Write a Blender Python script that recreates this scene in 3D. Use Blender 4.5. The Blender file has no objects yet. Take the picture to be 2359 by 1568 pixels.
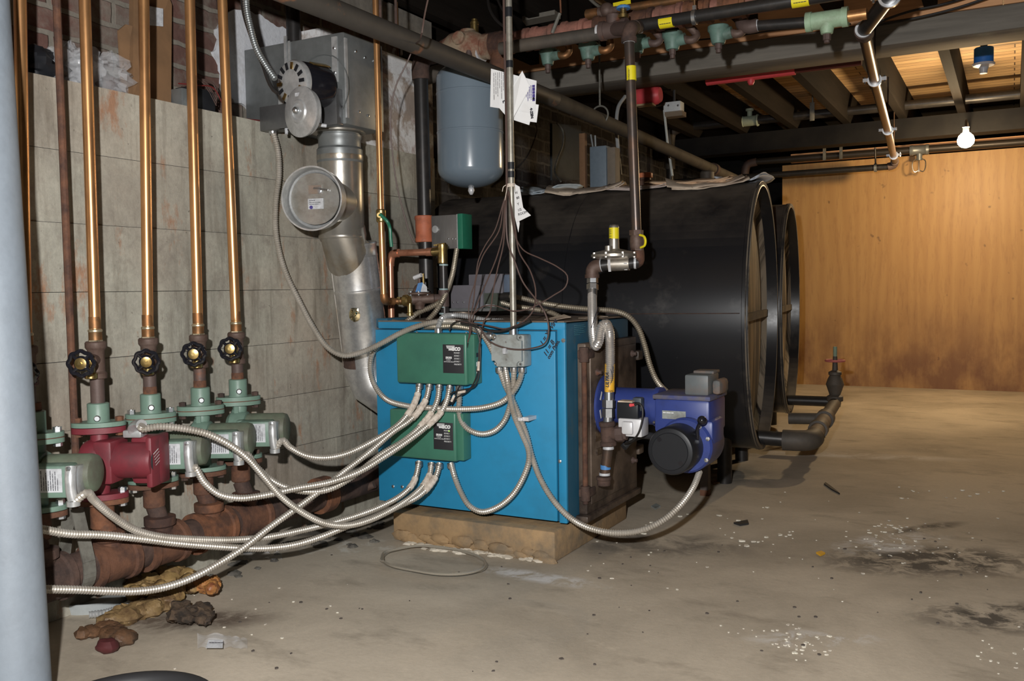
import bpy, bmesh, math, random
from mathutils import Vector, Matrix, noise as mnoise
from math import sin, cos, pi, radians, sqrt, tan, atan2

random.seed(7)
SC = bpy.context.scene
COL = SC.collection

# ------------------------------------------------------------ camera geometry
FPX, CX, CY, CAMH = 2110.0, 1179.5, 784.0, 0.87
yaw, pit, rol = radians(28.6), radians(-3.2), -0.015
FWD = Vector((-sin(yaw) * cos(pit), cos(yaw) * cos(pit), sin(pit)))
_r0 = Vector((cos(yaw), sin(yaw), 0)); _u0 = _r0.cross(FWD)
RGT = _r0 * cos(rol) + _u0 * sin(rol)
UPV = _u0 * cos(rol) - _r0 * sin(rol)
CAM = Vector((0, 0, CAMH))


def P(px, py, X=None, Y=None, Z=None, t=None):
    """world point seen at a photo pixel, on the plane X=, Y=, Z= or at depth t"""
    d = FWD + RGT * ((px - CX) / FPX) + UPV * ((CY - py) / FPX)
    if X is not None: k = (X - CAM.x) / d.x
    elif Y is not None: k = (Y - CAM.y) / d.y
    elif Z is not None: k = (Z - CAM.z) / d.z
    else: k = t
    return CAM + d * k


def depth(p): return (Vector(p) - CAM).dot(FWD)


def PY(Y, pts): return [P(a, b, Y=Y) for a, b in pts]
def PX(X, pts): return [P(a, b, X=X) for a, b in pts]


def PT(pts, t0, t1, bow=0.0):
    n = [0.0]
    for i in range(1, len(pts)):
        n.append(n[-1] + sqrt((pts[i][0] - pts[i - 1][0]) ** 2 + (pts[i][1] - pts[i - 1][1]) ** 2))
    return [P(a, b, t=t0 + (t1 - t0) * n[i] / n[-1] - bow * sin(pi * n[i] / n[-1])) for i, (a, b) in enumerate(pts)]


# ------------------------------------------------------------ mesh builder
def frame(w):
    w = Vector(w).normalized()
    a = Vector((0, 0, 1)) if abs(w.z) < 0.9 else Vector((1, 0, 0))
    u = a.cross(w).normalized()
    return u, w.cross(u), w


def spline(pts, ds):
    pts = [Vector(p) for p in pts]
    if len(pts) < 3:
        L = (pts[-1] - pts[0]).length; n = max(1, int(L / ds))
        return [pts[0].lerp(pts[-1], i / n) for i in range(n + 1)]
    q = [pts[0] * 2 - pts[1]] + pts + [pts[-1] * 2 - pts[-2]]
    dense = []
    for i in range(1, len(q) - 2):
        p0, p1, p2, p3 = q[i - 1:i + 3]
        t0 = 0.0; t1 = t0 + max(1e-5, (p1 - p0).length) ** .5; t2 = t1 + max(1e-5, (p2 - p1).length) ** .5; t3 = t2 + max(1e-5, (p3 - p2).length) ** .5
        for k in range(24):
            t = t1 + (t2 - t1) * k / 24
            A1 = p0 * ((t1 - t) / (t1 - t0)) + p1 * ((t - t0) / (t1 - t0))
            A2 = p1 * ((t2 - t) / (t2 - t1)) + p2 * ((t - t1) / (t2 - t1))
            A3 = p2 * ((t3 - t) / (t3 - t2)) + p3 * ((t - t2) / (t3 - t2))
            B1 = A1 * ((t2 - t) / (t2 - t0)) + A2 * ((t - t0) / (t2 - t0))
            B2 = A2 * ((t3 - t) / (t3 - t1)) + A3 * ((t - t1) / (t3 - t1))
            dense.append(B1 * ((t2 - t) / (t2 - t1)) + B2 * ((t - t1) / (t2 - t1)))
    dense.append(pts[-1])
    cum = [0.0]
    for i in range(1, len(dense)): cum.append(cum[-1] + (dense[i] - dense[i - 1]).length)
    L = cum[-1]; n = max(2, int(round(L / ds))); out = []; j = 0
    for i in range(n + 1):
        s = L * i / n
        while j < len(cum) - 2 and cum[j + 1] < s: j += 1
        seg = cum[j + 1] - cum[j]
        out.append(dense[j].lerp(dense[j + 1], 0 if seg < 1e-9 else min(1, (s - cum[j]) / seg)))
    return out


class MB:
    def __init__(self): self.v = []; self.f = []

    def add(self, vs, fs):
        b = len(self.v); self.v += [Vector(x) for x in vs]; self.f += [tuple(b + i for i in f) for f in fs]; return self

    def box(self, c, s, R=None, b=0.0, seg=2):
        c = Vector(c)
        if b <= 0:
            vs = [Vector((x * s[0] / 2, y * s[1] / 2, z * s[2] / 2)) for x in (-1, 1) for y in (-1, 1) for z in (-1, 1)]
            fs = [(0, 1, 3, 2), (4, 6, 7, 5), (0, 4, 5, 1), (2, 3, 7, 6), (0, 2, 6, 4), (1, 5, 7, 3)]
        else:
            bm = bmesh.new(); bmesh.ops.create_cube(bm, size=1)
            for v in bm.verts: v.co = Vector((v.co.x * s[0], v.co.y * s[1], v.co.z * s[2]))
            bmesh.ops.bevel(bm, geom=bm.edges[:], offset=min(b, min(s) * .49), segments=seg, profile=.5, affect='EDGES')
            bm.verts.ensure_lookup_table()
            vs = [v.co.copy() for v in bm.verts]; fs = [[v.index for v in f.verts] for f in bm.faces]; bm.free()
        if R is not None: vs = [R @ v for v in vs]
        return self.add([v + c for v in vs], fs)

    def lohi(self, lo, hi, b=0.0):
        lo = Vector(lo); hi = Vector(hi)
        return self.box((lo + hi) / 2, hi - lo, b=b)

    def tube(self, pts, r, seg=14, caps=True, closed=False):
        pts = [Vector(p) for p in pts]; n = len(pts)
        rs = r if isinstance(r, (list, tuple)) else [r] * n
        T = []
        for i in range(n):
            if closed: d = pts[(i + 1) % n] - pts[i - 1]
            else: d = pts[min(i + 1, n - 1)] - pts[max(i - 1, 0)]
            T.append(d.normalized() if d.length > 1e-9 else Vector((0, 0, 1)))
        u, v, _ = frame(T[0]); vs = []; fs = []
        for i in range(n):
            if i:
                u = (u - T[i] * u.dot(T[i]))
                u = u.normalized() if u.length > 1e-6 else frame(T[i])[0]
                v = T[i].cross(u)
            for k in range(seg):
                a = 2 * pi * k / seg
                vs.append(pts[i] + (u * cos(a) + v * sin(a)) * rs[i])
        m = n if closed else n - 1
        for i in range(m):
            j = (i + 1) % n
            for k in range(seg):
                l = (k + 1) % seg
                fs.append((i * seg + k, i * seg + l, j * seg + l, j * seg + k))
        if caps and not closed:
            fs.append(tuple(range(seg - 1, -1, -1))); fs.append(tuple((n - 1) * seg + k for k in range(seg)))
        return self.add(vs, fs)

    def cyl(self, p0, p1, r, r1=None, seg=20): return self.tube([p0, p1], [r, r if r1 is None else r1], seg)

    def lathe(self, prof, o, axis, seg=28, ends=(True, True)):
        """prof: (radius, height along axis)"""
        u, v, w = frame(axis); o = Vector(o); vs = []; fs = []
        for r, h in prof:
            for k in range(seg):
                a = 2 * pi * k / seg
                vs.append(o + w * h + (u * cos(a) + v * sin(a)) * max(r, 1e-5))
        for i in range(len(prof) - 1):
            for k in range(seg):
                l = (k + 1) % seg
                fs.append((i * seg + k, i * seg + l, (i + 1) * seg + l, (i + 1) * seg + k))
        if ends[0] and prof[0][0] > 1e-4: fs.append(tuple(range(seg - 1, -1, -1)))
        if ends[1] and prof[-1][0] > 1e-4: fs.append(tuple((len(prof) - 1) * seg + k for k in range(seg)))
        return self.add(vs, fs)

    def prism(self, poly, o, u, v, d):
        """polygon in (u,v) at o, pushed along u x v by d"""
        o = Vector(o); u = Vector(u); v = Vector(v); w = u.cross(v).normalized() * d; n = len(poly)
        vs = [o + u * a + v * b for a, b in poly] + [o + u * a + v * b + w for a, b in poly]
        fs = [tuple(range(n - 1, -1, -1)), tuple(range(n, 2 * n))] + [(i, (i + 1) % n, n + (i + 1) % n, n + i) for i in range(n)]
        return self.add(vs, fs)

    def poly3(self, pts, d):
        """flat polygon from world points, thickened by vector d"""
        n = len(pts); d = Vector(d)
        vs = list(pts) + [Vector(p) + d for p in pts]
        return self.add(vs, [tuple(range(n - 1, -1, -1)), tuple(range(n, 2 * n))] + [(i, (i + 1) % n, n + (i + 1) % n, n + i) for i in range(n)])

    def sphere(self, c, r, seg=16, rings=10, sc=(1, 1, 1), nz=0.0, ns=8.0, seed=0):
        c = Vector(c); vs = []; fs = []
        for i in range(rings + 1):
            th = pi * i / rings
            for k in range(seg):
                a = 2 * pi * k / seg
                d = Vector((sin(th) * cos(a), sin(th) * sin(a), cos(th)))
                q = r
                if nz: q *= 1 + nz * mnoise.fractal(d * ns * .25 + Vector((seed * 7.3, seed, 0)), 1.0, 2.0, 4)
                vs.append(c + Vector((d.x * q * sc[0], d.y * q * sc[1], d.z * q * sc[2])))
        for i in range(rings):
            for k in range(seg):
                l = (k + 1) % seg
                fs.append((i * seg + k, (i + 1) * seg + k, (i + 1) * seg + l, i * seg + l))
        return self.add(vs, fs)

    def torus(self, c, axis, R, r, seg=32, s2=10):
        u, v, w = frame(axis); c = Vector(c)
        return self.tube([c + (u * cos(2 * pi * i / seg) + v * sin(2 * pi * i / seg)) * R for i in range(seg)], r, s2, closed=True)

    def hexa(self, p0, p1, r): return self.tube([p0, p1], r, 6)

    def grid(self, fn, nu, nv):
        vs = [fn(i / nu, j / nv) for i in range(nu + 1) for j in range(nv + 1)]
        m = nv + 1
        return self.add(vs, [(i * m + j, (i + 1) * m + j, (i + 1) * m + j + 1, i * m + j + 1) for i in range(nu) for j in range(nv)])


def mesh(name, mb, mat, sharp=35):
    me = bpy.data.meshes.new(name); me.from_pydata([tuple(v) for v in mb.v], [], mb.f); me.update()
    bm = bmesh.new(); bm.from_mesh(me); bmesh.ops.remove_doubles(bm, verts=bm.verts[:], dist=2e-6)
    bmesh.ops.recalc_face_normals(bm, faces=bm.faces[:]); bm.to_mesh(me); bm.free()
    me.polygons.foreach_set('use_smooth', [True] * len(me.polygons))
    me.set_sharp_from_angle(angle=radians(sharp))
    me.materials.append(mat); return me


def tag(o, label=None, cat=None, group=None, kind=None):
    if label: o['label'] = label
    if cat: o['category'] = cat
    if group: o['group'] = group
    if kind: o['kind'] = kind
    return o


def thing(name, label, cat, loc, group=None):
    o = bpy.data.objects.new(name, None); COL.objects.link(o); o.location = loc; o.empty_display_size = .05
    return tag(o, label, cat, group)


def part(name, mb, mat, parent, label=None, sharp=35):
    """world-built mesh as a part (of an Empty) or a sub-part (of a part)"""
    o = bpy.data.objects.new(name, mesh(name, mb, mat, sharp)); COL.objects.link(o); o.parent = parent
    if parent.type == 'EMPTY': o.matrix_parent_inverse = Matrix.Translation(-Vector(parent.location))
    if label: o['label'] = label
    return o


def single(name, mb, mat, label, cat, group=None, kind=None, sharp=35):
    lo = Vector((min(v.x for v in mb.v), min(v.y for v in mb.v), min(v.z for v in mb.v)))
    hi = Vector((max(v.x for v in mb.v), max(v.y for v in mb.v), max(v.z for v in mb.v)))
    b = Vector(((lo.x + hi.x) / 2, (lo.y + hi.y) / 2, lo.z))
    mb.v = [v - b for v in mb.v]
    o = bpy.data.objects.new(name, mesh(name, mb, mat, sharp)); COL.objects.link(o); o.location = b
    return tag(o, label, cat, group, kind)


def struct(name, mb, mat, parent=None, sharp=35):
    o = bpy.data.objects.new(name, mesh(name, mb, mat, sharp)); COL.objects.link(o)
    if parent: o.parent = parent
    else: o['kind'] = 'structure'
    return o


def text(name, s, size, o, xd, yd, mat, parent, ext=.0004, align='LEFT', bold=0.0, shear=0.0, label=None):
    cu = bpy.data.curves.new(name, 'FONT'); cu.body = s; cu.size = size; cu.extrude = ext; cu.align_x = align; cu.offset = bold; cu.shear = shear; cu.resolution_u = 3
    to = bpy.data.objects.new(name, cu); COL.objects.link(to)
    dg = bpy.context.evaluated_depsgraph_get()
    me = bpy.data.meshes.new_from_object(to.evaluated_get(dg)); bpy.data.objects.remove(to)
    x = Vector(xd).normalized(); y = Vector(yd); y = (y - x * y.dot(x)).normalized(); z = x.cross(y)
    M = Matrix(((x.x, y.x, z.x, o[0]), (x.y, y.y, z.y, o[1]), (x.z, y.z, z.z, o[2]), (0, 0, 0, 1)))
    me.transform(M); me.materials.clear(); me.materials.append(mat); me.name = name
    ob = bpy.data.objects.new(name, me); COL.objects.link(ob); ob.parent = parent
    if parent.type == 'EMPTY': ob.matrix_parent_inverse = Matrix.Translation(-Vector(parent.location))
    if label: ob['label'] = label
    return ob


def bars(name, o, xd, yd, w, rows, pitch, mat, parent):
    """rows of small print too fine to read: thin broken strips"""
    x = Vector(xd).normalized(); y = Vector(yd); y = (y - x * y.dot(x)).normalized(); z = x.cross(y) * .0003; o = Vector(o); m = MB(); rn = random.Random(3)
    for i, (f, h) in enumerate(rows):
        q = o - y * (pitch * i); s = 0.0
        while s < w * f:
            e = min(w * f, s + rn.uniform(.08, .3) * w)
            m.poly3([q + x * s, q + x * e, q + x * e + y * h, q + x * s + y * h], z); s = e + .025 * w
    return part(name, m, mat, parent)


def duplicate(root, loc, rz=0.0):
    r = root.copy(); COL.objects.link(r); r.location = loc; r.rotation_euler = (0, 0, rz)
    for ch in [c for c in bpy.data.objects if c.parent == root]:
        c = ch.copy(); COL.objects.link(c); c.parent = r
        for g in [k for k in bpy.data.objects if k.parent == ch]:
            d = g.copy(); COL.objects.link(d); d.parent = c
    return r


# ------------------------------------------------------------ materials
def S(r, g, b):
    f = lambda c: (c / 255) / 12.92 if c / 255 <= .04045 else ((c / 255 + .055) / 1.055) ** 2.4
    return (f(r), f(g), f(b))


EK = 1.0


def A(r, g, b, d=2.8, c=1.0):
    """surface colour that reads as the photo's value under the flash at distance d"""
    e = EK * (2.6 / d) ** 2 * c
    s = S(r, g, b); y = .3 * s[0] + .6 * s[1] + .1 * s[2]
    return tuple(min(.8, max(.004, (x * .9 + y * .1) / e)) for x in s)


class N:
    def __init__(self, name):
        self.m = bpy.data.materials.new(name); self.m.use_nodes = True; self.t = self.m.node_tree; self.b = self.t.nodes['Principled BSDF']

    def n(self, typ, **kw):
        x = self.t.nodes.new(typ)
        for k, v in kw.items(): setattr(x, k, v)
        return x

    def l(self, a, b): self.t.links.new(a, b)

    def obj(self, scale=(1, 1, 1), loc=(0, 0, 0), rot=(0, 0, 0)):
        tc = self.n('ShaderNodeTexCoord'); mp = self.n('ShaderNodeMapping'); self.l(tc.outputs['Object'], mp.inputs['Vector'])
        mp.inputs['Scale'].default_value = scale; mp.inputs['Location'].default_value = loc; mp.inputs['Rotation'].default_value = rot
        return mp.outputs['Vector']

    def noise(self, vec, scale, detail=5, rough=.6, dist=0.0):
        x = self.n('ShaderNodeTexNoise'); x.inputs['Scale'].default_value = scale; x.inputs['Detail'].default_value = detail
        x.inputs['Roughness'].default_value = rough; x.inputs['Distortion'].default_value = dist
        if vec is not None: self.l(vec, x.inputs['Vector'])
        return x.outputs['Fac']

    def ramp(self, fac, a, b):
        x = self.n('ShaderNodeMapRange'); x.inputs['From Min'].default_value = a; x.inputs['From Max'].default_value = b; self.l(fac, x.inputs['Value'])
        return x.outputs['Result']

    def mix(self, fac, a, b, mode='MIX'):
        x = self.n('ShaderNodeMix', data_type='RGBA', blend_type=mode)
        if isinstance(fac, (int, float)): x.inputs[0].default_value = fac
        else: self.l(fac, x.inputs[0])
        for i, c in ((6, a), (7, b)):
            if isinstance(c, (tuple, list)): x.inputs[i].default_value = (c[0], c[1], c[2], 1)
            else: self.l(c, x.inputs[i])
        return x.outputs[2]

    def math(self, op, a, b=None, clamp=False):
        x = self.n('ShaderNodeMath', operation=op); x.use_clamp = clamp
        for i, c in ((0, a), (1, b)):
            if c is None: continue
            if isinstance(c, (int, float)): x.inputs[i].default_value = c
            else: self.l(c, x.inputs[i])
        return x.outputs[0]

    def bump(self, h, strength=.3, dist=.01):
        x = self.n('ShaderNodeBump'); x.inputs['Strength'].default_value = strength; x.inputs['Distance'].default_value = dist; self.l(h, x.inputs['Height'])
        self.l(x.outputs['Normal'], self.b.inputs['Normal'])

    def set(self, col=None, rough=None, metal=None):
        for k, c in (('Base Color', col), ('Roughness', rough), ('Metallic', metal)):
            if c is None: continue
            if isinstance(c, (int, float)): self.b.inputs[k].default_value = c
            elif isinstance(c, (tuple, list)): self.b.inputs[k].default_value = (c[0], c[1], c[2], 1)
            else: self.l(c, self.b.inputs[k])
        return self.m


def M(name, col, rough=.5, metal=0.0, col2=None, scale=12, lo=.45, hi=.65, var=.18, bump=0.0, bs=80, rough2=None, stretch=(1, 1, 1), spec=None, coat=0):
    n = N(name); v = n.obj(scale=stretch)
    c = tuple(col)
    if col2 is not None:
        f = n.ramp(n.noise(v, scale, 6, .65), lo, hi); f = n.math('MINIMUM', n.math('MAXIMUM', f, 0.0), 1.0)
        c = n.mix(f, c, tuple(col2))
        if rough2 is not None: rough = n.math('ADD', n.math('MULTIPLY', f, rough2 - rough), rough)
    if var:
        f2 = n.noise(v, scale * 4.3, 4, .6)
        k = n.math('ADD', n.math('MULTIPLY', f2, var * 2), 1 - var)
        cc = n.n('ShaderNodeCombineColor'); [n.l(k, cc.inputs[i]) for i in range(3)]
        c = n.mix(1.0, c, cc.outputs[0], 'MULTIPLY')
    if bump: n.bump(n.noise(v, bs, 5, .6), bump, .004)
    if spec is not None: n.b.inputs['Specular IOR Level'].default_value = spec
    if coat: n.b.inputs['Coat Weight'].default_value = coat; n.b.inputs['Coat Roughness'].default_value = .1
    return n.set(c, rough, metal)


copper = M('copper_pipe', (.72, .38, .16), .33, .8, (.4, .2, .09), 9, .42, .7, .15, stretch=(1, 1, .4))
copper_red = M('copper_reddish', (.62, .28, .17), .32, .6, (.4, .15, .08), 14, .5, .7, .12)
copper_dull = M('copper_tarnished', (.32, .15, .06), .5, .7, (.2, .11, .05), 25, .4, .6)
solder = M('solder_joint', (.62, .52, .36), .4, .8, (.35, .3, .18), 40)
bronze = M('weathered_bronze', A(108, 88, 78, 2.5), .6, .25, A(85, 62, 52, 2.5), 25, .4, .65)
rust = M('rust', A(108, 70, 48, 2.6), .85, 0, A(68, 46, 38, 2.6), 14, .4, .62, .3, .5, 70)
rust_dark = M('rust_dark', A(86, 64, 54, 2.6), .85, 0, A(58, 44, 39, 2.6), 18, .4, .62, .3, .5, 70)
rust_orange = M('rust_orange', A(128, 80, 50, 2.5), .85, 0, A(88, 58, 42, 2.5), 20, .42, .62, .3, .4, 70)
iron_brown = M('iron_brown', A(96, 78, 72, 2.5), .6, .2, A(140, 84, 50, 2.5), 16, .56, .72, .2, .2)
iron_black = M('iron_black', (.03, .028, .027), .38, .3, (.06, .05, .045), 18, .5, .8, .2)
iron_dusty = M('iron_black_dusty', A(62, 58, 53, 3.1), .62, .1, A(88, 78, 67, 3.1), 6, .4, .8, .25, stretch=(1, 1, 1))
steel_pipe = M('steel_pipe_dark', (.1, .08, .07), .34, .6, (.17, .1, .065), 10, .45, .7, .2)
galv = M('galvanized', (.62, .63, .63), .34, .5, (.48, .49, .49), 30, .4, .6, .12)
galv_bright = M('galvanized_bright', (.82, .83, .83), .31, .82, (.66, .67, .68), 34, .42, .6, .14)
galv_dull = M('galvanized_dull', (.23, .245, .245), .42, .45, (.17, .18, .18), 9, .4, .65, .14)
galv_dirty = M('galvanized_dirty', (.42, .4, .36), .32, .75, (.3, .24, .16), 7, .45, .7, .15, .15, 20)
emt = M('conduit_steel', (.36, .34, .29), .42, .5, (.25, .23, .19), 30, .4, .65, .15)
bx = M('flexible_conduit', (.58, .54, .48), .38, .5, (.42, .38, .32), 14, .4, .7, .1)
bx_dusty = M('flexible_conduit_dusty', (.4, .35, .27), .5, .7, (.55, .5, .42), 14, .5, .7, .12)
zinc = M('zinc_bolt', (.6, .62, .64), .3, .95, None)
brass = M('brass', (.55, .4, .16), .32, .95, (.35, .25, .1), 30, .45, .65)
turq = M('turquoise_paint', A(114, 143, 127, 2.5), .45, 0, A(86, 108, 94, 2.5), 10, .5, .75, .1, .08)
turq_dust = M('turquoise_dusty', A(110, 126, 104, 2.6), .6, 0, A(92, 92, 78, 2.6), 10, .42, .7, .12)
turq_dark = M('turquoise_ceiling', A(84, 112, 102, 3.0), .5, 0, A(60, 70, 60, 3.0), 14, .45, .7)
redpump = M('red_pump_paint', A(128, 40, 52, 2.45), .5, 0, A(96, 48, 54, 2.45), 12, .5, .75, .12, .1)
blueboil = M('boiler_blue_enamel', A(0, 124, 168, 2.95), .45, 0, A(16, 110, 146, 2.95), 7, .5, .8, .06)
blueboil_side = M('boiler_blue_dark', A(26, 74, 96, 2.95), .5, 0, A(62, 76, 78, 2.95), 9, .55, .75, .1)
blueburn = M('burner_blue', A(42, 58, 122, 2.95), .4, 0, A(36, 48, 94, 2.95), 9, .5, .75, .1)
green_box = M('green_box_paint', A(55, 112, 92, 2.9), .35, 0, A(50, 100, 84, 2.9), 8, .4, .7, .04)
green_dark = M('green_edge', A(18, 96, 72, 3.1), .4)
black_plas = M('black_plastic', (.016, .017, .02), .42, 0, None, var=.1, spec=.3)
black_gloss = M('black_gloss', (.012, .012, .016), .15, 0, None, var=.1)
black_label = M('black_label', (.03, .03, .034), .5, 0, None, var=.05)
tankblk = N('oil_tank_black'); _v = tankblk.obj()
_ge = tankblk.n('ShaderNodeNewGeometry'); _sx = tankblk.n('ShaderNodeSeparateXYZ'); tankblk.l(_ge.outputs['True Normal'], _sx.inputs[0])
_ds = tankblk.math('MULTIPLY', tankblk.ramp(_sx.outputs[2], .5, .95), tankblk.ramp(tankblk.noise(_v, 4, 6, .65), .25, .6), True)
_sm = tankblk.math('MULTIPLY', tankblk.ramp(tankblk.noise(tankblk.obj(loc=(3, 0, 2)), 3, 6, .7), .56, .78), .35, True)
_f = tankblk.math('MAXIMUM', _ds, _sm); _sc = tankblk.math('MULTIPLY', tankblk.ramp(tankblk.noise(_v, 70, 3, .6), .72, .76), .3, True)
tankblk = tankblk.set(tankblk.mix(_sc, tankblk.mix(_f, (.0125, .013, .0155), (.12, .1, .08)), (.1, .1, .1)), tankblk.math('ADD', tankblk.math('MULTIPLY', _f, .45), .3))
gray_tank = M('expansion_tank_grey', A(86, 98, 108, 3.7), .22, 0, None, 5, var=.04, coat=.3)
gray_col = M('column_grey_paint', A(152, 164, 176, 1.95, .8), .55, 0, A(144, 155, 166, 1.95, .8), 14, .4, .7, .08, .15, 60)
gray_ctl = M('grey_control_box', A(94, 92, 98, 3.1), .5, 0, A(84, 80, 84, 3.1), 6, .4, .7, .05)
cast_grey = M('cast_box_grey', A(142, 148, 146, 2.9), .4, 0, A(112, 112, 106, 2.9), 20, .45, .7, .1)
alum = M('cast_aluminium', (.5, .47, .42), .4, .8, (.36, .32, .27), 20, .4, .65)
white_met = M('white_metal', A(190, 190, 192, 3.0), .4, .2, None, var=.06)
door_iron = M('cast_iron_door', A(92, 78, 66, 3.3), .5, .2, A(56, 46, 40, 2.6), 5, .4, .62, .25, .25, 40)
concrete_pad = M('boiler_pad', A(158, 128, 88, 2.75), .85, 0, A(120, 104, 82, 2.75), 8, .45, .65, .2, .4, 50)
paper = M('paper', A(225, 218, 208, 2.95), .7, 0, None, var=.03)
paper_dusty = M('dusty_paper', A(170, 155, 136, 3.6), .8, 0, A(120, 105, 92, 3.6), 10, .4, .7, .1)
ink = M('ink_blue', S(70, 60, 130), .7, 0, None, var=0)
ink_black = M('ink_black', (.02, .02, .03), .6, 0, None, var=0)
white_ink = M('white_print', (.75, .76, .76), .5, 0, None, var=0)
label_white = M('label_white', A(205, 208, 212, 2.55), .35, 0, A(180, 182, 186, 2.55), 60, .4, .6, .05)
yellow = M('yellow_label', (.78, .66, .015), .45, 0, None, var=.05)
yellow_gas = M('yellow_gas_sleeve', (.8, .43, .03), .45, 0, None, var=.05)
tape_white = M('white_tape', A(205, 192, 178, 3.0), .7, 0, A(170, 155, 140, 3.0), 60)
wire_br = M('brown_wire', A(74, 56, 50, 3.0), .5, 0, None, var=.1)
wire_blk = M('black_wire', (.02, .018, .017), .5, 0, None, var=.1)
cardboard = M('cardboard', A(138, 102, 66, 2.7), .85, 0, A(112, 84, 56, 2.7), 5, .45, .75, .06)
foam = M('spray_foam', A(166, 134, 78, 2.5), .5, 0, A(112, 84, 52, 2.5), 22, .45, .65, .2, .6, 60)
foam_brown = M('spray_foam_browned', A(120, 84, 54, 2.4), .6, 0, A(80, 60, 44, 2.4), 22, .4, .65, .25, .6, 60)
wood_dark = M('dark_wood', A(84, 80, 73, 4.4), .8, 0, A(60, 57, 52, 4.4), 3, .35, .7, .25, .3, 30, stretch=(.25, 3, 3))
wood_joist = M('joist_wood', (.022, .018, .015), .85, 0, (.014, .012, .01), 4, .35, .7, .25, .2, 30, stretch=(3, .2, 3), spec=.06)
wood_light = M('new_board_wood', A(138, 98, 64, 4.9), .75, 0, A(112, 78, 50, 4.9), 3, .4, .7, .15, stretch=(.3, 3, 4))
beam_blk = M('beam_black_paint', (.011, .0105, .011), .6, 0, (.018, .017, .016), 5, .4, .7, .15, spec=.12)
red_paint = M('red_paint', A(165, 25, 30, 5.5), .45, 0, None, var=.1)
dark_void = M('dark_block_wall', (.02, .019, .018), .9, 0, (.012, .012, .012), 3, spec=.05)
pipe_red_rust = M('rusty_header', A(112, 72, 60, 3.8), .85, 0, A(82, 58, 48, 3.4), 12, .4, .62, .3, .5, 50)
pipe_tan = M('dusty_cast_iron', A(120, 104, 84, 3.6), .85, 0, A(98, 62, 46, 3.6), 9, .48, .62, .2, .3, 40)
drain_iron = M('drain_pipe_iron', A(62, 58, 53, 3.1), .62, .1, A(122, 80, 52, 3.1), 5, .6, .68, .25)
rubber = M('rubber_black', (.025, .025, .027), .6, 0, None, var=.1)
orange_cap = M('orange_plastic', A(200, 75, 40, 4.6), .5, 0, None)
orange_coup = M('orange_coupling', A(158, 84, 52, 3.3), .6, 0, A(128, 70, 48, 3.3), 20, .45, .65, .1)
blue_tag = M('blue_plastic', A(60, 115, 170, 3.1), .4, 0, None)
strap_gray = M('strap_grey', A(128, 126, 116, 2.45), .6, .2, A(100, 96, 88, 2.45), 20)
green_led = N('green_led'); green_led.b.inputs['Emission Color'].default_value = (.35, 1, .05, 1); green_led.b.inputs['Emission Strength'].default_value = 1.6; green_led = green_led.set((.2, .5, .05), .4)


def clear_plastic(name, a=.35):
    n = N(name); n.b.inputs['Base Color'].default_value = (.8, .82, .85, 1); n.b.inputs['Roughness'].default_value = .12
    n.b.inputs['Alpha'].default_value = a
    return n.m


plastic = clear_plastic('clear_plastic_film', .2)
vinyl = clear_plastic('clear_vinyl_tube', .5); vinyl.node_tree.nodes['Principled BSDF'].inputs['Base Color'].default_value = (.42, .38, .31, 1)


def concrete_mat():
    n = N('board_formed_concrete'); v = n.obj()
    c = n.mix(n.ramp(n.noise(v, 2.6, 7, .68), .36, .62), A(156, 153, 139, 2.6, .66), A(126, 123, 112, 2.6, .66))
    ge = n.n('ShaderNodeNewGeometry'); isl = n.math('ADD', n.math('MULTIPLY', ge.outputs['Random Per Island'], .16), .9)
    ci = n.n('ShaderNodeCombineColor'); [n.l(isl, ci.inputs[i]) for i in range(3)]
    c = n.mix(1.0, c, ci.outputs[0], 'MULTIPLY')
    warm = n.math('MULTIPLY', n.ramp(n.noise(n.obj(loc=(3, 1, 7)), 1.6, 4, .5), .46, .66), .5, True)
    c = n.mix(warm, c, A(140, 122, 106, 2.6, .7))
    vs = n.obj(scale=(6, 9, .9), loc=(1, 2, 0))
    st = n.ramp(n.noise(vs, 2.0, 5, .65), .5, .72)
    c = n.mix(n.math('MULTIPLY', st, .7, True), c, A(86, 76, 62, 2.6, .7))
    rs = n.math('MULTIPLY', n.ramp(n.noise(n.obj(scale=(4, 4, 1.6), loc=(5, 4, 3)), 2.6, 6, .7), .58, .68), .75, True)
    c = n.mix(rs, c, A(140, 92, 56, 2.6, .7))
    bl = n.math('MULTIPLY', n.ramp(n.noise(n.obj(loc=(7, 2, 1)), 9, 6, .7), .55, .68), .6, True)
    c = n.mix(bl, c, A(112, 104, 94, 2.6, .7))
    sp = n.math('MULTIPLY', n.ramp(n.noise(v, 42, 4, .7), .67, .74), .8, True)
    c = n.mix(sp, c, A(62, 54, 46, 2.6, .7))
    f = n.noise(v, 60, 7, .78); k = n.math('ADD', n.math('MULTIPLY', f, .7), .63)
    cc = n.n('ShaderNodeCombineColor'); [n.l(k, cc.inputs[i]) for i in range(3)]
    c = n.mix(1.0, c, cc.outputs[0], 'MULTIPLY')
    n.bump(n.noise(v, 38, 8, .7), .35, .008)
    return n.set(c, .9)


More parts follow.
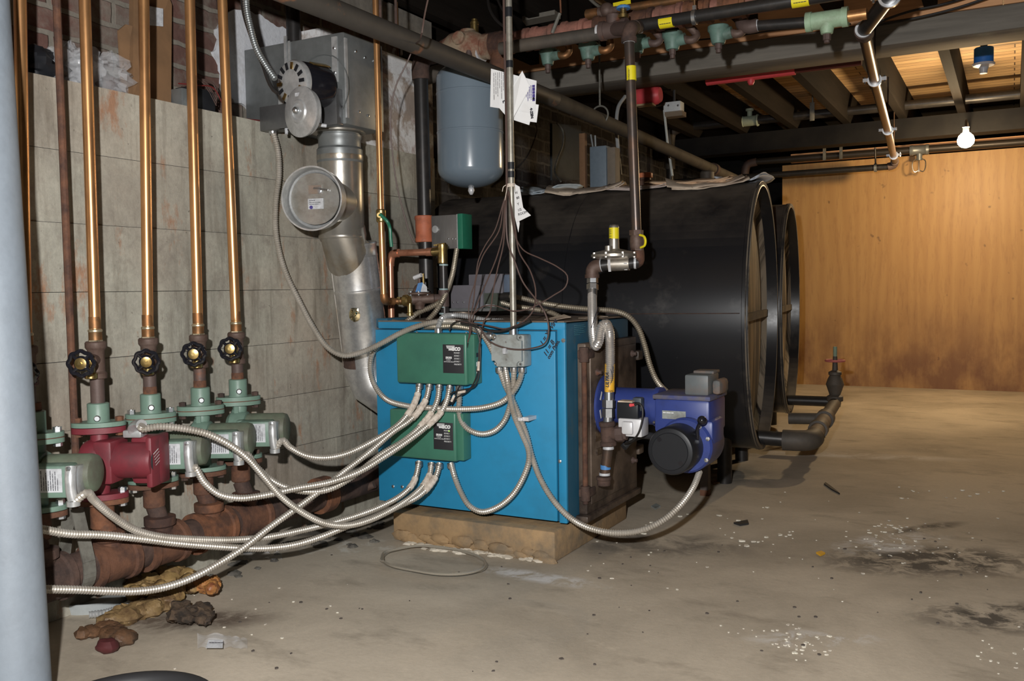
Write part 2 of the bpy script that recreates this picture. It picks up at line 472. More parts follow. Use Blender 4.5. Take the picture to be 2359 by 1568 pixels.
def brick_mat(name, c1, c2, mort, white=0.0):
    n = N(name); tc = n.n('ShaderNodeTexCoord'); sx = n.n('ShaderNodeSeparateXYZ'); n.l(tc.outputs['Object'], sx.inputs[0])
    cb = n.n('ShaderNodeCombineXYZ'); n.l(sx.outputs[1], cb.inputs[0]); n.l(sx.outputs[2], cb.inputs[1])
    ns = n.n('ShaderNodeTexNoise'); ns.inputs['Scale'].default_value = 14; n.l(tc.outputs['Object'], ns.inputs['Vector'])
    vm = n.n('ShaderNodeVectorMath', operation='SCALE'); n.l(ns.outputs['Color'], vm.inputs[0]); vm.inputs['Scale'].default_value = .018
    va = n.n('ShaderNodeVectorMath', operation='ADD'); n.l(cb.outputs[0], va.inputs[0]); n.l(vm.outputs[0], va.inputs[1])
    b = n.n('ShaderNodeTexBrick'); n.l(va.outputs[0], b.inputs['Vector']); b.inputs['Scale'].default_value = 1
    b.inputs['Brick Width'].default_value = .215; b.inputs['Row Height'].default_value = .074; b.inputs['Mortar Size'].default_value = .009; b.inputs['Mortar Smooth'].default_value = .3
    b.inputs['Color1'].default_value = (*c1, 1); b.inputs['Color2'].default_value = (*c2, 1); b.inputs['Mortar'].default_value = (*mort, 1)
    v = n.obj(); c = n.mix(n.math('MULTIPLY', n.ramp(n.noise(v, 5, 5, .7), .46, .62), .75, True), b.outputs['Color'], mort)
    f = n.noise(v, 30, 5, .7); k = n.math('ADD', n.math('MULTIPLY', f, .7), .62)
    cc = n.n('ShaderNodeCombineColor'); [n.l(k, cc.inputs[i]) for i in range(3)]
    c = n.mix(1.0, c, cc.outputs[0], 'MULTIPLY')
    h = n.math('ADD', n.math('MULTIPLY', b.outputs['Fac'], -1.0), n.math('MULTIPLY', n.noise(v, 45, 6, .7), .5))
    n.bump(h, .6, .008); n.b.inputs['Specular IOR Level'].default_value = .1
    return n.set(c, .9)


def floor_mat(stains):
    n = N('dusty_concrete_floor'); v = n.obj()
    base, dk = A(148, 138, 122, 2.6, .5), A(120, 111, 97, 2.6, .5)
    c = n.mix(n.ramp(n.noise(v, 1.3, 6, .62, .4), .38, .66), base, dk)
    c = n.mix(n.math('MULTIPLY', n.ramp(n.noise(n.obj(scale=(1, 2.2, 1), rot=(0, 0, .6), loc=(2, 5, 0)), 3.2, 7, .68), .54, .72), .55, True), c, A(94, 85, 72, 2.6, .62))
    c = n.mix(n.math('MULTIPLY', n.ramp(n.noise(n.obj(loc=(9, 5, 0)), 5.5, 7, .7), .62, .74), .5, True), c, A(178, 166, 146, 2.6, .62))
    c = n.mix(n.math('MULTIPLY', n.ramp(n.noise(v, 60, 4, .7), .68, .76), .6, True), c, A(84, 74, 62, 2.6, .62))
    for (x, y, rx, ry, rot, col, amt, ns, lo, hi) in stains:
        tc = n.n('ShaderNodeTexCoord'); mp = n.n('ShaderNodeMapping', vector_type='TEXTURE'); n.l(tc.outputs['Object'], mp.inputs['Vector'])
        mp.inputs['Location'].default_value = (x, y, 0); mp.inputs['Rotation'].default_value = (0, 0, rot); mp.inputs['Scale'].default_value = (rx, ry, 1)
        ln = n.n('ShaderNodeVectorMath', operation='LENGTH'); n.l(mp.outputs[0], ln.inputs[0])
        m = n.ramp(ln.outputs['Value'], 1.0, .45)
        f = n.ramp(n.noise(n.obj(scale=(1, 1, 1), loc=(x, y, 0)), ns, 7, .7, .6), lo, hi)
        c = n.mix(n.math('MULTIPLY', n.math('MULTIPLY', m, f, True), amt, True), c, col)
    f = n.noise(v, 70, 8, .78); k = n.math('ADD', n.math('MULTIPLY', f, .4), .8)
    cc = n.n('ShaderNodeCombineColor'); [n.l(k, cc.inputs[i]) for i in range(3)]
    c = n.mix(1.0, c, cc.outputs[0], 'MULTIPLY')
    n.bump(n.noise(v, 30, 8, .7), .2, .006)
    return n.set(c, .8)


def ply_mat():
    n = N('plywood'); v = n.obj(scale=(1, 1, .12))
    w = n.n('ShaderNodeTexWave', wave_type='BANDS', bands_direction='X'); w.inputs['Scale'].default_value = 3.4; w.inputs['Distortion'].default_value = 9
    w.inputs['Detail'].default_value = 4; w.inputs['Detail Scale'].default_value = 1.4; n.l(v, w.inputs['Vector'])
    c = n.mix(n.math('MULTIPLY', w.outputs['Fac'], .4), (.52, .3, .105), (.4, .205, .066))
    c = n.mix(n.math('MULTIPLY', n.ramp(n.noise(n.obj(scale=(9, 1, 1.2)), 6, 6, .65), .5, .75), .5, True), c, (.3, .14, .05))
    sp = n.ramp(n.noise(n.obj(loc=(4, 0, 2)), 14, 2, .5), .72, .78)
    c = n.mix(n.math('MULTIPLY', sp, .6, True), c, (.12, .06, .03))
    tc = n.n('ShaderNodeTexCoord'); sx = n.n('ShaderNodeSeparateXYZ'); n.l(tc.outputs['Object'], sx.inputs[0])
    damp = n.math('MULTIPLY', n.ramp(sx.outputs[2], .75, .2), n.ramp(n.noise(n.obj(scale=(1.5, 1, .8)), 3, 5, .6), .38, .62), True)
    c = n.mix(n.math('MULTIPLY', damp, .75, True), c, (.15, .052, .02))
    n.bump(w.outputs['Fac'], .05, .003)
    return n.set(c, .5)


def subfloor_mat():
    n = N('subfloor_boards'); tc = n.n('ShaderNodeTexCoord'); sx = n.n('ShaderNodeSeparateXYZ'); n.l(tc.outputs['Object'], sx.inputs[0])
    cb = n.n('ShaderNodeCombineXYZ'); n.l(sx.outputs[0], cb.inputs[0]); n.l(sx.outputs[1], cb.inputs[1])
    b = n.n('ShaderNodeTexBrick'); n.l(cb.outputs[0], b.inputs['Vector']); b.inputs['Scale'].default_value = 1
    b.inputs['Brick Width'].default_value = 1.9; b.inputs['Row Height'].default_value = .09; b.inputs['Mortar Size'].default_value = .004
    b.inputs['Color1'].default_value = (.5, .34, .17, 1); b.inputs['Color2'].default_value = (.36, .23, .11, 1); b.inputs['Mortar'].default_value = (.05, .03, .02, 1)
    c = n.mix(n.math('MULTIPLY', n.ramp(n.noise(n.obj(scale=(1, 8, 1)), 3, 5, .6), .5, .7), .6, True), b.outputs['Color'], (.2, .11, .05))
    sp = n.ramp(n.noise(n.obj(scale=(.8, 6, 1), loc=(3, 1, 0)), 2.2, 2, .5), .66, .7)
    c = n.mix(n.math('MULTIPLY', sp, .7, True), c, (.07, .04, .02))
    return n.set(c, .75)


def tank_end_mat():
    n = N('tank_end_dusty'); v = n.obj(scale=(3, 6, .6))
    f = n.ramp(n.noise(v, 1.4, 6, .6, .8), .46, .56)
    f = n.math('MINIMUM', n.math('MAXIMUM', f, 0.0), 1.0)
    c = n.mix(f, (.022, .019, .017), (.32, .26, .19))
    return n.set(c, .7)


concrete = concrete_mat()
patched = N('patched_wall'); _v = patched.obj()
_c = patched.mix(patched.ramp(patched.noise(_v, 5, 6, .7, .6), .45, .55), A(120, 108, 98, 3.2, .7), A(184, 178, 176, 3.2, .7))
_c = patched.mix(patched.math('MULTIPLY', patched.ramp(patched.noise(patched.obj(loc=(4, 2, 6)), 4, 5, .65), .54, .62), .8, True), _c, A(112, 82, 78, 3.2, .7))
_c = patched.mix(patched.ramp(patched.noise(_v, 26, 5, .7), .6, .72), _c, A(74, 66, 60, 3.2, .7)); patched.bump(patched.noise(_v, 30, 7, .7), .4, .008)
patched = patched.set(_c, .9)
brick_left = brick_mat('old_brick', A(104, 74, 66, 2.9), A(86, 66, 60, 2.9), A(118, 112, 102, 2.9))
brick_far = brick_mat('grey_brick', (.055, .05, .048), (.034, .032, .032), (.1, .095, .09))
plaster = M('white_plaster', A(205, 208, 214, 2.75), .9, 0, A(160, 158, 156, 2.75), 10, .5, .75, .12, .7, 40)
ply = ply_mat(); subfloor = subfloor_mat(); tank_end = tank_end_mat()
FLASH, BULB, BULB2, EXPO = 308.0, 72.0, 0.0, 0.0
# ============================================================ THE SETTING
WX = -2.24                                   # face of the concrete wall
stains = [
    (*P(2150, 1290, Z=0)[:2], .42, .2, .5, A(44, 42, 40, 2.9, .55), .97, 13, .42, .54),
    (*P(2330, 1420, Z=0)[:2], .3, .14, .5, A(46, 44, 42, 2.6, .55), .92, 15, .44, .56),
    (*P(2140, 1215, Z=0)[:2], .2, .05, .9, A(46, 44, 42, 3.0, .55), .9, 9, .36, .52),
    (*P(2050, 1250, Z=0)[:2], .28, .12, .9, A(168, 158, 146, 3.0, .4), .8, 11, .46, .62),
    (*P(1880, 1470, Z=0)[:2], .2, .07, .5, A(190, 184, 172, 2.4, .45), .5, 14, .5, .62),
    (*P(1500, 1250, Z=0)[:2], .45, .2, .3, A(66, 62, 56, 3.0, .55), .75, 7, .4, .58),
    (*P(740, 1210, Z=0)[:2], .3, .35, .0, A(60, 58, 54, 2.7, .55), .9, 7, .32, .5),
    (*P(760, 1260, Z=0)[:2], .35, .12, .5, A(160, 158, 150, 2.6, .45), .6, 13, .5, .62),
    (*P(440, 1430, Z=0)[:2], .28, .1, .6, A(74, 60, 48, 2.4, .55), .85, 9, .36, .55),
    (*P(1250, 1330, Z=0)[:2], .25, .06, 0, A(205, 194, 176, 2.6, .45), .7, 12, .44, .58),
    (*P(1990, 1050, Z=0)[:2], .6, .1, 0.2, A(150, 132, 112, 3.6, .35), .5, 5, .4, .6),
    (*P(1660, 1090, Z=0)[:2], .35, .3, 0, A(66, 66, 62, 3.3, .55), .7, 6, .38, .58),
]
fl = MB().lohi((-3.0, -1.6, -.12), (3.3, 9.7, 0))
struct('floor', fl, floor_mat(stains))

# board-formed concrete wall: every board course sits a little in or out
wl = MB(); zs = [0, .13, .32, .505, .693, .88, 1.066, 1.26, 1.451]
for i in range(8):
    y = -1.6; rnd = random.Random(i)
    while y < 3.42:
        y2 = min(3.42, y + rnd.uniform(1.3, 3.2))
        if 3.42 - y2 < .3: y2 = 3.42
        o = rnd.uniform(-.0045, .0045)
        wl.lohi((-2.62 + o, y, zs[i] + .0008), (WX + o, y2, zs[i + 1] - .0008))
        y = y2
wall_left = struct('wall_left', wl, concrete, sharp=20)
struct('wall_left', MB().lohi((-2.61, -1.6, 0), (WX - .0065, 3.42, 1.445)), rubber)
struct('wall_left', MB().lohi((-2.6, 2.68, 1.45), (WX - .004, 3.42, 1.84)), patched)
wb = MB().lohi((-2.6, -1.6, 1.451), (-2.42, 3.42, 2.32))
struct('wall_left', wb, brick_left)
wf = MB().lohi((-2.85, 3.42, 0), (-2.72, 9.7, 2.32))
struct('wall_left', wf, brick_far)
struct('wall_left', MB().lohi((-2.72, 3.3, 0), (-2.6, 3.42, 2.32)), brick_far)
# ragged white mortar smeared around the vent hole
pts = [(492, 70), (515, 45), (522, 25), (545, 22), (575, 30), (600, 40), (630, 58), (665, 75), (720, 90), (790, 110), (800, 290), (640, 290), (628, 262), (605, 262), (590, 248), (566, 252), (548, 236), (535, 240), (522, 215), (505, 196), (500, 150), (484, 120), (497, 100)]
pw = PX(-2.42, pts); rg = []
for i in range(len(pw)):
    a, b = pw[i], pw[(i + 1) % len(pw)]; n = max(1, int((b - a).length / .012))
    for k in range(n):
        q = a.lerp(b, k / n); nn = mnoise.noise(q * 45); rg.append(q + Vector((0, .012 * nn, .014 * mnoise.noise(q * 38 + Vector((5, 5, 5))))))
struct('plaster_patch', MB().poly3(rg, (.012, 0, 0)), plaster, wall_left)
# wooden sill plate along the top of the brick
struct('trim_1', MB().lohi((-2.5, -1.6, 2.0), (-2.36, 3.6, 2.1)), wood_dark)
struct('trim_1', MB().lohi((-2.47, -1.6, 1.955), (-2.40, 3.42, 1.998)), wood_light)

# back of the room
struct('wall_back', MB().lohi((-3.0, 9.55, 0), (3.3, 9.7, 2.4)), dark_void)
ws = MB().lohi((-1.775, 8.25, 0), (3.2, 8.275, 1.915))
struct('wall_plywood', ws, ply)
struct('trim_2', MB().lohi((-1.7, 8.235, 1.93), (3.2, 8.29, 2.005)), wood_light)
struct('wall_right', MB().lohi((3.2, -1.6, 0), (3.3, 9.6, 2.4)), dark_void)
struct('wall_front', MB().lohi((-3.0, -1.7, 0), (3.3, -1.6, 2.4)), dark_void)
struct('ceiling', MB().lohi((-3.0, -1.7, 2.34), (3.3, 9.7, 2.4)), subfloor)
for k in range(-6, 9):
    x = -.335 + k * .4
    struct('ceiling_joist', MB().lohi((x - .028, -1.6, 2.11), (x + .028, 9.5, 2.345)), wood_joist)
# timber girder over the tanks with a paler board bolted on top, and the black steel girder behind
struct('ceiling_beam', MB().box((.2, 4.725, 2.02), (6.6, .25, .108), b=.006), wood_dark)
bw = MB().lohi((-2.7, 4.595, 2.0755), (-.05, 4.66, 2.24)); struct('ceiling_beam', bw, wood_light)
struct('ceiling_beam', MB().lohi((-.045, 4.60, 2.0755), (3.19, 4.66, 2.24)), wood_light)
bb = MB()
bb.lohi((-2.7, 7.55, 1.955), (3.19, 7.75, 1.985)); bb.lohi((-2.7, 7.62, 1.985), (3.19, 7.65, 2.17)); bb.lohi((-2.7, 7.55, 2.1), (3.19, 7.75, 2.14))
struct('ceiling_beam', MB().lohi((-2.7, 7.55, 1.96), (3.19, 7.72, 2.11)), beam_blk)
# the grey steel post at the camera's elbow
cp = P(80, 784, t=1.9); cc = cp - (RGT * .066)
post = thing('support_column', 'pale grey painted round steel post standing nearest the camera at the left', 'column', (cc.x, cc.y, 0)); post['kind'] = 'structure'
dirp = (P(110, 1560, t=1.9) - P(14, 5, t=1.9))
p_lo = P(110, 1560, t=1.9) - RGT * .066; p_hi = P(14, 5, t=1.9) - RGT * .066
ax = (p_hi - p_lo); lo = p_lo + ax * ((0.012 - p_lo.z) / ax.z); hi = p_lo + ax * ((2.105 - p_lo.z) / ax.z)
part('post', MB().cyl(lo, hi, .066, seg=40), gray_col, post)
part('base_plate', MB().box((lo.x, lo.y, .006), (.2, .2, .012)), gray_col, post)

# ============================================================ THINGS ON THE WALL LEDGE
lz = 1.451
cb = thing('cardboard_box', 'tall folded brown cardboard box standing on the concrete ledge behind the copper pipes', 'box', P(340, 225, X=-2.3))
b1 = [P(306, 222, X=-2.29), P(394, 240, X=-2.31), P(396, 10, X=-2.36), P(390, -6, X=-2.36), P(308, -20, X=-2.36)]
for q in b1[:2]: q.z = lz + .003
part('panel', MB().poly3(b1, (-.02, 0, 0)), cardboard, cb)
b2 = [P(282, 212, X=-2.34), P(306, 222, X=-2.30), P(306, 60, X=-2.34), P(290, 56, X=-2.36), P(273, 70, X=-2.37)]
for q in b2[:2]: q.z = lz + .003
part('flap', MB().poly3(b2, (-.006, 0, 0)), cardboard, cb)
part('label', MB().poly3(PX(-2.334, [(344, 58), (376, 61), (376, 20), (344, 14)]), (-.001, 0, 0)), label_white, cb)
bars('printing', P(348, 30, X=-2.3345), (0, 1, 0), (0, 0, 1), .022, [(.6, .009), (1, .003), (.8, .003), (.4, .003)], .008, ink_black, cb)
bag = MB(); c0 = P(232, 190, X=-2.31)
bag.sphere((c0.x, c0.y, lz + .055), .085, 30, 20, (.7, 1.05, .62), .55, 9, 3)
c1 = P(165, 165, X=-2.32); bag.sphere((c1.x, c1.y, lz + .06), .075, 30, 20, (.7, 1.0, .85), .55, 9, 8)
single('plastic_bag', bag, plastic, 'crumpled clear plastic bag lying on the concrete ledge beside the cardboard box', 'bag')
kb = MB(); c2 = P(92, 130, X=-2.33); kb.sphere((c2.x, c2.y, lz + .045), .07, 22, 16, (.7, .95, .68), .45, 7, 2)
single('black_bundle', kb, black_plas, 'dark plastic bundle on the ledge at the far left behind the thin rusty pipe', 'bundle')
tm = thing('transformer', 'small black control motor with loose red wires on the concrete ledge', 'motor', P(445, 250, X=-2.3))
bp = P(442, 250, X=-2.30)
part('housing', MB().box((bp.x, bp.y + .015, lz + .036), (.07, .11, .07), b=.008), black_plas, tm)
part('cover', MB().box((bp.x, bp.y - .045, lz + .03), (.06, .04, .06), b=.004), galv_dull, tm, 'bare metal cover')
wr = MB()
for k in range(5):
    a = random.uniform(0, 6); wr.tube(spline([(bp.x, bp.y, lz + .07), (bp.x + .02, bp.y + .03 * sin(a), lz + .1), (bp.x + .03, bp.y + .05 + .03 * cos(a), lz + .09), (bp.x + .035, bp.y + .07, lz + .05 - .006 * k)], .01), .0022, 6)
part('wire', wr, wire_br, tm)
rw = MB().tube(spline([(bp.x + .01, bp.y - .06, lz + .075), (bp.x + .03, bp.y + .0, lz + .078), (bp.x + .035, bp.y + .06, lz + .08), (bp.x + .036, bp.y + .1, lz + .03), (bp.x + .037, bp.y + .12, lz + .006), (bp.x + .05, bp.y + .28, lz + .005)], .01), .0022, 6)
part('wire', rw, M('red_wire', A(110, 30, 28, 2.7), .5), tm, 'red wire')

# ============================================================ COPPER RISERS, VALVES AND PUMPS
RX = -2.08
risers = [dict(y=1.372, top=(46, 0)), dict(y=1.563, top=(195, 0)), dict(y=1.728, top=(331, 0)), dict(y=1.905, top=(437, 0)), dict(y=2.054, top=(512, 0))]
ordn = ['copper riser pipe in the shadow of the grey post, leftmost of the five', 'copper riser pipe directly above the red pump', 'copper riser pipe in front of the cardboard box, middle of the five', 'copper riser pipe crossing in front of the black ledge motor', 'copper riser pipe beside the white plaster patch, rightmost of the five']
for i, r in enumerate(risers):
    y = r['y']; tp = P(*r['top'], X=RX); bz = .765
    d = Vector((RX, tp.y, tp.z)) - Vector((RX, y, bz)); top = Vector((RX, y, bz)) + d * ((2.1 - bz) / d.z)
    t = thing('copper_riser', ordn[i], 'pipe', (RX, y, bz), 'copper risers of the heating zones')
    part('pipe', MB().cyl((RX, y, bz), top, .0145, seg=24), copper, t)
    part('adapter', MB().lathe([(.0165, -.03), (.0165, .012), (.0152, .014)], (RX, y, bz), (0, 0, 1)), copper_dull, t)
    part('solder_ring', MB().lathe([(.016, -.002), (.0178, .0), (.0178, .004), (.016, .006)], (RX, y, bz + .012), (0, 0, 1)), solder, t)
    part('hex_nut', MB().hexa((RX, y, bz - .026), (RX, y, bz - .01), .019), solder, t)
    part('flux_stain', MB().lathe([(.0148, 0), (.01475, .02), (.0146, .03)], (RX, y, bz + .02), (0, 0, 1)), copper_dull, t)
# boiler-drain valves with black handwheels
wheels = [(52, 862), (187, 837), (337, 833), (446, 815), (530, 803)]
vl = ['bronze drain valve in the shadow of the grey post, above the leftmost pump', 'bronze drain valve above the red pump, its black handwheel turned to the left', 'bronze drain valve on the middle copper riser, black handwheel facing out', 'bronze drain valve on the copper riser second from right, rusty outlet', 'bronze drain valve on the rightmost copper riser, smallest black handwheel']


def handwheel(mbw, mbn, c, ax, R):
    u, v, w = frame(ax); c = Vector(c); ring = []
    for k in range(64):
        a = 2 * pi * k / 64; rr = R * (1 + .055 * cos(8 * a)); ring.append(c + (u * cos(a) + v * sin(a)) * rr)
    mbw.tube(ring, .0052, 8, closed=True)
    for k in range(4):
        a = pi / 4 + pi / 2 * k; mbw.tube([c + (u * cos(a) + v * sin(a)) * R, c - w * .004], [.004, .006], 8)
    mbw.lathe([(.017, -.008), (.019, -.002), (.014, .003), (.001, .003)], c, w, 24)
    mbn.lathe([(.0145, .003), (.0145, .006), (.009, .0075), (.001, .0075)], c, w, 20); mbn.lathe([(.005, .006), (.005, .011), (.001, .011)], c, w, 6)


for i in range(5):
    y = risers[i]['y']; t = thing('drain_valve', vl[i], 'valve', (RX, y, .60), 'drain valves on the copper risers')
    zc = .705; b = MB()
    b.lathe([(.024, .655), (.0255, .657), (.0255, .668), (.021, .674), (.021, .728), (.0245, .733), (.0262, .736), (.0262, .748), (.023, .752)], (RX, y, 0), (0, 0, 1))
    wc = P(*wheels[i], X=RX + .055); ax = (wc - Vector((RX, y, zc))).normalized()
    b.tube([Vector((RX, y, zc)), Vector((RX, y, zc)) + ax * .038], [.017, .0145], 20)
    part('body', b, bronze, t)
    q = Vector((RX, y, zc)) + ax * .04
    part('outlet', MB().lathe([(.011, 0), (.011, -.03), (.0155, -.032), (.0155, -.044), (.012, -.046)], q, (0, 0, 1)), brass, t)
    part('bonnet', MB().lathe([(.013, 0), (.013, .01), (.009, .014), (.005, .016), (.005, .03)], q, ax), brass, t)
    hw, hn = MB(), MB(); handwheel(hw, hn, wc, ax, .030)
    h = part('handwheel', hw, black_gloss, t); part('nut', hn, brass, h)
    part('nipple', MB().cyl((RX, y, .59), (RX, y, .66), .0175, seg=22), iron_brown, t)


# ---- circulators (built at the origin, motor along +x)
FA = .38                                        # flange long axis, turned towards the viewer


def oval(L, W, n=40):
    out = []
    for k in range(n):
        a = 2 * pi * k / n; c, s = cos(a), sin(a)
        out.append((L * abs(c) ** .9 * (1 if c > 0 else -1), W * abs(s) ** .75 * (1 if s > 0 else -1) * (1 - .22 * abs(c) ** 2)))
    return out


def flange(z0, z1, L=.066, W=.04):
    m = MB(); m.prism(oval(L, W), (0, 0, z0), (cos(FA), sin(FA), 0), (-sin(FA), cos(FA), 0), z1 - z0); return m


def bolts(t, z0, z1, mat):
    for s in (-1, 1):
        x, y = cos(FA) * .05 * s, sin(FA) * .05 * s
        m = MB(); m.cyl((x, y, z0 - .012), (x, y, z1 + .012), .0048, seg=10); m.hexa((x, y, z1), (x, y, z1 + .011), .0105); m.hexa((x, y, z0 - .011), (x, y, z0), .0105)
        part('bolt', m, mat, t)


def circulator(loc, label, zt, zb, boltmat, dusty=True):
    """zt, zb: flange joints above and below the volute"""
    t = thing('circulator_pump', label, 'pump', (0, 0, 0), 'circulator pumps along the wall')
    b = MB()
    b.lathe([(.02, -.034), (.045, -.03), (.056, -.018), (.058, 0), (.058, .016), (.052, .026), (.04, .03)], (0, 0, 0), (1, 0, 0), 32)
    b.tube(spline([(0, 0, .02), (-.004, 0, .045), (.004, 0, zt - .03), (0, 0, zt - .008)], .008), .0215, 18)
    b.tube(spline([(0, 0, -.02), (-.004, 0, -.045), (.004, 0, zb + .03), (0, 0, zb + .008)], .008), .0215, 18)
    b.box((0, 0, .06), (.012, .05, .05)); b.box((.02, -.05, 0), (.02, .03, .07), b=.004)
    part('volute', b, turq, t)
    part('pump_flange', flange(zt - .013, zt - .001), turq, t); part('pump_flange', flange(zb + .001, zb + .013), turq, t)
    part('gasket', flange(zt - .0012, zt + .0012, .067, .041), rust, t)
    up = flange(zt + .001, zt + .013); up.lathe([(.03, zt + .012), (.027, zt + .018), (.027, zt + .064), (.024, zt + .066)], (0, 0, 0), (0, 0, 1))
    uf = part('top_flange', up, turq, t)
    part('set_screw', MB().lathe([(.0085, 0), (.0085, .006), (.006, .008), (.001, .008)], (cos(FA - pi / 2) * .024, sin(FA - pi / 2) * .024, zt + .03), (cos(FA - pi / 2), sin(FA - pi / 2), 0), 12), zinc, uf)
    part('collar_stain', MB().lathe([(.0185, zt + .064), (.0185, zt + .08), (.0179, zt + .086)], (0, 0, 0), (0, 0, 1)), rust_orange, uf)
    lf = flange(zb - .014, zb - .001); lf.lathe([(.026, zb - .07), (.029, zb - .066), (.029, zb - .02), (.033, zb - .012)], (0, 0, 0), (0, 0, 1))
    part('bottom_flange', lf, rust, t, 'rusty bottom flange')
    bolts(t, zt - .013, zt + .013, boltmat); bolts(t, zb - .013, zb + .013, boltmat)
    part('motor', MB().lathe([(.046, .028), (.0475, .034), (.0475, .134), (.0445, .145), (.037, .149), (.001, .151)], (0, 0, 0), (1, 0, 0), 36), turq_dust, t, 'dusty turquoise motor can')
    bx_ = part('capacitor_box', MB().box((.07, -.047, -.006), (.1, .062, .078), b=.007), turq, t)
    part('name_plate', MB().box((.064, -.0785, -.002), (.074, .0012, .056)), label_white, bx_)
    text('lettering', 'Taco', .019, (.046, -.0793, -.024), (0, 0, 1), (-1, 0, 0), ink_black, bx_, bold=.0006)
    bars('printing', (.053, -.0793, -.026), (0, 0, 1), (-1, 0, 0), .048, [(1, .0014), (.7, .0014), (.9, .0014), (.5, .0014), (1, .0014), (.85, .0014), (.95, .0014), (.6, .0014)], .0055, ink_black, bx_)
    c = MB(); c.box((.124, -.057, -.006), (.022, .05, .07), b=.004); c.tube(spline([(.124, -.08, .03), (.126, -.089, .008), (.128, -.091, -.03), (.131, -.09, -.046)], .006), .0125, 14)
    c.lathe([(.015, 0), (.015, .012)], (.131, -.09, -.048), (0, 0, -1), 16)
    part('cable_clamp', c, galv, t); part('screw', MB().lathe([(.006, 0), (.006, .006), (.001, .007)], (.124, -.09, .028), (0, -1, 0), 10), zinc, t)
    return t


PZ = .444
pl = ['turquoise circulator pump half hidden behind the grey post, leftmost of the row', 'turquoise circulator pump with white plate directly right of the red pump', 'turquoise circulator pump third from left, behind the bent silver cable', 'turquoise circulator pump at the right end of the row']
spots = [(0, risers[0]['y'] + .012, PZ - .005, .5), (2, risers[2]['y'], PZ, .54), (3, risers[3]['y'], PZ, .52), (4, risers[4]['y'], PZ + .01, .5)]
proto = circulator(None, pl[0], .088, -.092, zinc)
PUMPS = {}
for j, (k, y, z, a) in enumerate(spots):
    o = proto if j == 0 else duplicate(proto, (0, 0, 0)); o.location = (RX, y, z); o.rotation_euler = (0, 0, a); o['label'] = pl[j]; PUMPS[k] = (Vector((RX, y, z)), a)
    if k == 3 or k == 4:                       # the two right-hand pumps wear rusted bolts
        for ch in [c for c in bpy.data.objects if c.parent == o and c.name.startswith('bolt')]:
            ch.data = ch.data.copy(); ch.data.materials[0] = rust_dark


def pump_pt(k, p):
    l, a = PUMPS[k]; return l + Vector((p[0] * cos(a) - p[1] * sin(a), p[0] * sin(a) + p[1] * cos(a), p[2]))


# the red circulator
rp = thing('circulator_pump', 'red circulator pump with black round end plate, second from left in the row', 'pump', (0, 0, 0), 'circulator pumps along the wall')
zt, zb = .088, -.1
b = MB(); b.lathe([(.03, -.04), (.05, -.034), (.058, -.015), (.056, .012), (.05, .02)], (0, 0, 0), (1, 0, 0), 32)
b.tube([(0, 0, .03), (0, 0, zt - .006)], [.024, .021], 18); b.tube([(0, 0, -.03), (0, 0, zb + .006)], [.024, .021], 18)
b.box((.03, 0, 0), (.05, .094, .112), b=.008)
part('volute', b, redpump, rp)
part('motor', MB().lathe([(.046, .05), (.0465, .056), (.0465, .142), (.043, .151), (.03, .153), (.001, .153)], (0, 0, 0), (1, 0, 0), 36), redpump, rp)
ep = part('end_plate', MB().lathe([(.034, .153), (.034, .1545), (.001, .1545)], (0, 0, 0), (1, 0, 0), 30), black_label, rp, 'black round plate with scratched lettering')
bars('printing', (.155, -.022, .018), (0, 1, .35), (0, -.35, 1), .042, [(.7, .0022), (1, .0012), (.8, .0012), (.9, .0012), (.6, .0012)], .008, white_ink, ep)
part('terminal_box', MB().box((.118, .03, -.002), (.08, .05, .128), b=.012), redpump, rp)
part('terminal_box', MB().box((.146, .02, -.002), (.018, .104, .132), b=.007), redpump, rp)
part('pump_flange', flange(zt - .015, zt), redpump, rp); part('pump_flange', flange(zb, zb + .014), redpump, rp)
up = flange(zt + .0015, zt + .013); up.lathe([(.03, zt + .012), (.027, zt + .018), (.027, zt + .06), (.024, zt + .062)], (0, 0, 0), (0, 0, 1))
uf = part('top_flange', up, turq, rp, 'turquoise top flange')
part('set_screw', MB().lathe([(.0085, 0), (.0085, .006), (.006, .008), (.001, .008)], (cos(FA - pi / 2) * .024, sin(FA - pi / 2) * .024, zt + .024), (cos(FA - pi / 2), sin(FA - pi / 2), 0), 12), zinc, uf)
lf = flange(zb - .014, zb - .001); lf.lathe([(.026, zb - .08), (.03, zb - .076), (.03, zb - .02), (.034, zb - .012)], (0, 0, 0), (0, 0, 1))
part('bottom_flange', lf, rust_orange, rp, 'orange rusted bottom flange')
bolts(rp, zt - .014, zt + .013, rust_orange); bolts(rp, zb - .013, zb + .014, zinc)
c = MB(); c.tube(spline([(.085, .01, .066), (.09, .004, .082), (.11, -.01, .094), (.13, -.03, .096)], .006), .014, 14); c.box((.09, .015, .068), (.05, .04, .02), b=.004)
part('cable_clamp', c, galv, rp)
rp.location = (RX, risers[1]['y'], PZ - .002); rp.rotation_euler = (0, 0, .42); PUMPS[1] = (Vector(rp.location), .42)

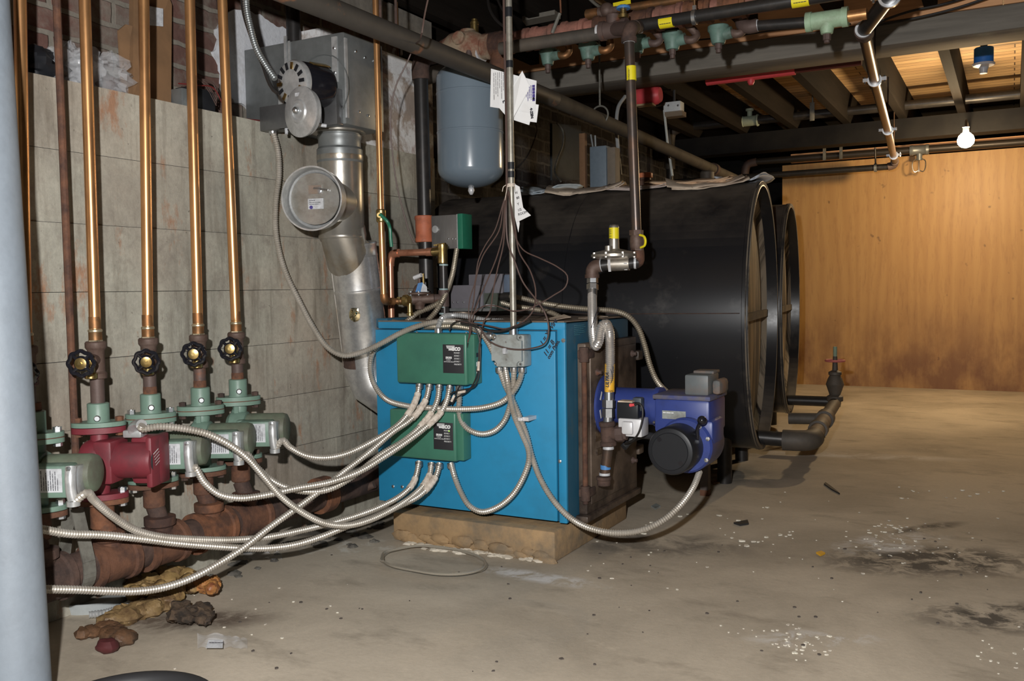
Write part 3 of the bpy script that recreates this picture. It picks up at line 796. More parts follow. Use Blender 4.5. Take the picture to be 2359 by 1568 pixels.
# ---- rusty manifold along the foot of the wall
HX, HZ, HR = -2.06, .178, .046
mf = thing('pipe_manifold', 'thick rusty iron header pipe running low along the concrete wall', 'pipe', (HX, 1.9, .1))
m = MB().cyl((HX, 1.0, HZ), (HX, 2.46, HZ), HR, seg=30); part('pipe', m, rust_dark, mf)
for i in range(5):
    y = risers[i]['y']; zb = (-.092 if i != 1 else -.1)
    tee = MB(); W = .062
    tee.lathe([(HR + .002, -W), (HR + .014, -W + .001), (HR + .014, -W + .018), (HR + .008, -W + .022), (HR + .008, W - .022), (HR + .014, W - .018), (HR + .014, W - .001), (HR + .002, W)], (HX, y, HZ), (0, 1, 0), 30)
    tee.lathe([(.036, 0), (.034, .052), (.042, .058), (.042, .08), (.032, .082)], (HX, y, HZ), (0, 0, 1), 24)
    tt = part('tee_fitting', tee, [rust_dark, rust, rust, rust_orange, rust][i], mf)
    part('nipple', MB().tube([(HX, y, HZ + .07), (RX, y, PZ + zb - .062)], .0245, 20), [rust_dark, rust_orange, rust_dark, rust, rust_dark][i], mf)
part('pipe', MB().cyl((HX, 2.45, HZ), (HX, 3.0, HZ), .045, seg=24), rust_dark, mf)
part('coupling', MB().lathe([(.05, 0), (.062, .002), (.062, .05), (.05, .052)], (HX, 2.38, HZ), (0, 1, 0), 28), rust_orange, mf)
st = MB()
for dx in (-1, 1):
    st.tube([(HX + .05 * dx, 1.475, HZ + .15), (HX + .055 * dx, 1.475, HZ + .05)], .002, 4)
sg = [P(168, 1245, X=-2.02), P(172, 1246, X=-2.02)]
ring = [Vector((HX + (HR + .004) * cos(a), 1.468, HZ + (HR + .004) * sin(a))) for a in [radians(x) for x in range(-180, 1, 12)]]
path = [Vector((HX - .02, 1.468, HZ + .16))] + [Vector((HX - .048, 1.468, HZ + .03))] + ring + [Vector((HX + .048, 1.468, HZ + .03)), Vector((HX + .01, 1.468, HZ + .16))]
sm = MB()
for i in range(len(path) - 1):
    a, b_ = path[i], path[i + 1]; d = (b_ - a).normalized(); nrm = d.cross(Vector((0, 1, 0))).normalized() * .0022
    w = Vector((0, .017, 0)); sm.add([a - w - nrm, a + w - nrm, a + w + nrm, a - w + nrm, b_ - w - nrm, b_ + w - nrm, b_ + w + nrm, b_ - w + nrm], [(0, 1, 2, 3), (4, 7, 6, 5), (0, 4, 5, 1), (1, 5, 6, 2), (2, 6, 7, 3), (3, 7, 4, 0)])
part('pipe_hanger', sm, strap_gray, mf, 'grey strap looped under the rusty pipe')
# thin rusty strip pipe by the wall and a small drain cock
single('thin_pipe', MB().tube([P(130, 0, X=-2.12) + Vector((0, 0, .45)), P(130, 0, X=-2.12), P(173, 1010, X=-2.12), P(185, 1240, X=-2.12)], .0095, 10), rust, 'thin rusty brown pipe running down the wall left of the copper risers', 'pipe')
dv = thing('drain_cock', 'small drain valve with black handwheel on the floor beside the rusty header end', 'valve', P(722, 1190, Y=2.5))
hc = P(731, 1168, Y=2.52); axw = Vector((.25, -.9, .15)).normalized()
hw, hn = MB(), MB(); handwheel(hw, hn, hc, axw, .023); part('handwheel', hw, black_gloss, dv); part('nut', hn, bronze, dv)
part('stem', MB().tube([hc - axw * .006, hc - axw * .06, Vector((HX + .06, 2.62, HZ))], [.007, .012, .014], 12), bronze, dv)

single('ceiling_board', MB().poly3([Vector(P(px, py, Z=2.105)) for px, py in ((1203, 48), (1278, 33), (1292, 44), (1212, 60))], (0, 0, .02)), M('pale_board', A(92, 88, 80, 3.4), .8), 'pale grey board nailed under the ceiling joists above the rusty header', 'board')
# ============================================================ BOILER
BX0, BX1, BY0, BY1, BZ0, BZ1 = -1.988, -1.243, 2.635, 3.19, .115, .762
pad = MB(); pad.box((-1.575, 2.885, .05), (.63, .62, .1), b=.008)
for k in range(26):
    x = random.uniform(-1.87, -1.28); pad.sphere((x, 2.572, random.uniform(.0, .035)), random.uniform(.012, .03), 10, 6, (1.6, .5, .7), .3, 6, k)
single('equipment_pad', pad, concrete_pad, 'raised tan concrete pad under the blue boiler', 'pad')
bo = thing('boiler', 'blue sheet-metal boiler standing on the concrete pad', 'boiler', (-1.6, 2.9, .1))
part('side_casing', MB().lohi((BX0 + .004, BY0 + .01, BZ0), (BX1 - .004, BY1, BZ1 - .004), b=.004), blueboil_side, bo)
fr = MB(); fr.lohi((BX0, BY0 - .006, BZ0 + .004), (BX1 - .034, BY0 + .012, BZ1 - .028), b=.003)
fp = part('front_panel', fr, blueboil, bo)
tr = MB(); tr.lohi((BX0 + .012, BY0 - .004, BZ1 - .024), (BX1, BY0 + .012, BZ1), b=.003); tr.lohi((BX1 - .028, BY0 - .004, BZ0), (BX1, BY0 + .012, BZ1 - .02), b=.003)
part('front_trim', tr, blueboil, bo)
lp = MB(); lp.lohi((BX0 + .01, BY0, BZ1), (BX1 - .004, BY1, BZ1 + .004)); part('top_panel', lp, M('dusty_top', A(112, 96, 80, 3.0), .9, 0, A(80, 66, 54, 3.0), 7, .4, .65, .2), bo)
part('left_lip', MB().lohi((BX0, BY0 + .0, BZ1 - .02), (BX0 + .05, BY0 + .16, BZ1 + .012), b=.003), blueboil_side, bo)
for q in [(1290, 1062), (906, 1120), (927, 1121)]:
    c = P(*q, Y=BY0 - .007); part('screw', MB().lathe([(.006, 0), (.006, .002), (.003, .004), (.001, .004)], c, (0, -1, 0), 12), zinc, fp)
c = P(1298, 784, Y=BY0 - .004); part('screw', MB().lathe([(.007, 0), (.007, .002), (.001, .003)], c, (0, -1, 0), 12), zinc, bo)
sd = BX1 + .001
bars('printing', (sd, 2.70, .748), (0, 1, 0), (0, 0, 1), .09, [(.9, .0014), (1, .0014), (.8, .0014), (.9, .0014), (.95, .0014), (.5, .0014)], .006, M('faded_print', S(90, 150, 165), .6), bo)
# marker scribble on the casing
hx = Vector((.55, 0, .83)); hy = Vector((-.83, 0, .55)); tb = Vector((0, -.0006, 0))
text('handwriting', '1 = Y Wire', .021, P(1250, 797, Y=BY0 - .0068), hx, hy, ink_black, fp, shear=.3, bold=.0006)
text('handwriting', '11 = B', .021, P(1258, 822, Y=BY0 - .0068), hx, hy, ink_black, fp, shear=.3, bold=.0006)
text('handwriting', 'com Prim.', .017, P(1265, 828, Y=BY0 - .0068), hx, hy, ink_black, fp, shear=.3, bold=.0006)
# cast-iron swing door on the right side with hinge strap
dx = BX1 + .012
dr = MB(); dr.lohi((BX1 - .002, 2.725, .125), (dx + .018, 3.185, .69), b=.006); dr.lohi((dx + .016, 2.75, .155), (dx + .024, 3.165, .665), b=.006)
door = part('burner_door', dr, door_iron, bo, 'brown cast-iron swing door')
part('bottom_ledge', MB().lohi((BX1 - .002, 2.70, .105), (dx + .03, 3.19, .126), b=.004), door_iron, bo)
hg = MB(); hg.cyl((dx + .016, 2.715, .165), (dx + .016, 2.715, .66), .009, seg=12)
part('hinge_rod', hg, rust, door)
for z in (.655, .2):
    b = MB(); b.box((dx + .012, 2.74, z), (.035, .07, .03), b=.006); b.cyl((dx + .016, 2.715, z - .024), (dx + .016, 2.715, z + .024), .016, seg=14)
    part('hinge', b, rust_dark, door)
for y, z in ((3.12, .63), (3.12, .24), (2.80, .59), (2.81, .215)):
    part('stud', MB().lathe([(.013, 0), (.013, .006), (.007, .012), (.007, .02), (.001, .021)], (dx + .022, y, z), (1, 0, 0), 10), iron_brown, door)
for z in (.62, .27):
    part('latch', MB().box((dx + .014, 3.19, z), (.04, .05, .035), b=.006), door_iron, door)
nb = MB(); nb.lohi((dx + .022, 2.78, .36), (dx + .026, 2.86, .47)); nb.lohi((dx + .022, 2.785, .315), (dx + .03, 2.87, .335)); part('name_badge', nb, M('badge_plate', (.08, .06, .05), .3, .6, (.25, .2, .15), 60), door)


pp = MB(); q = [Vector((-1.36, 2.72, BZ1 + .006)), Vector((-1.29, 2.66, BZ1 + .007)), Vector((-1.262, 2.72, BZ1 + .014)), Vector((-1.32, 2.79, BZ1 + .02))]
pp.poly3(q, (0, 0, .0015)); single('paper_scrap', pp, paper_dusty, 'dusty pinkish paper scrap lying on top of the blue boiler near its right edge', 'paper')
p2 = MB(); p2.poly3([Vector((-1.30, 2.86, BZ1 + .005)), Vector((-1.25, 2.8, BZ1 + .006)), Vector((-1.248, 3.0, BZ1 + .006)), Vector((-1.30, 3.05, BZ1 + .008))], (0, 0, .002))
single('paper_scrap', p2, paper_dusty, 'grey paper sheet lying flat on the boiler top behind the gas hose', 'paper')

# ---- green zone-relay boxes
def relay(quad, Y, label, led):
    (x0, y0), (x1, y1) = quad
    a = P(x0, y0, Y=Y - .06); c = P(x1, y1, Y=Y - .06); w = c.x - a.x; h = a.z - c.z; ctr = Vector(((a.x + c.x) / 2, Y - .032, (a.z + c.z) / 2))
    t = thing('relay_box', label, 'control box', (ctr.x, Y, c.z), 'green relay boxes on the boiler front')
    part('cover', MB().box(ctr + Vector((0, 0, 0)), (w, .058, h), b=.007, seg=3), green_box, t)
    part('side_flange', MB().lohi((c.x - .002, Y - .05, c.z + .004), (c.x + .024, Y - .001, a.z - .004), b=.003), green_box, t)
    fy = Y - .0615; lx0 = a.x + w * .675; lx1 = a.x + w * .965; lz1 = a.z - h * .215; lz0 = a.z - h * .77
    lb = part('label_panel', MB().lohi((lx0, fy, lz0), (lx1, fy + .001, lz1), b=.0003), black_label, t)
    W = lx1 - lx0; fy2 = fy - .0005
    text('lettering', 'aco', .0235, (lx0 + W * .44, fy2, lz1 - h * .115), (1, 0, 0), (0, 0, 1), white_ink, lb, bold=.0010, shear=.15)
    tt = MB(); y_ = lz1 - h * .022
    for k in range(3): tt.poly3([Vector((lx0 + W * (.17 + .012 * k), fy2, y_ - .0036 * k)), Vector((lx0 + W * .58, fy2, y_ - .0036 * k)), Vector((lx0 + W * .58, fy2, y_ - .0036 * k - .0023)), Vector((lx0 + W * (.185 + .012 * k), fy2, y_ - .0036 * k - .0023))], (0, -.0003, 0))
    tt.poly3([Vector((lx0 + W * .26, fy2, y_ - .009)), Vector((lx0 + W * .58, fy2, y_ - .009)), Vector((lx0 + W * .545, fy2, y_ - .0125)), Vector((lx0 + W * .45, fy2, y_ - .0125)), Vector((lx0 + W * .435, fy2, lz1 - h * .115)), Vector((lx0 + W * .28, fy2, lz1 - h * .115)), Vector((lx0 + W * .30, fy2, y_ - .0125))], (0, -.0003, 0))
    part('emblem', tt, white_ink, lb)
    for k, s in enumerate(('POWER', 'ZONE 1', 'ZONE 2', 'ZONE 3', 'PRIORITY')):
        z = lz1 - h * (.175 + .055 * k)
        text('lettering', s, .0068, (lx0 + W * .54, fy2, z), (1, 0, 0), (0, 0, 1), white_ink, lb)
        if k < 4: part('indicator', MB().lathe([(.0022, 0), (.0022, .0008), (.001, .0012)], (lx0 + W * .81, fy2, z + .002), (0, -1, 0), 10), green_led if (led and k == 0) else galv_dull, lb)
    text('lettering', 'SR503', .0095, (lx0 + W * .14, fy2, lz1 - h * .275), (1, 0, 0), (0, 0, 1), white_ink, lb, bold=.0004)
    text('lettering', '3 ZONE', .005, (lx0 + W * .16, fy2, lz1 - h * .31), (1, 0, 0), (0, 0, 1), white_ink, lb)
    text('lettering', 'SWITCHING RELAY', .0048, (lx0 + W * .05, fy2, lz1 - h * .345), (1, 0, 0), (0, 0, 1), white_ink, lb)
    part('screw', MB().lathe([(.004, 0), (.004, .003), (.001, .004)], (a.x + w * .25, Y - .035, a.z), (0, 0, 1), 10), zinc, t)
    part('screw', MB().lathe([(.004, 0), (.004, .003), (.001, .004)], (a.x + w * .95, Y - .035, a.z), (0, 0, 1), 10), zinc, t)
    return t, a, c


rA, aA, cA = relay(((912, 766), (1076, 888)), BY0 - .007, 'upper green relay box on the blue boiler front, beside the grey switch box', False)
for k, z in enumerate((.655, .625, .60)): part('slot', MB().box((cA.x + .0245, 2.60, z), (.002, .02, .014)), white_met if k else black_plas, rA)
rB, aB, cB = relay(((897, 941), (1051, 1064)), BY0 - .007, 'lower green relay box on the blue boiler front with a lit green lamp', True)

# ---- grey switch box and conduit pole
a = P(1136, 770, Y=2.575); c = P(1206, 845, Y=2.575); w = c.x - a.x; h = a.z - c.z
sb = thing('switch_box', 'square grey cast switch box at the foot of the conduit pole on the boiler front', 'switch', ((a.x + c.x) / 2, BY0, c.z))
part('box', MB().box(((a.x + c.x) / 2 + .004, 2.60, (a.z + c.z) / 2), (w, .054, h), b=.006), cast_grey, sb)
cv = MB(); ctr = Vector(((a.x + c.x) / 2, 2.574, (a.z + c.z) / 2)); n_ = w * .17
poly = [(-w / 2 + n_, -h / 2), (w / 2 - n_, -h / 2), (w / 2 - n_, -h / 2 + n_ * .6), (w / 2 - n_ * .6, -h / 2 + n_), (w / 2, -h / 2 + n_), (w / 2, h / 2 - n_), (w / 2 - n_ * .6, h / 2 - n_), (w / 2 - n_, h / 2 - n_ * .6), (w / 2 - n_, h / 2), (-w / 2 + n_, h / 2), (-w / 2 + n_, h / 2 - n_ * .6), (-w / 2 + n_ * .6, h / 2 - n_), (-w / 2, h / 2 - n_), (-w / 2, -h / 2 + n_), (-w / 2 + n_ * .6, -h / 2 + n_), (-w / 2 + n_, -h / 2 + n_ * .6)]
cv.prism(poly, ctr, (1, 0, 0), (0, 0, 1), .012); cvr = part('cover', cv, cast_grey, sb)
for sx in (-1, 1):
    for sz in (-1, 1): part('screw', MB().lathe([(.006, 0), (.005, .004), (.002, .004), (.0019, .001)], ctr + Vector((sx * (w / 2 - .009), 0, sz * (h / 2 - .009))), (0, -1, 0), 12), zinc, sb)
part('switch_lever', MB().box(ctr + Vector((0, -.018, 0)), (.012, .022, .02), b=.003), label_white, sb, 'white toggle lever')
for z in (.028, -.028): part('screw', MB().lathe([(.0035, 0), (.003, .003), (.001, .003)], ctr + Vector((0, -.012, z)), (0, -1, 0), 10), zinc, cvr)
pole_x = P(1183, 760, Y=2.595).x
pt = P(1172, 5, Y=2.595); pb = Vector((pole_x, 2.595, a.z)); dd = pt - pb; ptop = pb + dd * ((2.1 - pb.z) / dd.z)
po = thing('conduit_pole', 'straight grey steel conduit rising from the switch box to the ceiling', 'conduit', pb)
part('pipe', MB().cyl(pb, ptop, .0105, seg=20), emt, po)
part('connector', MB().lathe([(.015, 0), (.015, .018), (.012, .02)], pb, (0, 0, 1), 20), zinc, po)
for py, hh in ((148, .022), (382, .022), (402, .02), (28, .03)):
    q = P(1175, py, Y=2.595); k = pb + dd * ((q.z - pb.z) / dd.z); part('tape', MB().cyl(k - dd.normalized() * hh / 2, k + dd.normalized() * hh / 2, .0118, seg=20), black_plas, po, 'black tape band')

def pole_at(py):
    q = P(1176, py, Y=2.595); return pb + dd * ((q.z - pb.z) / dd.z)


# papers taped to the pole
sheets = [
    ('white printed card taped to the conduit pole, its left half over the grey tank', [(1131, 158), (1236, 186), (1233, 262), (1129, 246)], 2.615, 0),
    ('pointed white paper slip taped behind the conduit pole, top corner up', [(1203, 163), (1222, 201), (1180, 275), (1165, 225)], 2.606, 1),
    ('lowest white paper slip on the conduit pole with a black handwritten note on its edge', [(1150, 228), (1241, 241), (1236, 282), (1221, 280), (1219, 288), (1170, 272), (1151, 250)], 2.612, 2)]
for lab, q, Y, k in sheets:
    t = thing('paper_card', lab, 'paper', P(*q[0], Y=Y))
    fn = [P(a_, b_, Y=Y + (.004 if i % 2 else -.004)) for i, (a_, b_) in enumerate(q)]
    part('sheet', MB().poly3(fn, (0, .0008, 0)), paper, t)
    fy = Y - .0052
    if k == 0:
        bars('printing', P(1137, 168, Y=fy), (.0, 0, -1), (1, 0, -.1), .085, [(1, .0012), (.8, .0012), (.9, .0012), (.6, .0012), (1, .0012), (.7, .0012)], -.007, ink_black, t)
        bars('printing', P(1226, 196, Y=fy), (.0, 0, -1), (1, 0, 0), .05, [(1, .009), (.9, .002), (.8, .002), (.95, .002), (.7, .002)], .0055, ink, t)
        part('hole', MB().lathe([(.004, 0), (.004, .0005)], P(1229, 227, Y=fy), (0, -1, 0), 14), black_plas, t)
    if k == 2:
        text('handwriting', '4-ZEN', .012, P(1221, 249, Y=fy), (.1, 0, -1), (1, 0, .1), ink_black, t, bold=.0006)
        text('handwriting', 'L', .016, P(1158, 232, Y=fy), (.2, 0, -1), (1, 0, .2), ink_black, t, bold=.0008)
# string tied on the pole with a hand-written cloth tag
tg = thing('tag', 'white hand-written tag tied with string to the conduit pole below the grey tank', 'tag', pole_at(430))
q = [P(1186, 424, Y=2.578), P(1197, 430, Y=2.576), P(1205, 478, Y=2.574), P(1223, 496, Y=2.572), P(1190, 512, Y=2.576), P(1188, 470, Y=2.58)]
part('sheet', MB().poly3(q, (0, .001, 0)), paper, tg)
q = [P(1184, 430, Y=2.583), P(1191, 470, Y=2.582), P(1197, 515, Y=2.58), P(1194, 535, Y=2.58), P(1186, 500, Y=2.582)]
part('sheet', MB().poly3(q, (0, .001, 0)), paper, tg)
for s_, px, py in (('N', 1187, 447), ('80', 1190, 459), ('Y', 1192, 473), ('1/2', 1193, 487), ('ROOM', 1194, 497)):
    text('handwriting', s_, .011, P(px, py, Y=2.570), (1, 0, .25), (-.25, 0, 1), ink_black, tg)
sg = MB()
for k in range(4):
    ax_ = dd.normalized(); sg.torus(pole_at(424 + 2 * k), ax_ + Vector((.1 * sin(k * 2), 0, 0)), .0125, .0014, 24, 6)
sg.tube(spline([pole_at(424) + Vector((-.012, -.004, 0)), P(1160, 430, Y=2.58), P(1157, 441, Y=2.58)], .004), .0012, 6)
sg.tube(spline([pole_at(426) + Vector((-.008, -.01, 0)), P(1166, 445, Y=2.578), P(1162, 470, Y=2.578)], .004), .0012, 6)
part('string', sg, tape_white, tg)

# ============================================================ BURNER AND GAS TRAIN
bc = P(1388, 962, X=dx + .03); BYc = 2.87; BZc = .475
bu = thing('burner', 'blue power burner on the boiler door with a round black motor', 'burner', (-.95, BYc, .2))
fl_ = MB(); fl_.lathe([(.102, 0), (.102, .008), (.095, .012), (.05, .012)], (dx + .026, BYc, BZc), (1, 0, 0), 44)
flg = part('mounting_flange', fl_, blueburn, bu)
for k in range(8):
    aa = 2 * pi * k / 8 + .3; sl = MB(); cc_ = Vector((dx + .0385, BYc + .078 * cos(aa), BZc + .078 * sin(aa)))
    sl.box(cc_, (.002, .03, .009), R=Matrix.Rotation(aa + pi / 2, 3, 'X'), b=.0009); part('slot', sl, white_met, flg)
part('air_tube', MB().lathe([(.06, 0), (.06, .17), (.066, .172), (.066, .19)], (dx + .036, BYc, BZc), (1, 0, 0), 36), blueburn, bu)
x0 = P(1513, 985, Y=2.80).x; x1 = P(1648, 985, Y=2.84).x
hb = MB(); hb.lohi((x0, 2.775, .405), (x1, 2.96, .515), b=.01)
hs = part('housing', hb, blueburn, bu)
part('housing_lid', MB().lohi((x0 - .004, 2.77, .513), (x1 + .004, 2.965, .528), b=.004), M('dusty_blue_lid', A(84, 80, 88, 2.95), .7, 0, A(60, 66, 110, 2.95), 20, .4, .6), bu)
mc = P(1543, 1040, Y=2.645)
sc = Vector((mc.x + .014, 2.765, mc.z + .003)); scr = MB(); scr.lathe([(.03, -.02), (.081, -.02), (.087, -.012), (.087, .12), (.08, .13), (.03, .13)], sc, (0, 1, 0), 44)
scr.lohi((sc.x - .02, sc.y - .01, sc.z), (sc.x + .087, sc.y + .12, sc.z + .08), b=.01)
part('fan_scroll', scr, blueburn, bu)
part('motor', MB().lathe([(.062, 0), (.07, .003), (.074, .012), (.074, .13), (.07, .14), (.03, .14)], mc, (0, 1, 0), 44), black_plas, bu)
me_ = MB(); me_.lathe([(.058, 0), (.056, -.003), (.001, -.003)], mc, (0, 1, 0), 40)
mcap = part('motor_cap', me_, black_plas, bu)
for aa in (2.3, -.75): part('hole', MB().lathe([(.007, 0), (.007, -.0015), (.001, -.0015)], mc + Vector((.048 * cos(aa), -.003, .048 * sin(aa))), (0, 1, 0), 14), black_gloss, mcap)
part('clamp_ring', MB().lathe([(.076, .0), (.079, .002), (.079, .01), (.076, .012)], mc + Vector((0, .118, 0)), (0, 1, 0), 44), galv, bu)
for aa in (.9, .35, -.5):
    part('bolt', MB().lathe([(.007, 0), (.007, -.008), (.001, -.009)], sc + Vector((.0805 * cos(aa), -.02, .0805 * sin(aa))), (0, 1, 0), 6), zinc, bu)
hd = MB(); hd.tube(spline([P(1601, 1030, Y=2.72), P(1607, 1010, Y=2.715), P(1606, 990, Y=2.71), P(1613, 972, Y=2.705)], .006), .0055, 10); part('handle', hd, black_gloss, bu)
part('knob', MB().sphere(P(1617, 968, Y=2.70), .0145, 18, 12), black_gloss, bu)
ctl = MB(); q = P(1577, 944, Y=2.80); q2 = P(1632, 944, Y=2.80)
ctl.lohi((q.x, 2.80, .527), (q2.x, 2.92, .592), b=.006); cb_ = part('control_module', ctl, M('grey_module', A(84, 90, 92, 2.95), .5, 0, A(100, 84, 74, 2.95), 9, .5, .75), bu)
c2_ = MB(); c2_.lohi((q2.x + .001, 2.83, .527), (q2.x + .03, 2.93, .575), b=.012); c2_.lohi((q.x + .01, 2.86, .59), (q2.x + .0, 2.93, .6), b=.003); part('module_cover', c2_, M('dusty_module_cover', A(112, 88, 72, 2.95), .75, 0, A(80, 82, 82, 2.95), 20, .4, .6), bu)
part('rating_plate', MB().lohi((P(1525, 970, Y=2.77).x, 2.7725, .452), (P(1579, 970, Y=2.77).x, 2.7745, .478)), cast_grey, bu)
bars('printing', (P(1527, 970, Y=2.77).x, 2.7722, .47), (1, 0, 0), (0, 0, 1), .07, [(.5, .003)], .006, white_ink, bu)
for px, py in ((1507, 973), (1517, 938), (1524, 936), (1541, 931)): part('screw', MB().lathe([(.005, 0), (.005, .004), (.001, .006)], P(px, py, Y=2.79), (0, -.6, .8), 8), zinc, bu)
pst = P(1625, 1140, Z=0.0)
part('support_leg', MB().box((pst.x, pst.y, .15), (.034, .034, .30)), M('leg_steel', A(70, 62, 58, 3.5), .6, .2, A(120, 66, 50, 3.5), 6, .55, .7), bu)
part('foot', MB().box((pst.x, pst.y, .012), (.036, .036, .024)), rust, bu)
# gas valve block
v0 = P(1424, 1004, Y=2.735); v1 = P(1478, 966, Y=2.735)
vb = MB(); vb.lohi((v0.x, 2.735, v0.z), (v1.x, 2.80, v1.z), b=.004); vb.box(((v0.x + v1.x) / 2 - .006, 2.733, (v0.z + v1.z) / 2), (.038, .02, .042), b=.006)
gv = thing('gas_valve', 'pale grey gas valve block with black coil in front of the blue burner tube', 'valve', ((v0.x + v1.x) / 2, 2.77, v0.z))
part('body', vb, white_met, gv)
s0 = P(1421, 966, Y=2.745); s1 = P(1470, 928, Y=2.745)
part('solenoid_coil', MB().lohi((s0.x, 2.742, s0.z + .001), (s1.x, 2.79, s1.z), b=.004), black_plas, gv)
part('coil_cap', MB().lohi((s0.x + .004, 2.745, s1.z), (s1.x - .02, 2.785, s1.z + .004)), paper_dusty, gv)
s2 = P(1458, 934, Y=2.77); part('plug', MB().lohi((s2.x, 2.765, s1.z - .03), (s2.x + .03, 2.795, s1.z + .014), b=.004), M('plug_grey', A(58, 66, 74, 2.95), .5), gv)
part('wire_end', MB().tube([P(1452, 933, Y=2.74), P(1462, 932, Y=2.735)], [.006, .004], 8), red_paint, gv, 'red wire terminal')
part('wire', MB().tube(spline([P(1462, 932, Y=2.735), P(1473, 929, Y=2.732), P(1480, 940, Y=2.73), P(1479, 970, Y=2.728), P(1472, 995, Y=2.73), P(1460, 1012, Y=2.745), P(1440, 1022, Y=2.78)], .008), .0035, 8), wire_blk, gv)
hs_ = MB().tube(spline([P(1437, 1030, Y=2.80), P(1450, 1015, Y=2.82), P(1475, 1003, Y=2.83), P(1500, 1004, Y=2.82), P(1520, 1012, Y=2.80)], .01), .012, 12)
single('air_hose', hs_, rubber, 'dark rubber hose looping under the blue burner tube', 'hose')
# drip leg and tee
gt = thing('drip_leg', 'brown iron gas tee with capped drip leg hanging in front of the boiler door', 'pipe', P(1391, 1112, Y=2.74))
tx = P(1400, 1000, Y=2.74); gb = MB()
gb.lathe([(.024, -.038), (.027, -.036), (.027, -.026), (.0225, -.022), (.0225, .024), (.026, .028), (.026, .04), (.022, .042)], tx, (-.06, 0, 1), 24)
gb.tube([tx, tx + Vector((.045, .006, .006))], [.021, .023], 20); part('tee_fitting', gb, rust_dark, gt)
part('hex_nipple', MB().lathe([(.026, .03), (.027, .034), (.027, .052), (.022, .056), (.022, .064)], tx, (1, .1, .1), 8), iron_brown, gt)
lo_ = P(1393, 1092, Y=2.74)
part('nipple', MB().cyl(tx - Vector((-.002, 0, .036)), lo_, .0165, seg=20), steel_pipe, gt)
part('sealant', MB().lathe([(.0185, 0), (.0178, .009)], tx - Vector((-.002, 0, .048)), (0, 0, 1), 20), label_white, gt); part('sealant', MB().lathe([(.0185, 0), (.0178, .008)], lo_ - Vector((0, 0, .003)), (0, 0, 1), 20), label_white, gt)
part('sticker', MB().lathe([(.0170, 0), (.0170, .014)], P(1395, 1080, Y=2.74), (0, 0, 1), 20), blue_tag, gt)
part('cap', MB().lathe([(.021, 0), (.022, .002), (.022, .016), (.025, .02), (.025, .028), (.02, .029)], P(1391, 1117, Y=2.74), (0, 0, 1), 24), rust_dark, gt)
# flexible corrugated gas connector
gf = thing('gas_connector', 'shiny corrugated gas hose bent in an S with a yellow sleeve', 'hose', P(1402, 960, Y=2.74))
pth = [P(1364, 680, Y=2.85), P(1365, 735, Y=2.775), P(1367, 775, Y=2.735), P(1372, 797, Y=2.72), P(1379, 787, Y=2.715), P(1383, 765, Y=2.72), P(1389, 749, Y=2.725), P(1397, 746, Y=2.73), P(1403, 760, Y=2.735), P(1405, 785, Y=2.745), P(1405, 850, Y=2.74), P(1403, 905, Y=2.74)]
def ridged(pts, r, pitch=.0075, amp=.12, seg=10, n=4):
    q = spline(pts, pitch / n); m = MB()
    m.tube(q, [r * (1 + amp * (cos(2 * pi * i / n))) for i in range(len(q))], seg); return m


part('hose', ridged(pth, .0152, .0062, .06, 16), M('stainless_hose', (.78, .75, .71), .3, .75, (.66, .63, .6), 20, .4, .6, .05), gf)
tp_ = pth[0]
ft = MB(); ft.hexa(P(1365, 655, Y=2.865), P(1365, 667, Y=2.86), .0205); ft.cyl(P(1365, 665, Y=2.86), P(1364, 685, Y=2.85), .0165, seg=20); ft.hexa(P(1365, 640, Y=2.87), P(1365, 652, Y=2.867), .0195)
part('union_nut', ft, zinc, gf)
fb = MB(); fb.cyl(P(1403, 900, Y=2.74), P(1403, 922, Y=2.74), .0155, seg=20); fb.hexa(P(1402, 920, Y=2.74), P(1402, 938, Y=2.74), .021); fb.hexa(P(1401, 940, Y=2.74), P(1401, 960, Y=2.74), .02); fb.cyl(P(1401, 955, Y=2.74), P(1400, 982, Y=2.74), .0155, seg=20)
part('union_nut', fb, zinc, gf)
sv = MB().tube([P(1405, 838, Y=2.743), P(1404, 902, Y=2.74)], .0164, 24); slv = part('sleeve', sv, yellow_gas, gf, 'yellow printed sleeve')
c_ = P(1404, 872, Y=2.722)
text('lettering', 'ULTRA', .016, P(1402.5, 893, Y=2.7215), (0, 0, 1), (-1, 0, 0), ink_black, slv, bold=.0004, shear=.3)
text('lettering', 'flow', .0125, P(1414, 858, Y=2.728), (0, 0, 1), (-1, -.55, 0), ink_black, slv)
text('lettering', 'GAS', .0085, P(1402, 902, Y=2.7215), (1, 0, 0), (0, 0, 1), ink_black, slv)
sw = MB(); arc = [Vector((c_.x + .0052 - .0085 * (k / 12 - .5) ** 2 * 4 + .004, 2.7255, c_.z - .018 + .05 * k / 12)) for k in range(13)]
sw.tube(arc, [.0004 + .0011 * sin(pi * k / 12) for k in range(13)], 6); part('swoosh', sw, ink_black, slv)
part('tag', MB().poly3([P(1357, 690, Y=2.82), P(1365, 690, Y=2.82), P(1366, 758, Y=2.735), P(1358, 758, Y=2.735)], (0, .0008, 0)), label_white, gf, 'white printed tag')
bars('printing', P(1363, 755, Y=2.7335), (0, .9, 1), (-1, 0, 0), .09, [(1, .003), (.7, .001), (.9, .001)], .0035, ink_black, gf)
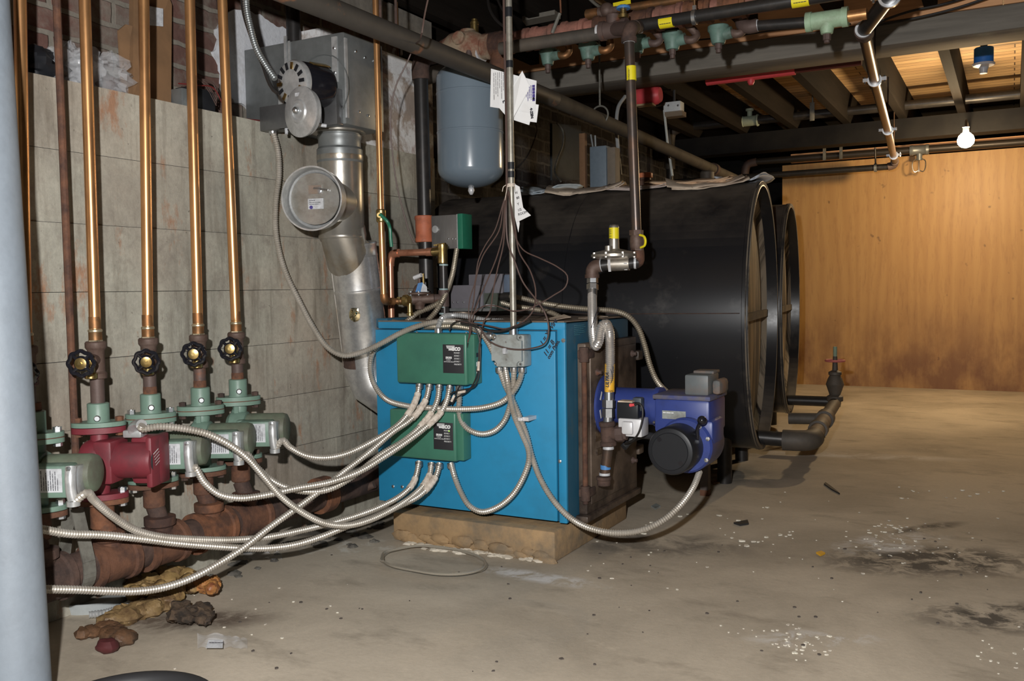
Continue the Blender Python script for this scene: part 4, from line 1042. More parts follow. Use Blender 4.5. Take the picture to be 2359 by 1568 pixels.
# regulator with elbow and drop
rg = thing('gas_regulator', 'silver gas pressure regulator with yellow-labelled tower beside the black oil tank', 'regulator', P(1415, 630, Y=2.89))
rc = P(1415, 598, Y=2.89)
rb = MB(); rb.lathe([(.03, -.012), (.06, -.008), (.07, -.004), (.078, -.002), (.078, .006), (.07, .009), (.066, .014), (.03, .022), (.022, .024)], rc + Vector((0, 0, .012)), (0, 0, 1), 44)
rb.lathe([(.019, .02), (.0175, .03), (.0165, .055), (.0165, .10), (.0145, .103), (.001, .103)], rc + Vector((0, 0, .01)), (0, 0, 1), 24)
for s in range(8):
    aa = s * pi / 4; rb.cyl(rc + Vector((.072 * cos(aa), .072 * sin(aa), .006)), rc + Vector((.072 * cos(aa), .072 * sin(aa), .024)), .006, seg=8)
b_ = P(1402, 580, Y=2.85); rb.cyl(b_ - Vector((0, 0, .02)), b_ + Vector((0, 0, .02)), .012, seg=16)
part('body', rb, alum, rg)
part('label', MB().lathe([(.0168, .055), (.0168, .092)], rc + Vector((0, 0, .015)), (0, 0, 1), 28), yellow, rg, 'yellow printed label')
part('cap', MB().lathe([(.0162, 0), (.014, .004), (.001, .004)], rc + Vector((0, 0, .113)), (0, 0, 1), 20), zinc, rg)
for zz in (.062, .07, .078, .084, .09, .1):
    bars('printing', rc + Vector((-.010, -.0172, zz + .008)), (1, 0, 0), (0, 0, 1), .02, [(.4, .0018)], .004, ink_black, rg)
e0 = P(1375, 612, Y=2.875); e1 = P(1476, 603, Y=2.92)
cham = MB(); hx_ = P(1395, 609, Y=2.88); hx2 = P(1455, 606, Y=2.905)
cham.tube([P(1402, 609, Y=2.885), P(1450, 607, Y=2.9)], .023, 22); part('chamber', cham, alum, rg)
part('hex_collar', MB().hexa(P(1401, 610, Y=2.883), P(1407, 609.5, Y=2.886), .027), white_met, rg); part('hex_collar', MB().hexa(P(1440, 607, Y=2.898), P(1447, 607, Y=2.9), .025), white_met, rg)
part('nipple', MB().tube([P(1382, 612, Y=2.877), P(1402, 609, Y=2.885)], .0195, 20), iron_black, rg); part('nipple', MB().tube([P(1447, 607, Y=2.9), P(1470, 604, Y=2.915)], .0185, 20), iron_black, rg)
part('sealant', MB().tube([P(1379, 612, Y=2.876), P(1386, 611, Y=2.878)], .0212, 20), label_white, rg); part('sealant', MB().tube([P(1461, 605, Y=2.91), P(1466, 605, Y=2.912)], .021, 20), label_white, rg)
el = MB(); el.tube(spline([P(1384, 611, Y=2.877), P(1371, 614, Y=2.873), P(1365, 622, Y=2.871), P(1364, 638, Y=2.87)], .005), .0225, 22); el.lathe([(.025, -.006), (.025, .006)], P(1364, 636, Y=2.87), (0, 0, 1), 22)
part('elbow', el, bronze, rg)

# vertical drop with brass valve
GY = 2.92
d0 = P(1449, 92, Y=GY); d1 = P(1466, 538, Y=GY)
dp = thing('gas_drop_pipe', 'vertical dark steel gas pipe with yellow label dropping from the overhead gas main', 'pipe', d1)
part('pipe', MB().cyl(d0 + Vector((0, 0, .01)), d1, .0168, seg=22), steel_pipe, dp)
q0 = P(1453, 153, Y=GY); q1 = P(1454, 186, Y=GY)
yl = part('label', MB().cyl(q0, q1, .0178, seg=24), yellow, dp, 'yellow printed label')
bars('printing', P(1448, 184, Y=GY - .0183), (0, 0, 1), (-1, 0, 0), .042, [(.9, .0015), (.8, .0015)], .003, ink_black, yl)
el = MB(); el.tube(spline([P(1468, 62, Y=3.07), P(1462, 63, Y=3.03), P(1452, 68, Y=2.925), P(1449, 80, Y=GY), P(1449, 94, Y=GY)], .006), .0235, 22); el.lathe([(.026, -.008), (.026, .008)], P(1449, 92, Y=GY), (0, 0, 1), 22)
part('elbow', el, rust_dark, dp)
part('sealant', MB().lathe([(.0195, 0), (.0195, .006)], P(1449.5, 98, Y=GY), (0, 0, 1), 22), label_white, dp)
vz = MB(); vz.hexa(P(1466, 530, Y=GY), P(1466, 542, Y=GY), .024); vz.lathe([(.018, -.03), (.023, -.02), (.024, 0), (.022, .02), (.018, .03)], P(1467, 556, Y=GY), (0, 0, 1), 22); vz.hexa(P(1468, 567, Y=GY), P(1468, 577, Y=GY), .022)
part('shutoff_valve', vz, bronze, dp)
hv = MB(); hv.tube(spline([P(1474, 541, Y=GY - .02), P(1484, 545, Y=GY - .03), P(1487, 555, Y=GY - .035), P(1485, 565, Y=GY - .03), P(1476, 570, Y=GY - .02)], .004), .004, 8); part('handle', hv, yellow, dp, 'yellow lever')
le = MB(); le.tube(spline([P(1469, 578, Y=GY), P(1470, 592, Y=GY), P(1469, 601, Y=2.917), P(1464, 604, Y=2.91)], .005), .0215, 20); part('elbow', le, rust, dp)
# overhead gas main
GM = Vector((0, 3.1, 1.785))
gm = thing('gas_main', 'black iron gas main running overhead with two yellow labels', 'pipe', (-.9, 3.1, 1.76))
part('pipe', MB().cyl((-1.72, 3.1, 1.785), P(1398, 74, Y=3.1), .0235, seg=24), iron_dusty, gm)
tq = P(1413, 68, Y=3.1); tee = MB(); tee.tube([tq - Vector((.04, 0, 0)), tq + Vector((.045, 0, 0))], .031, 24); tee.lathe([(.034, -.004), (.034, .014)], tq - Vector((.045, 0, 0)), (1, 0, 0), 24); tee.lathe([(.034, -.014), (.034, .004)], tq + Vector((.05, 0, 0)), (1, 0, 0), 24)
tee.tube([tq, P(1462, 63, Y=3.0)], .024, 18); tee.cyl(tq, tq + Vector((0, 0, .05)), .025, seg=20)
part('tee_fitting', tee, iron_brown, gm)
part('sealant', MB().lathe([(.0255, 0), (.0255, .008)], tq - Vector((.062, 0, 0)), (1, 0, 0), 24), white_met, gm)
p2_ = P(1470, 60, Y=3.1); part('pipe', MB().cyl(tq + Vector((.04, 0, -.0)), Vector((-.36, 3.1, 1.79)), .0205, seg=24), iron_black, gm)
part('sealant', MB().lathe([(.0235, 0), (.0225, .009)], P(1472, 62, Y=3.1), (1, 0, 0), 24), label_white, gm)
for px, w_ in ((1536, .027), (1845, .03)):
    q = P(px, 53 if px < 1700 else 0, Y=3.1); q = Vector((q.x, 3.1, 1.787)); l_ = part('label', MB().cyl(q - Vector((w_ / 1, 0, 0)) * .9, q + Vector((w_, 0, 0)) * .9, .0214, seg=24), yellow, gm, 'yellow printed label')
    bars('printing', q + Vector((-.02, -.0212, .008)), (1, 0, 0), (0, 0, 1), .04, [(1, .003)], .004, ink_black, l_); bars('printing', q + Vector((-.02, -.0185, -.0125)), (1, 0, 0), (0, 0, 1), .04, [(1, .004)], .004, ink_black, l_)
for px in (1600,):
    q = P(px, 45, Y=3.1); q = Vector((q.x, 3.1, 1.787))
    cl = MB(); cl.lathe([(.0235, -.008), (.0255, -.006), (.0255, .006), (.0235, .008)], q, (1, 0, 0), 24); cl.box(q + Vector((0, 0, .03)), (.012, .01, .018)); ck = part('hanger_clamp', cl, zinc, gm)
    part('hanger_rod', MB().cyl(q + Vector((0, 0, .035)), (q.x, 3.1, 2.12), .0045, seg=10), copper_dull, gm)
el = MB(); el.tube(spline([(-.40, 3.1, 1.79), (-.36, 3.1, 1.79), (-.335, 3.11, 1.795), (-.325, 3.14, 1.8)], .01), .028, 22); part('elbow', el, iron_black, gm)

# ============================================================ FLUE, INDUCER
FX = -2.075
fu = thing('flue_pipe', 'galvanised flue pipe leaning down the concrete wall behind the blue boiler', 'pipe', (FX, 2.65, .45))
part('tee', MB().lathe([(.079, 0), (.0815, .004), (.0815, .012), (.079, .016), (.079, .27), (.081, .275), (.081, .29)], (FX, 2.565, 1.055), (0, 0, 1), 40), galv_dirty, fu)
cl2 = MB().lathe([(.076, 0), (.08, .006), (.08, .05), (.074, .058), (.074, .085), (.077, .09), (.077, .1), (.072, .102), (.072, .15)], (FX, 2.565, 1.315), (0, 0, 1), 40); part('collar', cl2, galv_dull, fu)
q0 = Vector((FX, 2.575, 1.065)); q1 = Vector((FX - .005, 2.592, 1.0)); q2 = P(812, 560, X=FX); q3 = P(846, 835, X=FX)
part('elbow', MB().tube([Vector((FX, 2.568, 1.09)), q0, q1, q2], [.08, .081, .083, .083], 40), galv_dirty, fu)
axf = (q3 - q2).normalized(); Lf = (q3 - q2).length
part('pipe', MB().lathe([(.084, 0), (.0865, .003), (.0865, .008), (.084, .012), (.084, Lf * .1), (.086, Lf * .1 + .004), (.084, Lf * .1 + .008), (.0835, Lf * .37), (.0865, Lf * .37 + .003), (.0865, Lf * .37 + .012), (.0845, Lf * .37 + .015), (.0845, Lf)], q2, axf, 40), galv_bright, fu)
en = [q3, q3 + axf * .03, q3 + axf * .075 + Vector((.012, .0, 0)), q3 + axf * .12 + Vector((.06, .03, 0)), q3 + axf * .13 + Vector((.12, .06, 0))]
part('elbow', MB().tube(en, .0855, 40), galv_bright, fu)
seam = MB(); u_, v_, w_ = frame(axf); sd_ = (Vector((-.75, -.66, 0))); sd_ = (sd_ - axf * sd_.dot(axf)).normalized()
seam.tube([q2 + sd_ * .085, q3 + sd_ * .085], .004, 6); part('seam', seam, galv_dirty, fu)
ft_ = P(805, 733, X=FX + .06); nrm = (ft_ - (q2 + axf * ((ft_ - q2).dot(axf)))).normalized()
fm = MB(); cpt = q2 + axf * ((ft_ - q2).dot(axf)) + nrm * .086
uu = axf.cross(nrm); fp_ = []
for k in range(16):
    aa = 2 * pi * k / 16; rr = .02 + .007 * mnoise.noise(Vector((cos(aa) * 2, sin(aa) * 2, 3))); fp_.append(cpt + uu * cos(aa) * rr + axf * sin(aa) * rr * 1.25)
cen = len(fm.v); fm.add([cpt + nrm * .008] + [p + nrm * .004 * mnoise.noise(p * 90) for p in fp_], [(0, 1 + k, 1 + (k + 1) % 16) for k in range(16)])
for k in range(10): fm.sphere(cpt + uu * random.uniform(-.012, .012) + axf * random.uniform(-.018, .018) + nrm * .003, .006, 6, 4, (1, 1, .6), .4, 9, k)
part('foil_patch', fm, M('gold_foil', (.8, .7, .45), .15, 1), fu, 'crinkled gold foil patch')
rp_ = MB(); ring = []
for i_ in range(2):
    for k in range(9):
        aa = -1.0 + 1.3 * k / 8
        ring.append(q3 - axf * (-.005 + .045 * i_) + (sd_ * cos(aa) + axf.cross(sd_) * sin(aa)) * .0862)
rp_.add(ring, [(k, k + 1, 10 + k, 9 + k) for k in range(8)]); part('rust_patch', rp_, rust_dark, fu, 'brown rust patch')
# barometric damper on a branch
bd = thing('barometric_damper', 'round barometric draft damper facing out from the flue with a small white plate', 'damper', (FX, 2.33, 1.08))
dc = P(719, 457, Y=2.325); ax = (dc - Vector((FX, 2.565, dc.z + .005))).normalized()
part('branch', MB().lathe([(.072, 0), (.072, .16), (.076, .165), (.076, .19)], Vector((FX, 2.565, dc.z + .005)), ax, 40), galv_dirty, bd)
cr = MB(); cr.lathe([(.074, -.085), (.079, -.08), (.08, -.055), (.09, -.05), (.1, -.045), (.102, 0), (.105, .003), (.105, .006), (.1, .006), (.098, .0), (.094, -.03), (.086, -.036)], dc, ax, 48, (False, False)); part('collar', cr, galv, bd)
gt_ = MB().lathe([(.084, -.03), (.084, -.0225), (.001, -.021)], dc, ax, 44); gate = part('gate', gt_, M('damper_gate', (.36, .36, .34), .32, .5, (.28, .27, .24), 20), bd)
u_ = Vector((1, 0, 0)) - ax * ax.x; u_.normalize(); v_ = ax.cross(u_) * (1 if ax.cross(u_).z > 0 else -1); gp = dc - ax * .02
def gate_rect(cx_, cz_, w, h, off, mat, nm): return part(nm, MB().poly3([gp + u_ * (cx_ + a * w / 2) + v_ * (cz_ + b * h / 2) + ax * off for a, b in ((-1, -1), (1, -1), (1, 1), (-1, 1))], ax * .0012), mat, gate)
gate_rect(.004, .03, .046, .028, .001, zinc, 'weight_bracket'); gate_rect(.004, -.016, .054, .034, .001, label_white, 'label')
part('screw', MB().lathe([(.011, 0), (.011, .006), (.001, .007)], gp + u_ * .014 + v_ * .027 + ax * .002, ax, 16), zinc, gate)
part('rod', MB().cyl(gp + u_ * .0 + v_ * .034 + ax * .006, gp + u_ * .05 + v_ * .026 + ax * .006, .003, seg=8), zinc, gate)
bars('printing', gp + u_ * -.018 + v_ * -.006 + ax * .0024, u_, v_, .04, [(.5, .0018), (1, .0015), (.8, .0015), (.0, .001)], .006, ink_black, gate)
part('emblem', MB().lathe([(.006, 0), (.006, .0004)], gp + u_ * -.012 + v_ * -.027 + ax * .0024, ax, 14), ink, gate)
# power venter box
IY0, IY1 = 2.45, 2.66; ix1 = P(795, 180, Y=IY0).x; iz1 = P(795, 72, Y=IY0).z; iz0 = P(795, 285, Y=IY0).z
ib = thing('power_venter', 'square galvanised power venter box let into the brick wall above the flue', 'vent', (-2.2, 2.55, iz0))
bx_b = MB(); bx_b.lohi((-2.40, IY0, iz0), (ix1, IY1, iz1), b=.003); part('box', bx_b, galv_dull, ib)
sm_ = MB(); xs = P(664, 150, Y=IY0).x
part('seam', MB().lohi((xs - .012, IY0 - .006, P(664, 190, Y=IY0).z), (xs - .002, IY0, iz1 + .02)), galv, ib); part('seam', MB().lohi((xs + .004, IY0 - .004, P(664, 190, Y=IY0).z), (xs + .012, IY0, iz1 + .002)), galv, ib)
part('seam', MB().lohi((ix1 - .05, IY0 - .005, iz0 + .14), (ix1 - .028, IY0, iz1 - .012)), galv, ib); sm_.lohi((ix1 - .002, IY0, iz0 + .02), (ix1 + .004, IY0 + .012, iz1 - .02)); part('seam', sm_, galv, ib)
for z in (.05, .13, .2, .27): part('screw', MB().lathe([(.0045, 0), (.0045, .003), (.001, .004)], (ix1 - .039, IY0 - .005, iz1 - z), (0, -1, 0), 8), zinc, ib)
for y, z in ((.06, .25), (.11, .24), (.16, .24), (.07, .05), (.12, .045), (.17, .05)): part('screw', MB().lathe([(.0045, 0), (.0045, .003), (.001, .004)], (ix1, IY0 + y, iz0 + z), (1, 0, 0), 8), zinc, ib)
ar = MB(); cc_ = P(742, 205, Y=IY0 - .002); ar.lathe([(.115, 0), (.117, -.004), (.113, -.004), (.111, 0)], cc_, (0, 1, 0), 48, (False, False)); part('stiffener', ar, galv_dull, ib)
mo = MB(); m0 = P(672, 190, Y=2.28); m1 = P(742, 200, Y=2.41); ax = (m1 - m0).normalized(); Lm = (m1 - m0).length
part('motor', MB().lathe([(.069, .018), (.071, .022), (.071, Lm - .01), (.068, Lm)], m0, ax, 44), black_gloss, ib)
part('motor_plate', MB().poly3([m0 + ax * a + Vector((0, 0, 1)) * .066 + Vector((.026, 0, 0)) + Vector((b, -.0, -b * .5)) for a, b in ((.05, 0), (.12, 0), (.12, .02), (.05, .02))], (.002, 0, .003)), brass, ib)
ec = MB(); ec.lathe([(.072, .02), (.073, .012), (.068, .002), (.055, -.004), (.03, -.006), (.001, -.006)], m0, ax, 44); end = part('end_bell', ec, galv, ib)
u_, v_, w_ = frame(ax)
for k in range(14):
    aa = 2 * pi * k / 14; r_ = .052; c3 = m0 - ax * .0048 + (u_ * cos(aa) + v_ * sin(aa)) * r_; d_ = (u_ * cos(aa) + v_ * sin(aa)); s_ = ax.cross(d_)
    part('vent_slot', MB().poly3([c3 + d_ * a * .011 + s_ * b * .0055 for a, b in ((-1, -1), (1, -1), (1, 1), (-1, 1))], ax * -.0022), black_plas if k % 4 else brass, end)
part('outlet', MB().lathe([(.078, 0), (.094, .002), (.094, .008), (.074, .012)], (FX, 2.56, iz0 - .008), (0, 0, 1), 40), galv_dirty, ib)
pb_ = MB(); a = P(612, 250, Y=2.37); c = P(745, 288, Y=2.37); pb_.lohi((a.x, 2.34, c.z), (c.x - .03, 2.40, a.z), b=.002)
a2 = P(737, 212, Y=2.44); c2 = P(787, 288, Y=2.44); pb_.lohi((a2.x, 2.415, c2.z), (c2.x, 2.449, a2.z), b=.002); jb = part('junction_box', pb_, M('zinc_sheet', (.2, .205, .21), .42, .7, (.15, .15, .155), 9, .45, .7), ib)
part('bracket', MB().lohi((P(648, 220, Y=2.36).x, 2.345, c.z), (P(662, 250, Y=2.36).x, 2.352, P(650, 218, Y=2.36).z)), galv, ib)
pc_ = P(690, 257, Y=2.24); axp = Vector((-.18, -1, -.02)).normalized()
ps = MB(); ps.lathe([(.057, -.03), (.072, -.028), (.072, -.012), (.079, -.010), (.079, -.004), (.071, 0), (.038, .004), (.034, .009), (.026, .009), (.024, .004), (.001, .003)], pc_, axp, 48); psw = part('pressure_switch', ps, galv, ib)
part('dome', MB().sphere(pc_ - Vector((.008, 0, -.004)) + axp * .006, .012, 14, 8), zinc, psw)
q = pc_ + axp * .0028 + Vector((-.004, 0, .053)); part('label', MB().box(q, (.018, .002, .011)), label_white, psw)
ww = MB(); ww.tube(spline([P(715, 275, Y=2.32), P(732, 286, Y=2.34), P(752, 290, Y=2.36)], .006), .006, 10); part('tube', ww, label_white, ib)
w2 = MB(); b0 = P(655, 295, Y=2.35)
w2.tube(spline([P(655, 288, Y=2.36), P(668, 303, Y=2.35), P(680, 306, Y=2.35), P(684, 295, Y=2.36)], .006), .002, 6); w2.tube(spline([P(660, 288, Y=2.36), P(674, 308, Y=2.35), P(683, 304, Y=2.35), P(680, 290, Y=2.36)], .006), .002, 6); part('wire', w2, wire_blk, ib)
part('wire_nut', MB().tube([P(660, 292, Y=2.355), P(660, 309, Y=2.35)], [.007, .005], 10), label_white, ib)
single('vent_riser', MB().cyl((-2.32, 2.62, iz1 - .0), (-2.32, 2.62, 2.11), .026, seg=20), iron_black, 'short black pipe rising behind the power venter box', 'pipe')

# ============================================================ EXPANSION TANK, RISER, FEED PIPING
ex = Vector((-1.94, 3.23, 0)); et = thing('expansion_tank', 'grey expansion tank hanging overhead beside the conduit pole', 'tank', (ex.x, ex.y, 1.27))
zt_, zb_ = 1.79, 1.285; R_ = .135
prof = [(.001, zb_)] + [(R_ * sin(a), zb_ + .075 * (1 - cos(a))) for a in [pi / 2 * k / 10 for k in range(1, 11)]] + [(R_, 1.50), (R_ + .0015, 1.502), (R_ + .0015, 1.508), (R_, 1.51), (R_, 1.655), (R_ + .0015, 1.657), (R_ + .0015, 1.663), (R_, 1.665)] + [(R_ * cos(a), zt_ - .07 + .07 * sin(a)) for a in [pi / 2 * k / 10 for k in range(0, 11)]]
part('shell', MB().lathe(prof, (ex.x, ex.y, 0), (0, 0, 1), 56), gray_tank, et)
part('air_valve', MB().lathe([(.009, 0), (.012, -.004), (.0135, -.014), (.009, -.024), (.005, -.03), (.001, -.03)], (ex.x, ex.y, zb_ + .002), (0, 0, 1), 18), white_met, et)
part('neck', MB().cyl((ex.x, ex.y, 1.78), (ex.x, ex.y, 1.835), .014, seg=16), iron_brown, et)
# black supply riser
sr0 = P(969, 165, Y=3.0); sr1 = P(985, 742, Y=3.0)
sr = thing('supply_riser', 'thick black vertical pipe behind the boiler with an orange coupling', 'pipe', sr1)
dv_ = (sr0 - sr1); part('pipe', MB().cyl(sr1 + Vector((0, 0, -.05)), sr0, .0275, seg=28), iron_black, sr)
k0 = P(975, 497, Y=3.0); k1 = P(978, 558, Y=3.0); dvn = dv_.normalized(); L_ = (k0 - k1).length
part('coupling', MB().lathe([(.034, 0), (.0365, .003), (.0365, .014), (.034, .018), (.034, L_ - .018), (.0365, L_ - .014), (.0365, L_ - .003), (.034, L_)], k1, dvn, 30), orange_coup, sr, 'orange coupling')
part('elbow', MB().tube(spline([sr0 - dvn * .03, sr0 + Vector((0, 0, .02)), sr0 + Vector((.0, .03, .06)), sr0 + Vector((.0, .1, .085))], .012), .034, 24), rust_dark, sr)
# ---- rusty overhead heating header with air separator
HY = 3.3
oh = thing('heating_header', 'rusty overhead heating header with cast air separator and turquoise fittings', 'pipe', (-1.5, HY, 1.82))
part('pipe', MB().cyl((-2.35, HY, 1.755), (-2.02, HY, 1.80), .034, seg=24), iron_dusty, oh)
sc_ = P(1078, 112, Y=HY - .02); am = MB()
am.lathe([(.034, -.13), (.045, -.12), (.05, -.1), (.066, -.07), (.074, -.02), (.07, .03), (.055, .06), (.045, .075), (.05, .08), (.05, .1), (.04, .105)], sc_, (1, 0, -.06), 32)
am.lathe([(.0, 0), (.028, .0), (.028, -.05), (.022, -.056), (.001, -.056)], sc_ + Vector((.0, -.03, .02)), (0, 1, -.15), 22)
am.lathe([(.05, .02), (.04, .06), (.03, .075), (.02, .078)], sc_, (0, 0, 1), 22)
part('air_separator', am, pipe_tan, oh, 'dusty cast air separator')
ac = P(1093, 58, Y=HY); part('air_vent', MB().lathe([(.012, -.04), (.014, -.03), (.0165, -.028), (.0165, .0), (.018, .002), (.018, .012), (.012, .016), (.012, .024), (.006, .026)], ac, (0, 0, 1), 18), brass, oh)
tk = MB(); tk.lathe([(.045, -.06), (.05, -.055), (.05, .06), (.04, .065)], P(1128, 105, Y=HY), (1, 0, 0), 26); tk.lathe([(.03, 0), (.042, -.05), (.042, -.085), (.032, -.09)], P(1150, 118, Y=HY), (0, 0, 1), 22); tk.tube([P(1128, 105, Y=HY), P(1175, 100, Y=HY)], .045, 24)
part('tee_fitting', tk, rust, oh); part('sealant', MB().lathe([(.047, 0), (.047, .008)], P(1106, 118, Y=HY - .02), (1, 0, .06), 24), white_met, oh)
part('copper_drop', MB().cyl(P(1150, 138, Y=HY), P(1150, 200, Y=HY), .02, seg=18), copper_dull, oh)
hp = MB(); xx = -1.76
hp.cyl((-1.8, HY, 1.862), (-.2, HY, 1.862), .036, seg=24); part('pipe', hp, pipe_red_rust, oh)
for px in (1195, 1255, 1325, 1400, 1480, 1545, 1610, 1690):
    q = P(px, 60, Y=HY); q = Vector((q.x, HY, 1.862)); part('coupling', MB().lathe([(.036, -.05), (.046, -.048), (.046, -.03), (.041, -.026), (.041, .026), (.046, .03), (.046, .048), (.036, .05)], q, (1, 0, 0), 24), [rust, pipe_red_rust, rust_orange, pipe_red_rust][int(px) % 4], oh)
# turquoise balancing fittings under the header
for i, (px, py, s) in enumerate(((1262, 132, 1), (1355, 120, 1.08), (1468, 104, 1), (1549, 96, 1.08), (1655, 82, 1.08))):
    q = P(px, py, Y=HY + .06); f = MB(); s *= 1.0
    f.lathe([(.034 * s, .035), (.036 * s, .032), (.036 * s, .018), (.03 * s, .01), (.024 * s, -.022), (.022 * s, -.028), (.021 * s, -.03)], q, (0, 0, 1), 24); f.tube([q, q + Vector((.05, 0, .005))], .02 * s, 16)
    tf = part('balancing_fitting', f, turq_dark, oh, 'turquoise fitting')
    part('plug', MB().lathe([(.013, 0), (.013, -.018), (.01, -.019), (.01, -.032), (.001, -.032)], q + Vector((0, 0, -.03)), (0, 0, 1), 8), iron_brown, tf)
    e = MB(); e.tube(spline([q + Vector((.045, 0, .003)), q + Vector((.075, 0, -.004)), q + Vector((.09, .01, .012)), q + Vector((.085 if i < 2 or i == 4 else .055, .0, .06))], .008), .0135 * s, 14)
    part('copper_elbow', e, [copper_dull, copper_dull, iron_brown, bronze, bronze][i], oh)
zt1 = P(1905, 45, Y=HY + .06); f = MB(); f.tube([zt1 - Vector((.06, 0, 0)), zt1 + Vector((.062, 0, 0))], .03, 22); f.lathe([(.034, -.008), (.034, .012)], zt1 - Vector((.062, 0, 0)), (1, 0, 0), 22); f.lathe([(.034, -.012), (.034, .008)], zt1 + Vector((.062, 0, 0)), (1, 0, 0), 22)
f.lathe([(.028, 0), (.024, -.03), (.02, -.048), (.016, -.05)], zt1, (0, 0, 1), 20); tf = part('tee_fitting', f, M('turquoise_valve', A(106, 128, 104, 3.5, .8), .55, 0, A(92, 104, 84, 3.5, .8), 14), oh, 'pale turquoise tee')
part('plug', MB().lathe([(.014, 0), (.014, -.02), (.01, -.021), (.01, -.03), (.001, -.03)], zt1 + Vector((0, 0, -.05)), (0, 0, 1), 8), iron_brown, tf)
part('return_pipe', MB().cyl(P(1735, 60, Y=HY + .06), zt1 - Vector((.05, 0, 0)), .0185, seg=18), iron_black, oh); part('sealant', MB().lathe([(.022, 0), (.021, .006)], P(1743, 59, Y=HY + .06), (1, 0, 0), 18), label_white, oh)
el = MB(); el.tube(spline([P(1745, 58, Y=HY + .06), P(1725, 62, Y=HY + .06), P(1712, 58, Y=HY + .07), P(1708, 45, Y=HY + .1)], .008), .024, 18); part('elbow', el, iron_brown, oh)
part('copper_elbow', MB().tube([zt1 + Vector((.06, 0, 0)), zt1 + Vector((.13, 0, 0))], .019, 16), copper, oh)
# copper branch above the header with blue-handled valve
cbp = thing('copper_branch', 'tarnished copper branch pipe above the rusty header with a blue valve handle and yellow lever', 'pipe', (-1.2, 3.4, 1.93))
part('pipe', MB().cyl(P(1350, 34, Y=3.4), P(1800, -38, Y=3.4), .016, seg=18), copper_dull, cbp)
part('tee_fitting', MB().tube([P(1352, 34, Y=3.4), P(1378, 30, Y=3.4)], .021, 16), copper_dull, cbp)
vb_ = MB(); vb_.tube([P(1380, 30, Y=3.4), P(1425, 22, Y=3.4)], .022, 16); vb_.sphere(P(1398, 24, Y=3.4), .03, 16, 10); part('valve_body', vb_, bronze, cbp)
part('lever', MB().poly3([P(1412, 7, Y=3.38), P(1452, -2, Y=3.38), P(1453, 8, Y=3.38), P(1413, 16, Y=3.38)], (0, .003, 0)), yellow, cbp, 'yellow lever')
vn = P(1439, 25, Y=3.16); vv = thing('vent_valve', 'small brass drain valve with blue wheel on top of the gas main tee', 'valve', vn)
part('stem', MB().lathe([(.02, 0), (.02, .012), (.011, .016), (.011, .03), (.015, .034), (.015, .045)], P(1436, 42, Y=3.1), (0, 0, 1), 18), brass, vv); part('handle', MB().lathe([(.024, 0), (.026, .003), (.024, .009), (.001, .01)], P(1436, 21, Y=3.1), (0, 0, 1), 24), blue_tag, vv)
hg_ = MB(); q = P(1278, 50, Y=3.25); part('hanger_strap', MB().tube([P(1290, 30, Y=3.25), P(1272, 76, Y=3.255)], .007, 8), strap_gray, oh); part('hanger_rod', MB().cyl(P(1292, 30, Y=3.25), P(1288, -60, Y=3.25), .0035, seg=8), rust_orange, oh)
# rust nipples/rods
for px in (1575,):
    part('hanger_rod', MB().cyl(P(px, 20, Y=3.4), P(px, -60, Y=3.4), .012, seg=10), copper_dull, oh)
lh = thing('pipe_loop_hanger', 'white plastic strap hanger around the grey pipe left of the supply riser', 'hanger', (-2.2, 3.28, 1.76))
h0 = P(905, 132, Y=HY); hl = Vector((h0.x, HY, 1.775)); part('strap', MB().tube(spline([P(908, 112, Y=HY - .02), P(905, 130, Y=HY - .035), P(908, 150, Y=HY - .04), P(915, 163, Y=HY - .02)], .006), .006, 8), white_met, lh); part('strap', MB().tube(spline([P(924, 112, Y=HY + .02), P(925, 126, Y=HY + .0)], .006), .005, 8), white_met, lh)
part('rod', MB().cyl(P(917, 130, Y=HY), P(913, -60, Y=HY), .004, seg=8), copper_dull, lh)

# ---- long black drain pipe running away overhead
dg = thing('drain_pipe', 'long black cast-iron drain pipe running diagonally overhead to the back', 'pipe', (-1.75, 4, 1.65))
part('pipe', MB().cyl((-1.75, -1.0, 1.695), (-1.75, 3.62, 1.688), .034, seg=26), drain_iron, dg); part('pipe', MB().cyl((-1.75, 3.62, 1.688), (-1.75, 7.4, 1.62), .033, seg=26), M('drain_pipe_tan', A(66, 60, 50, 3.0), .8, .1, A(50, 44, 36, 3.0), 6), dg)
part('coupling', MB().lathe([(.034, 0), (.041, .004), (.041, .06), (.034, .064)], (-1.75, 6.02, 1.646), (0, 1, -.017), 24), rust_dark, dg)
q = P(1382, 262, X=-1.75); part('hanger_ring', MB().torus((-1.75, q.y, q.z - .005), (0, 1, 0), .042, .0045, 28, 8), strap_gray, dg); part('hanger_rod', MB().cyl((-1.75, q.y, q.z + .04), (-1.75, q.y, 2.11), .005, seg=8), strap_gray, dg)
for py, px in ((62, 868), (100, 905)):
    q = P(px, py, X=-1.75); part('hanger_rod', MB().cyl((-1.75, q.y + .02, 1.72), (-1.75, q.y + .02, 2.11), .0045, seg=8), rust_dark, dg)
yp = P(1590, 380, X=-1.75).y
part('stub', MB().lathe([(.038, 0), (.046, -.01), (.046, -.05), (.038, -.06), (.038, -.2)], (-1.75, 5.9, 1.62), (0, 0, 1), 22), iron_dusty, dg)

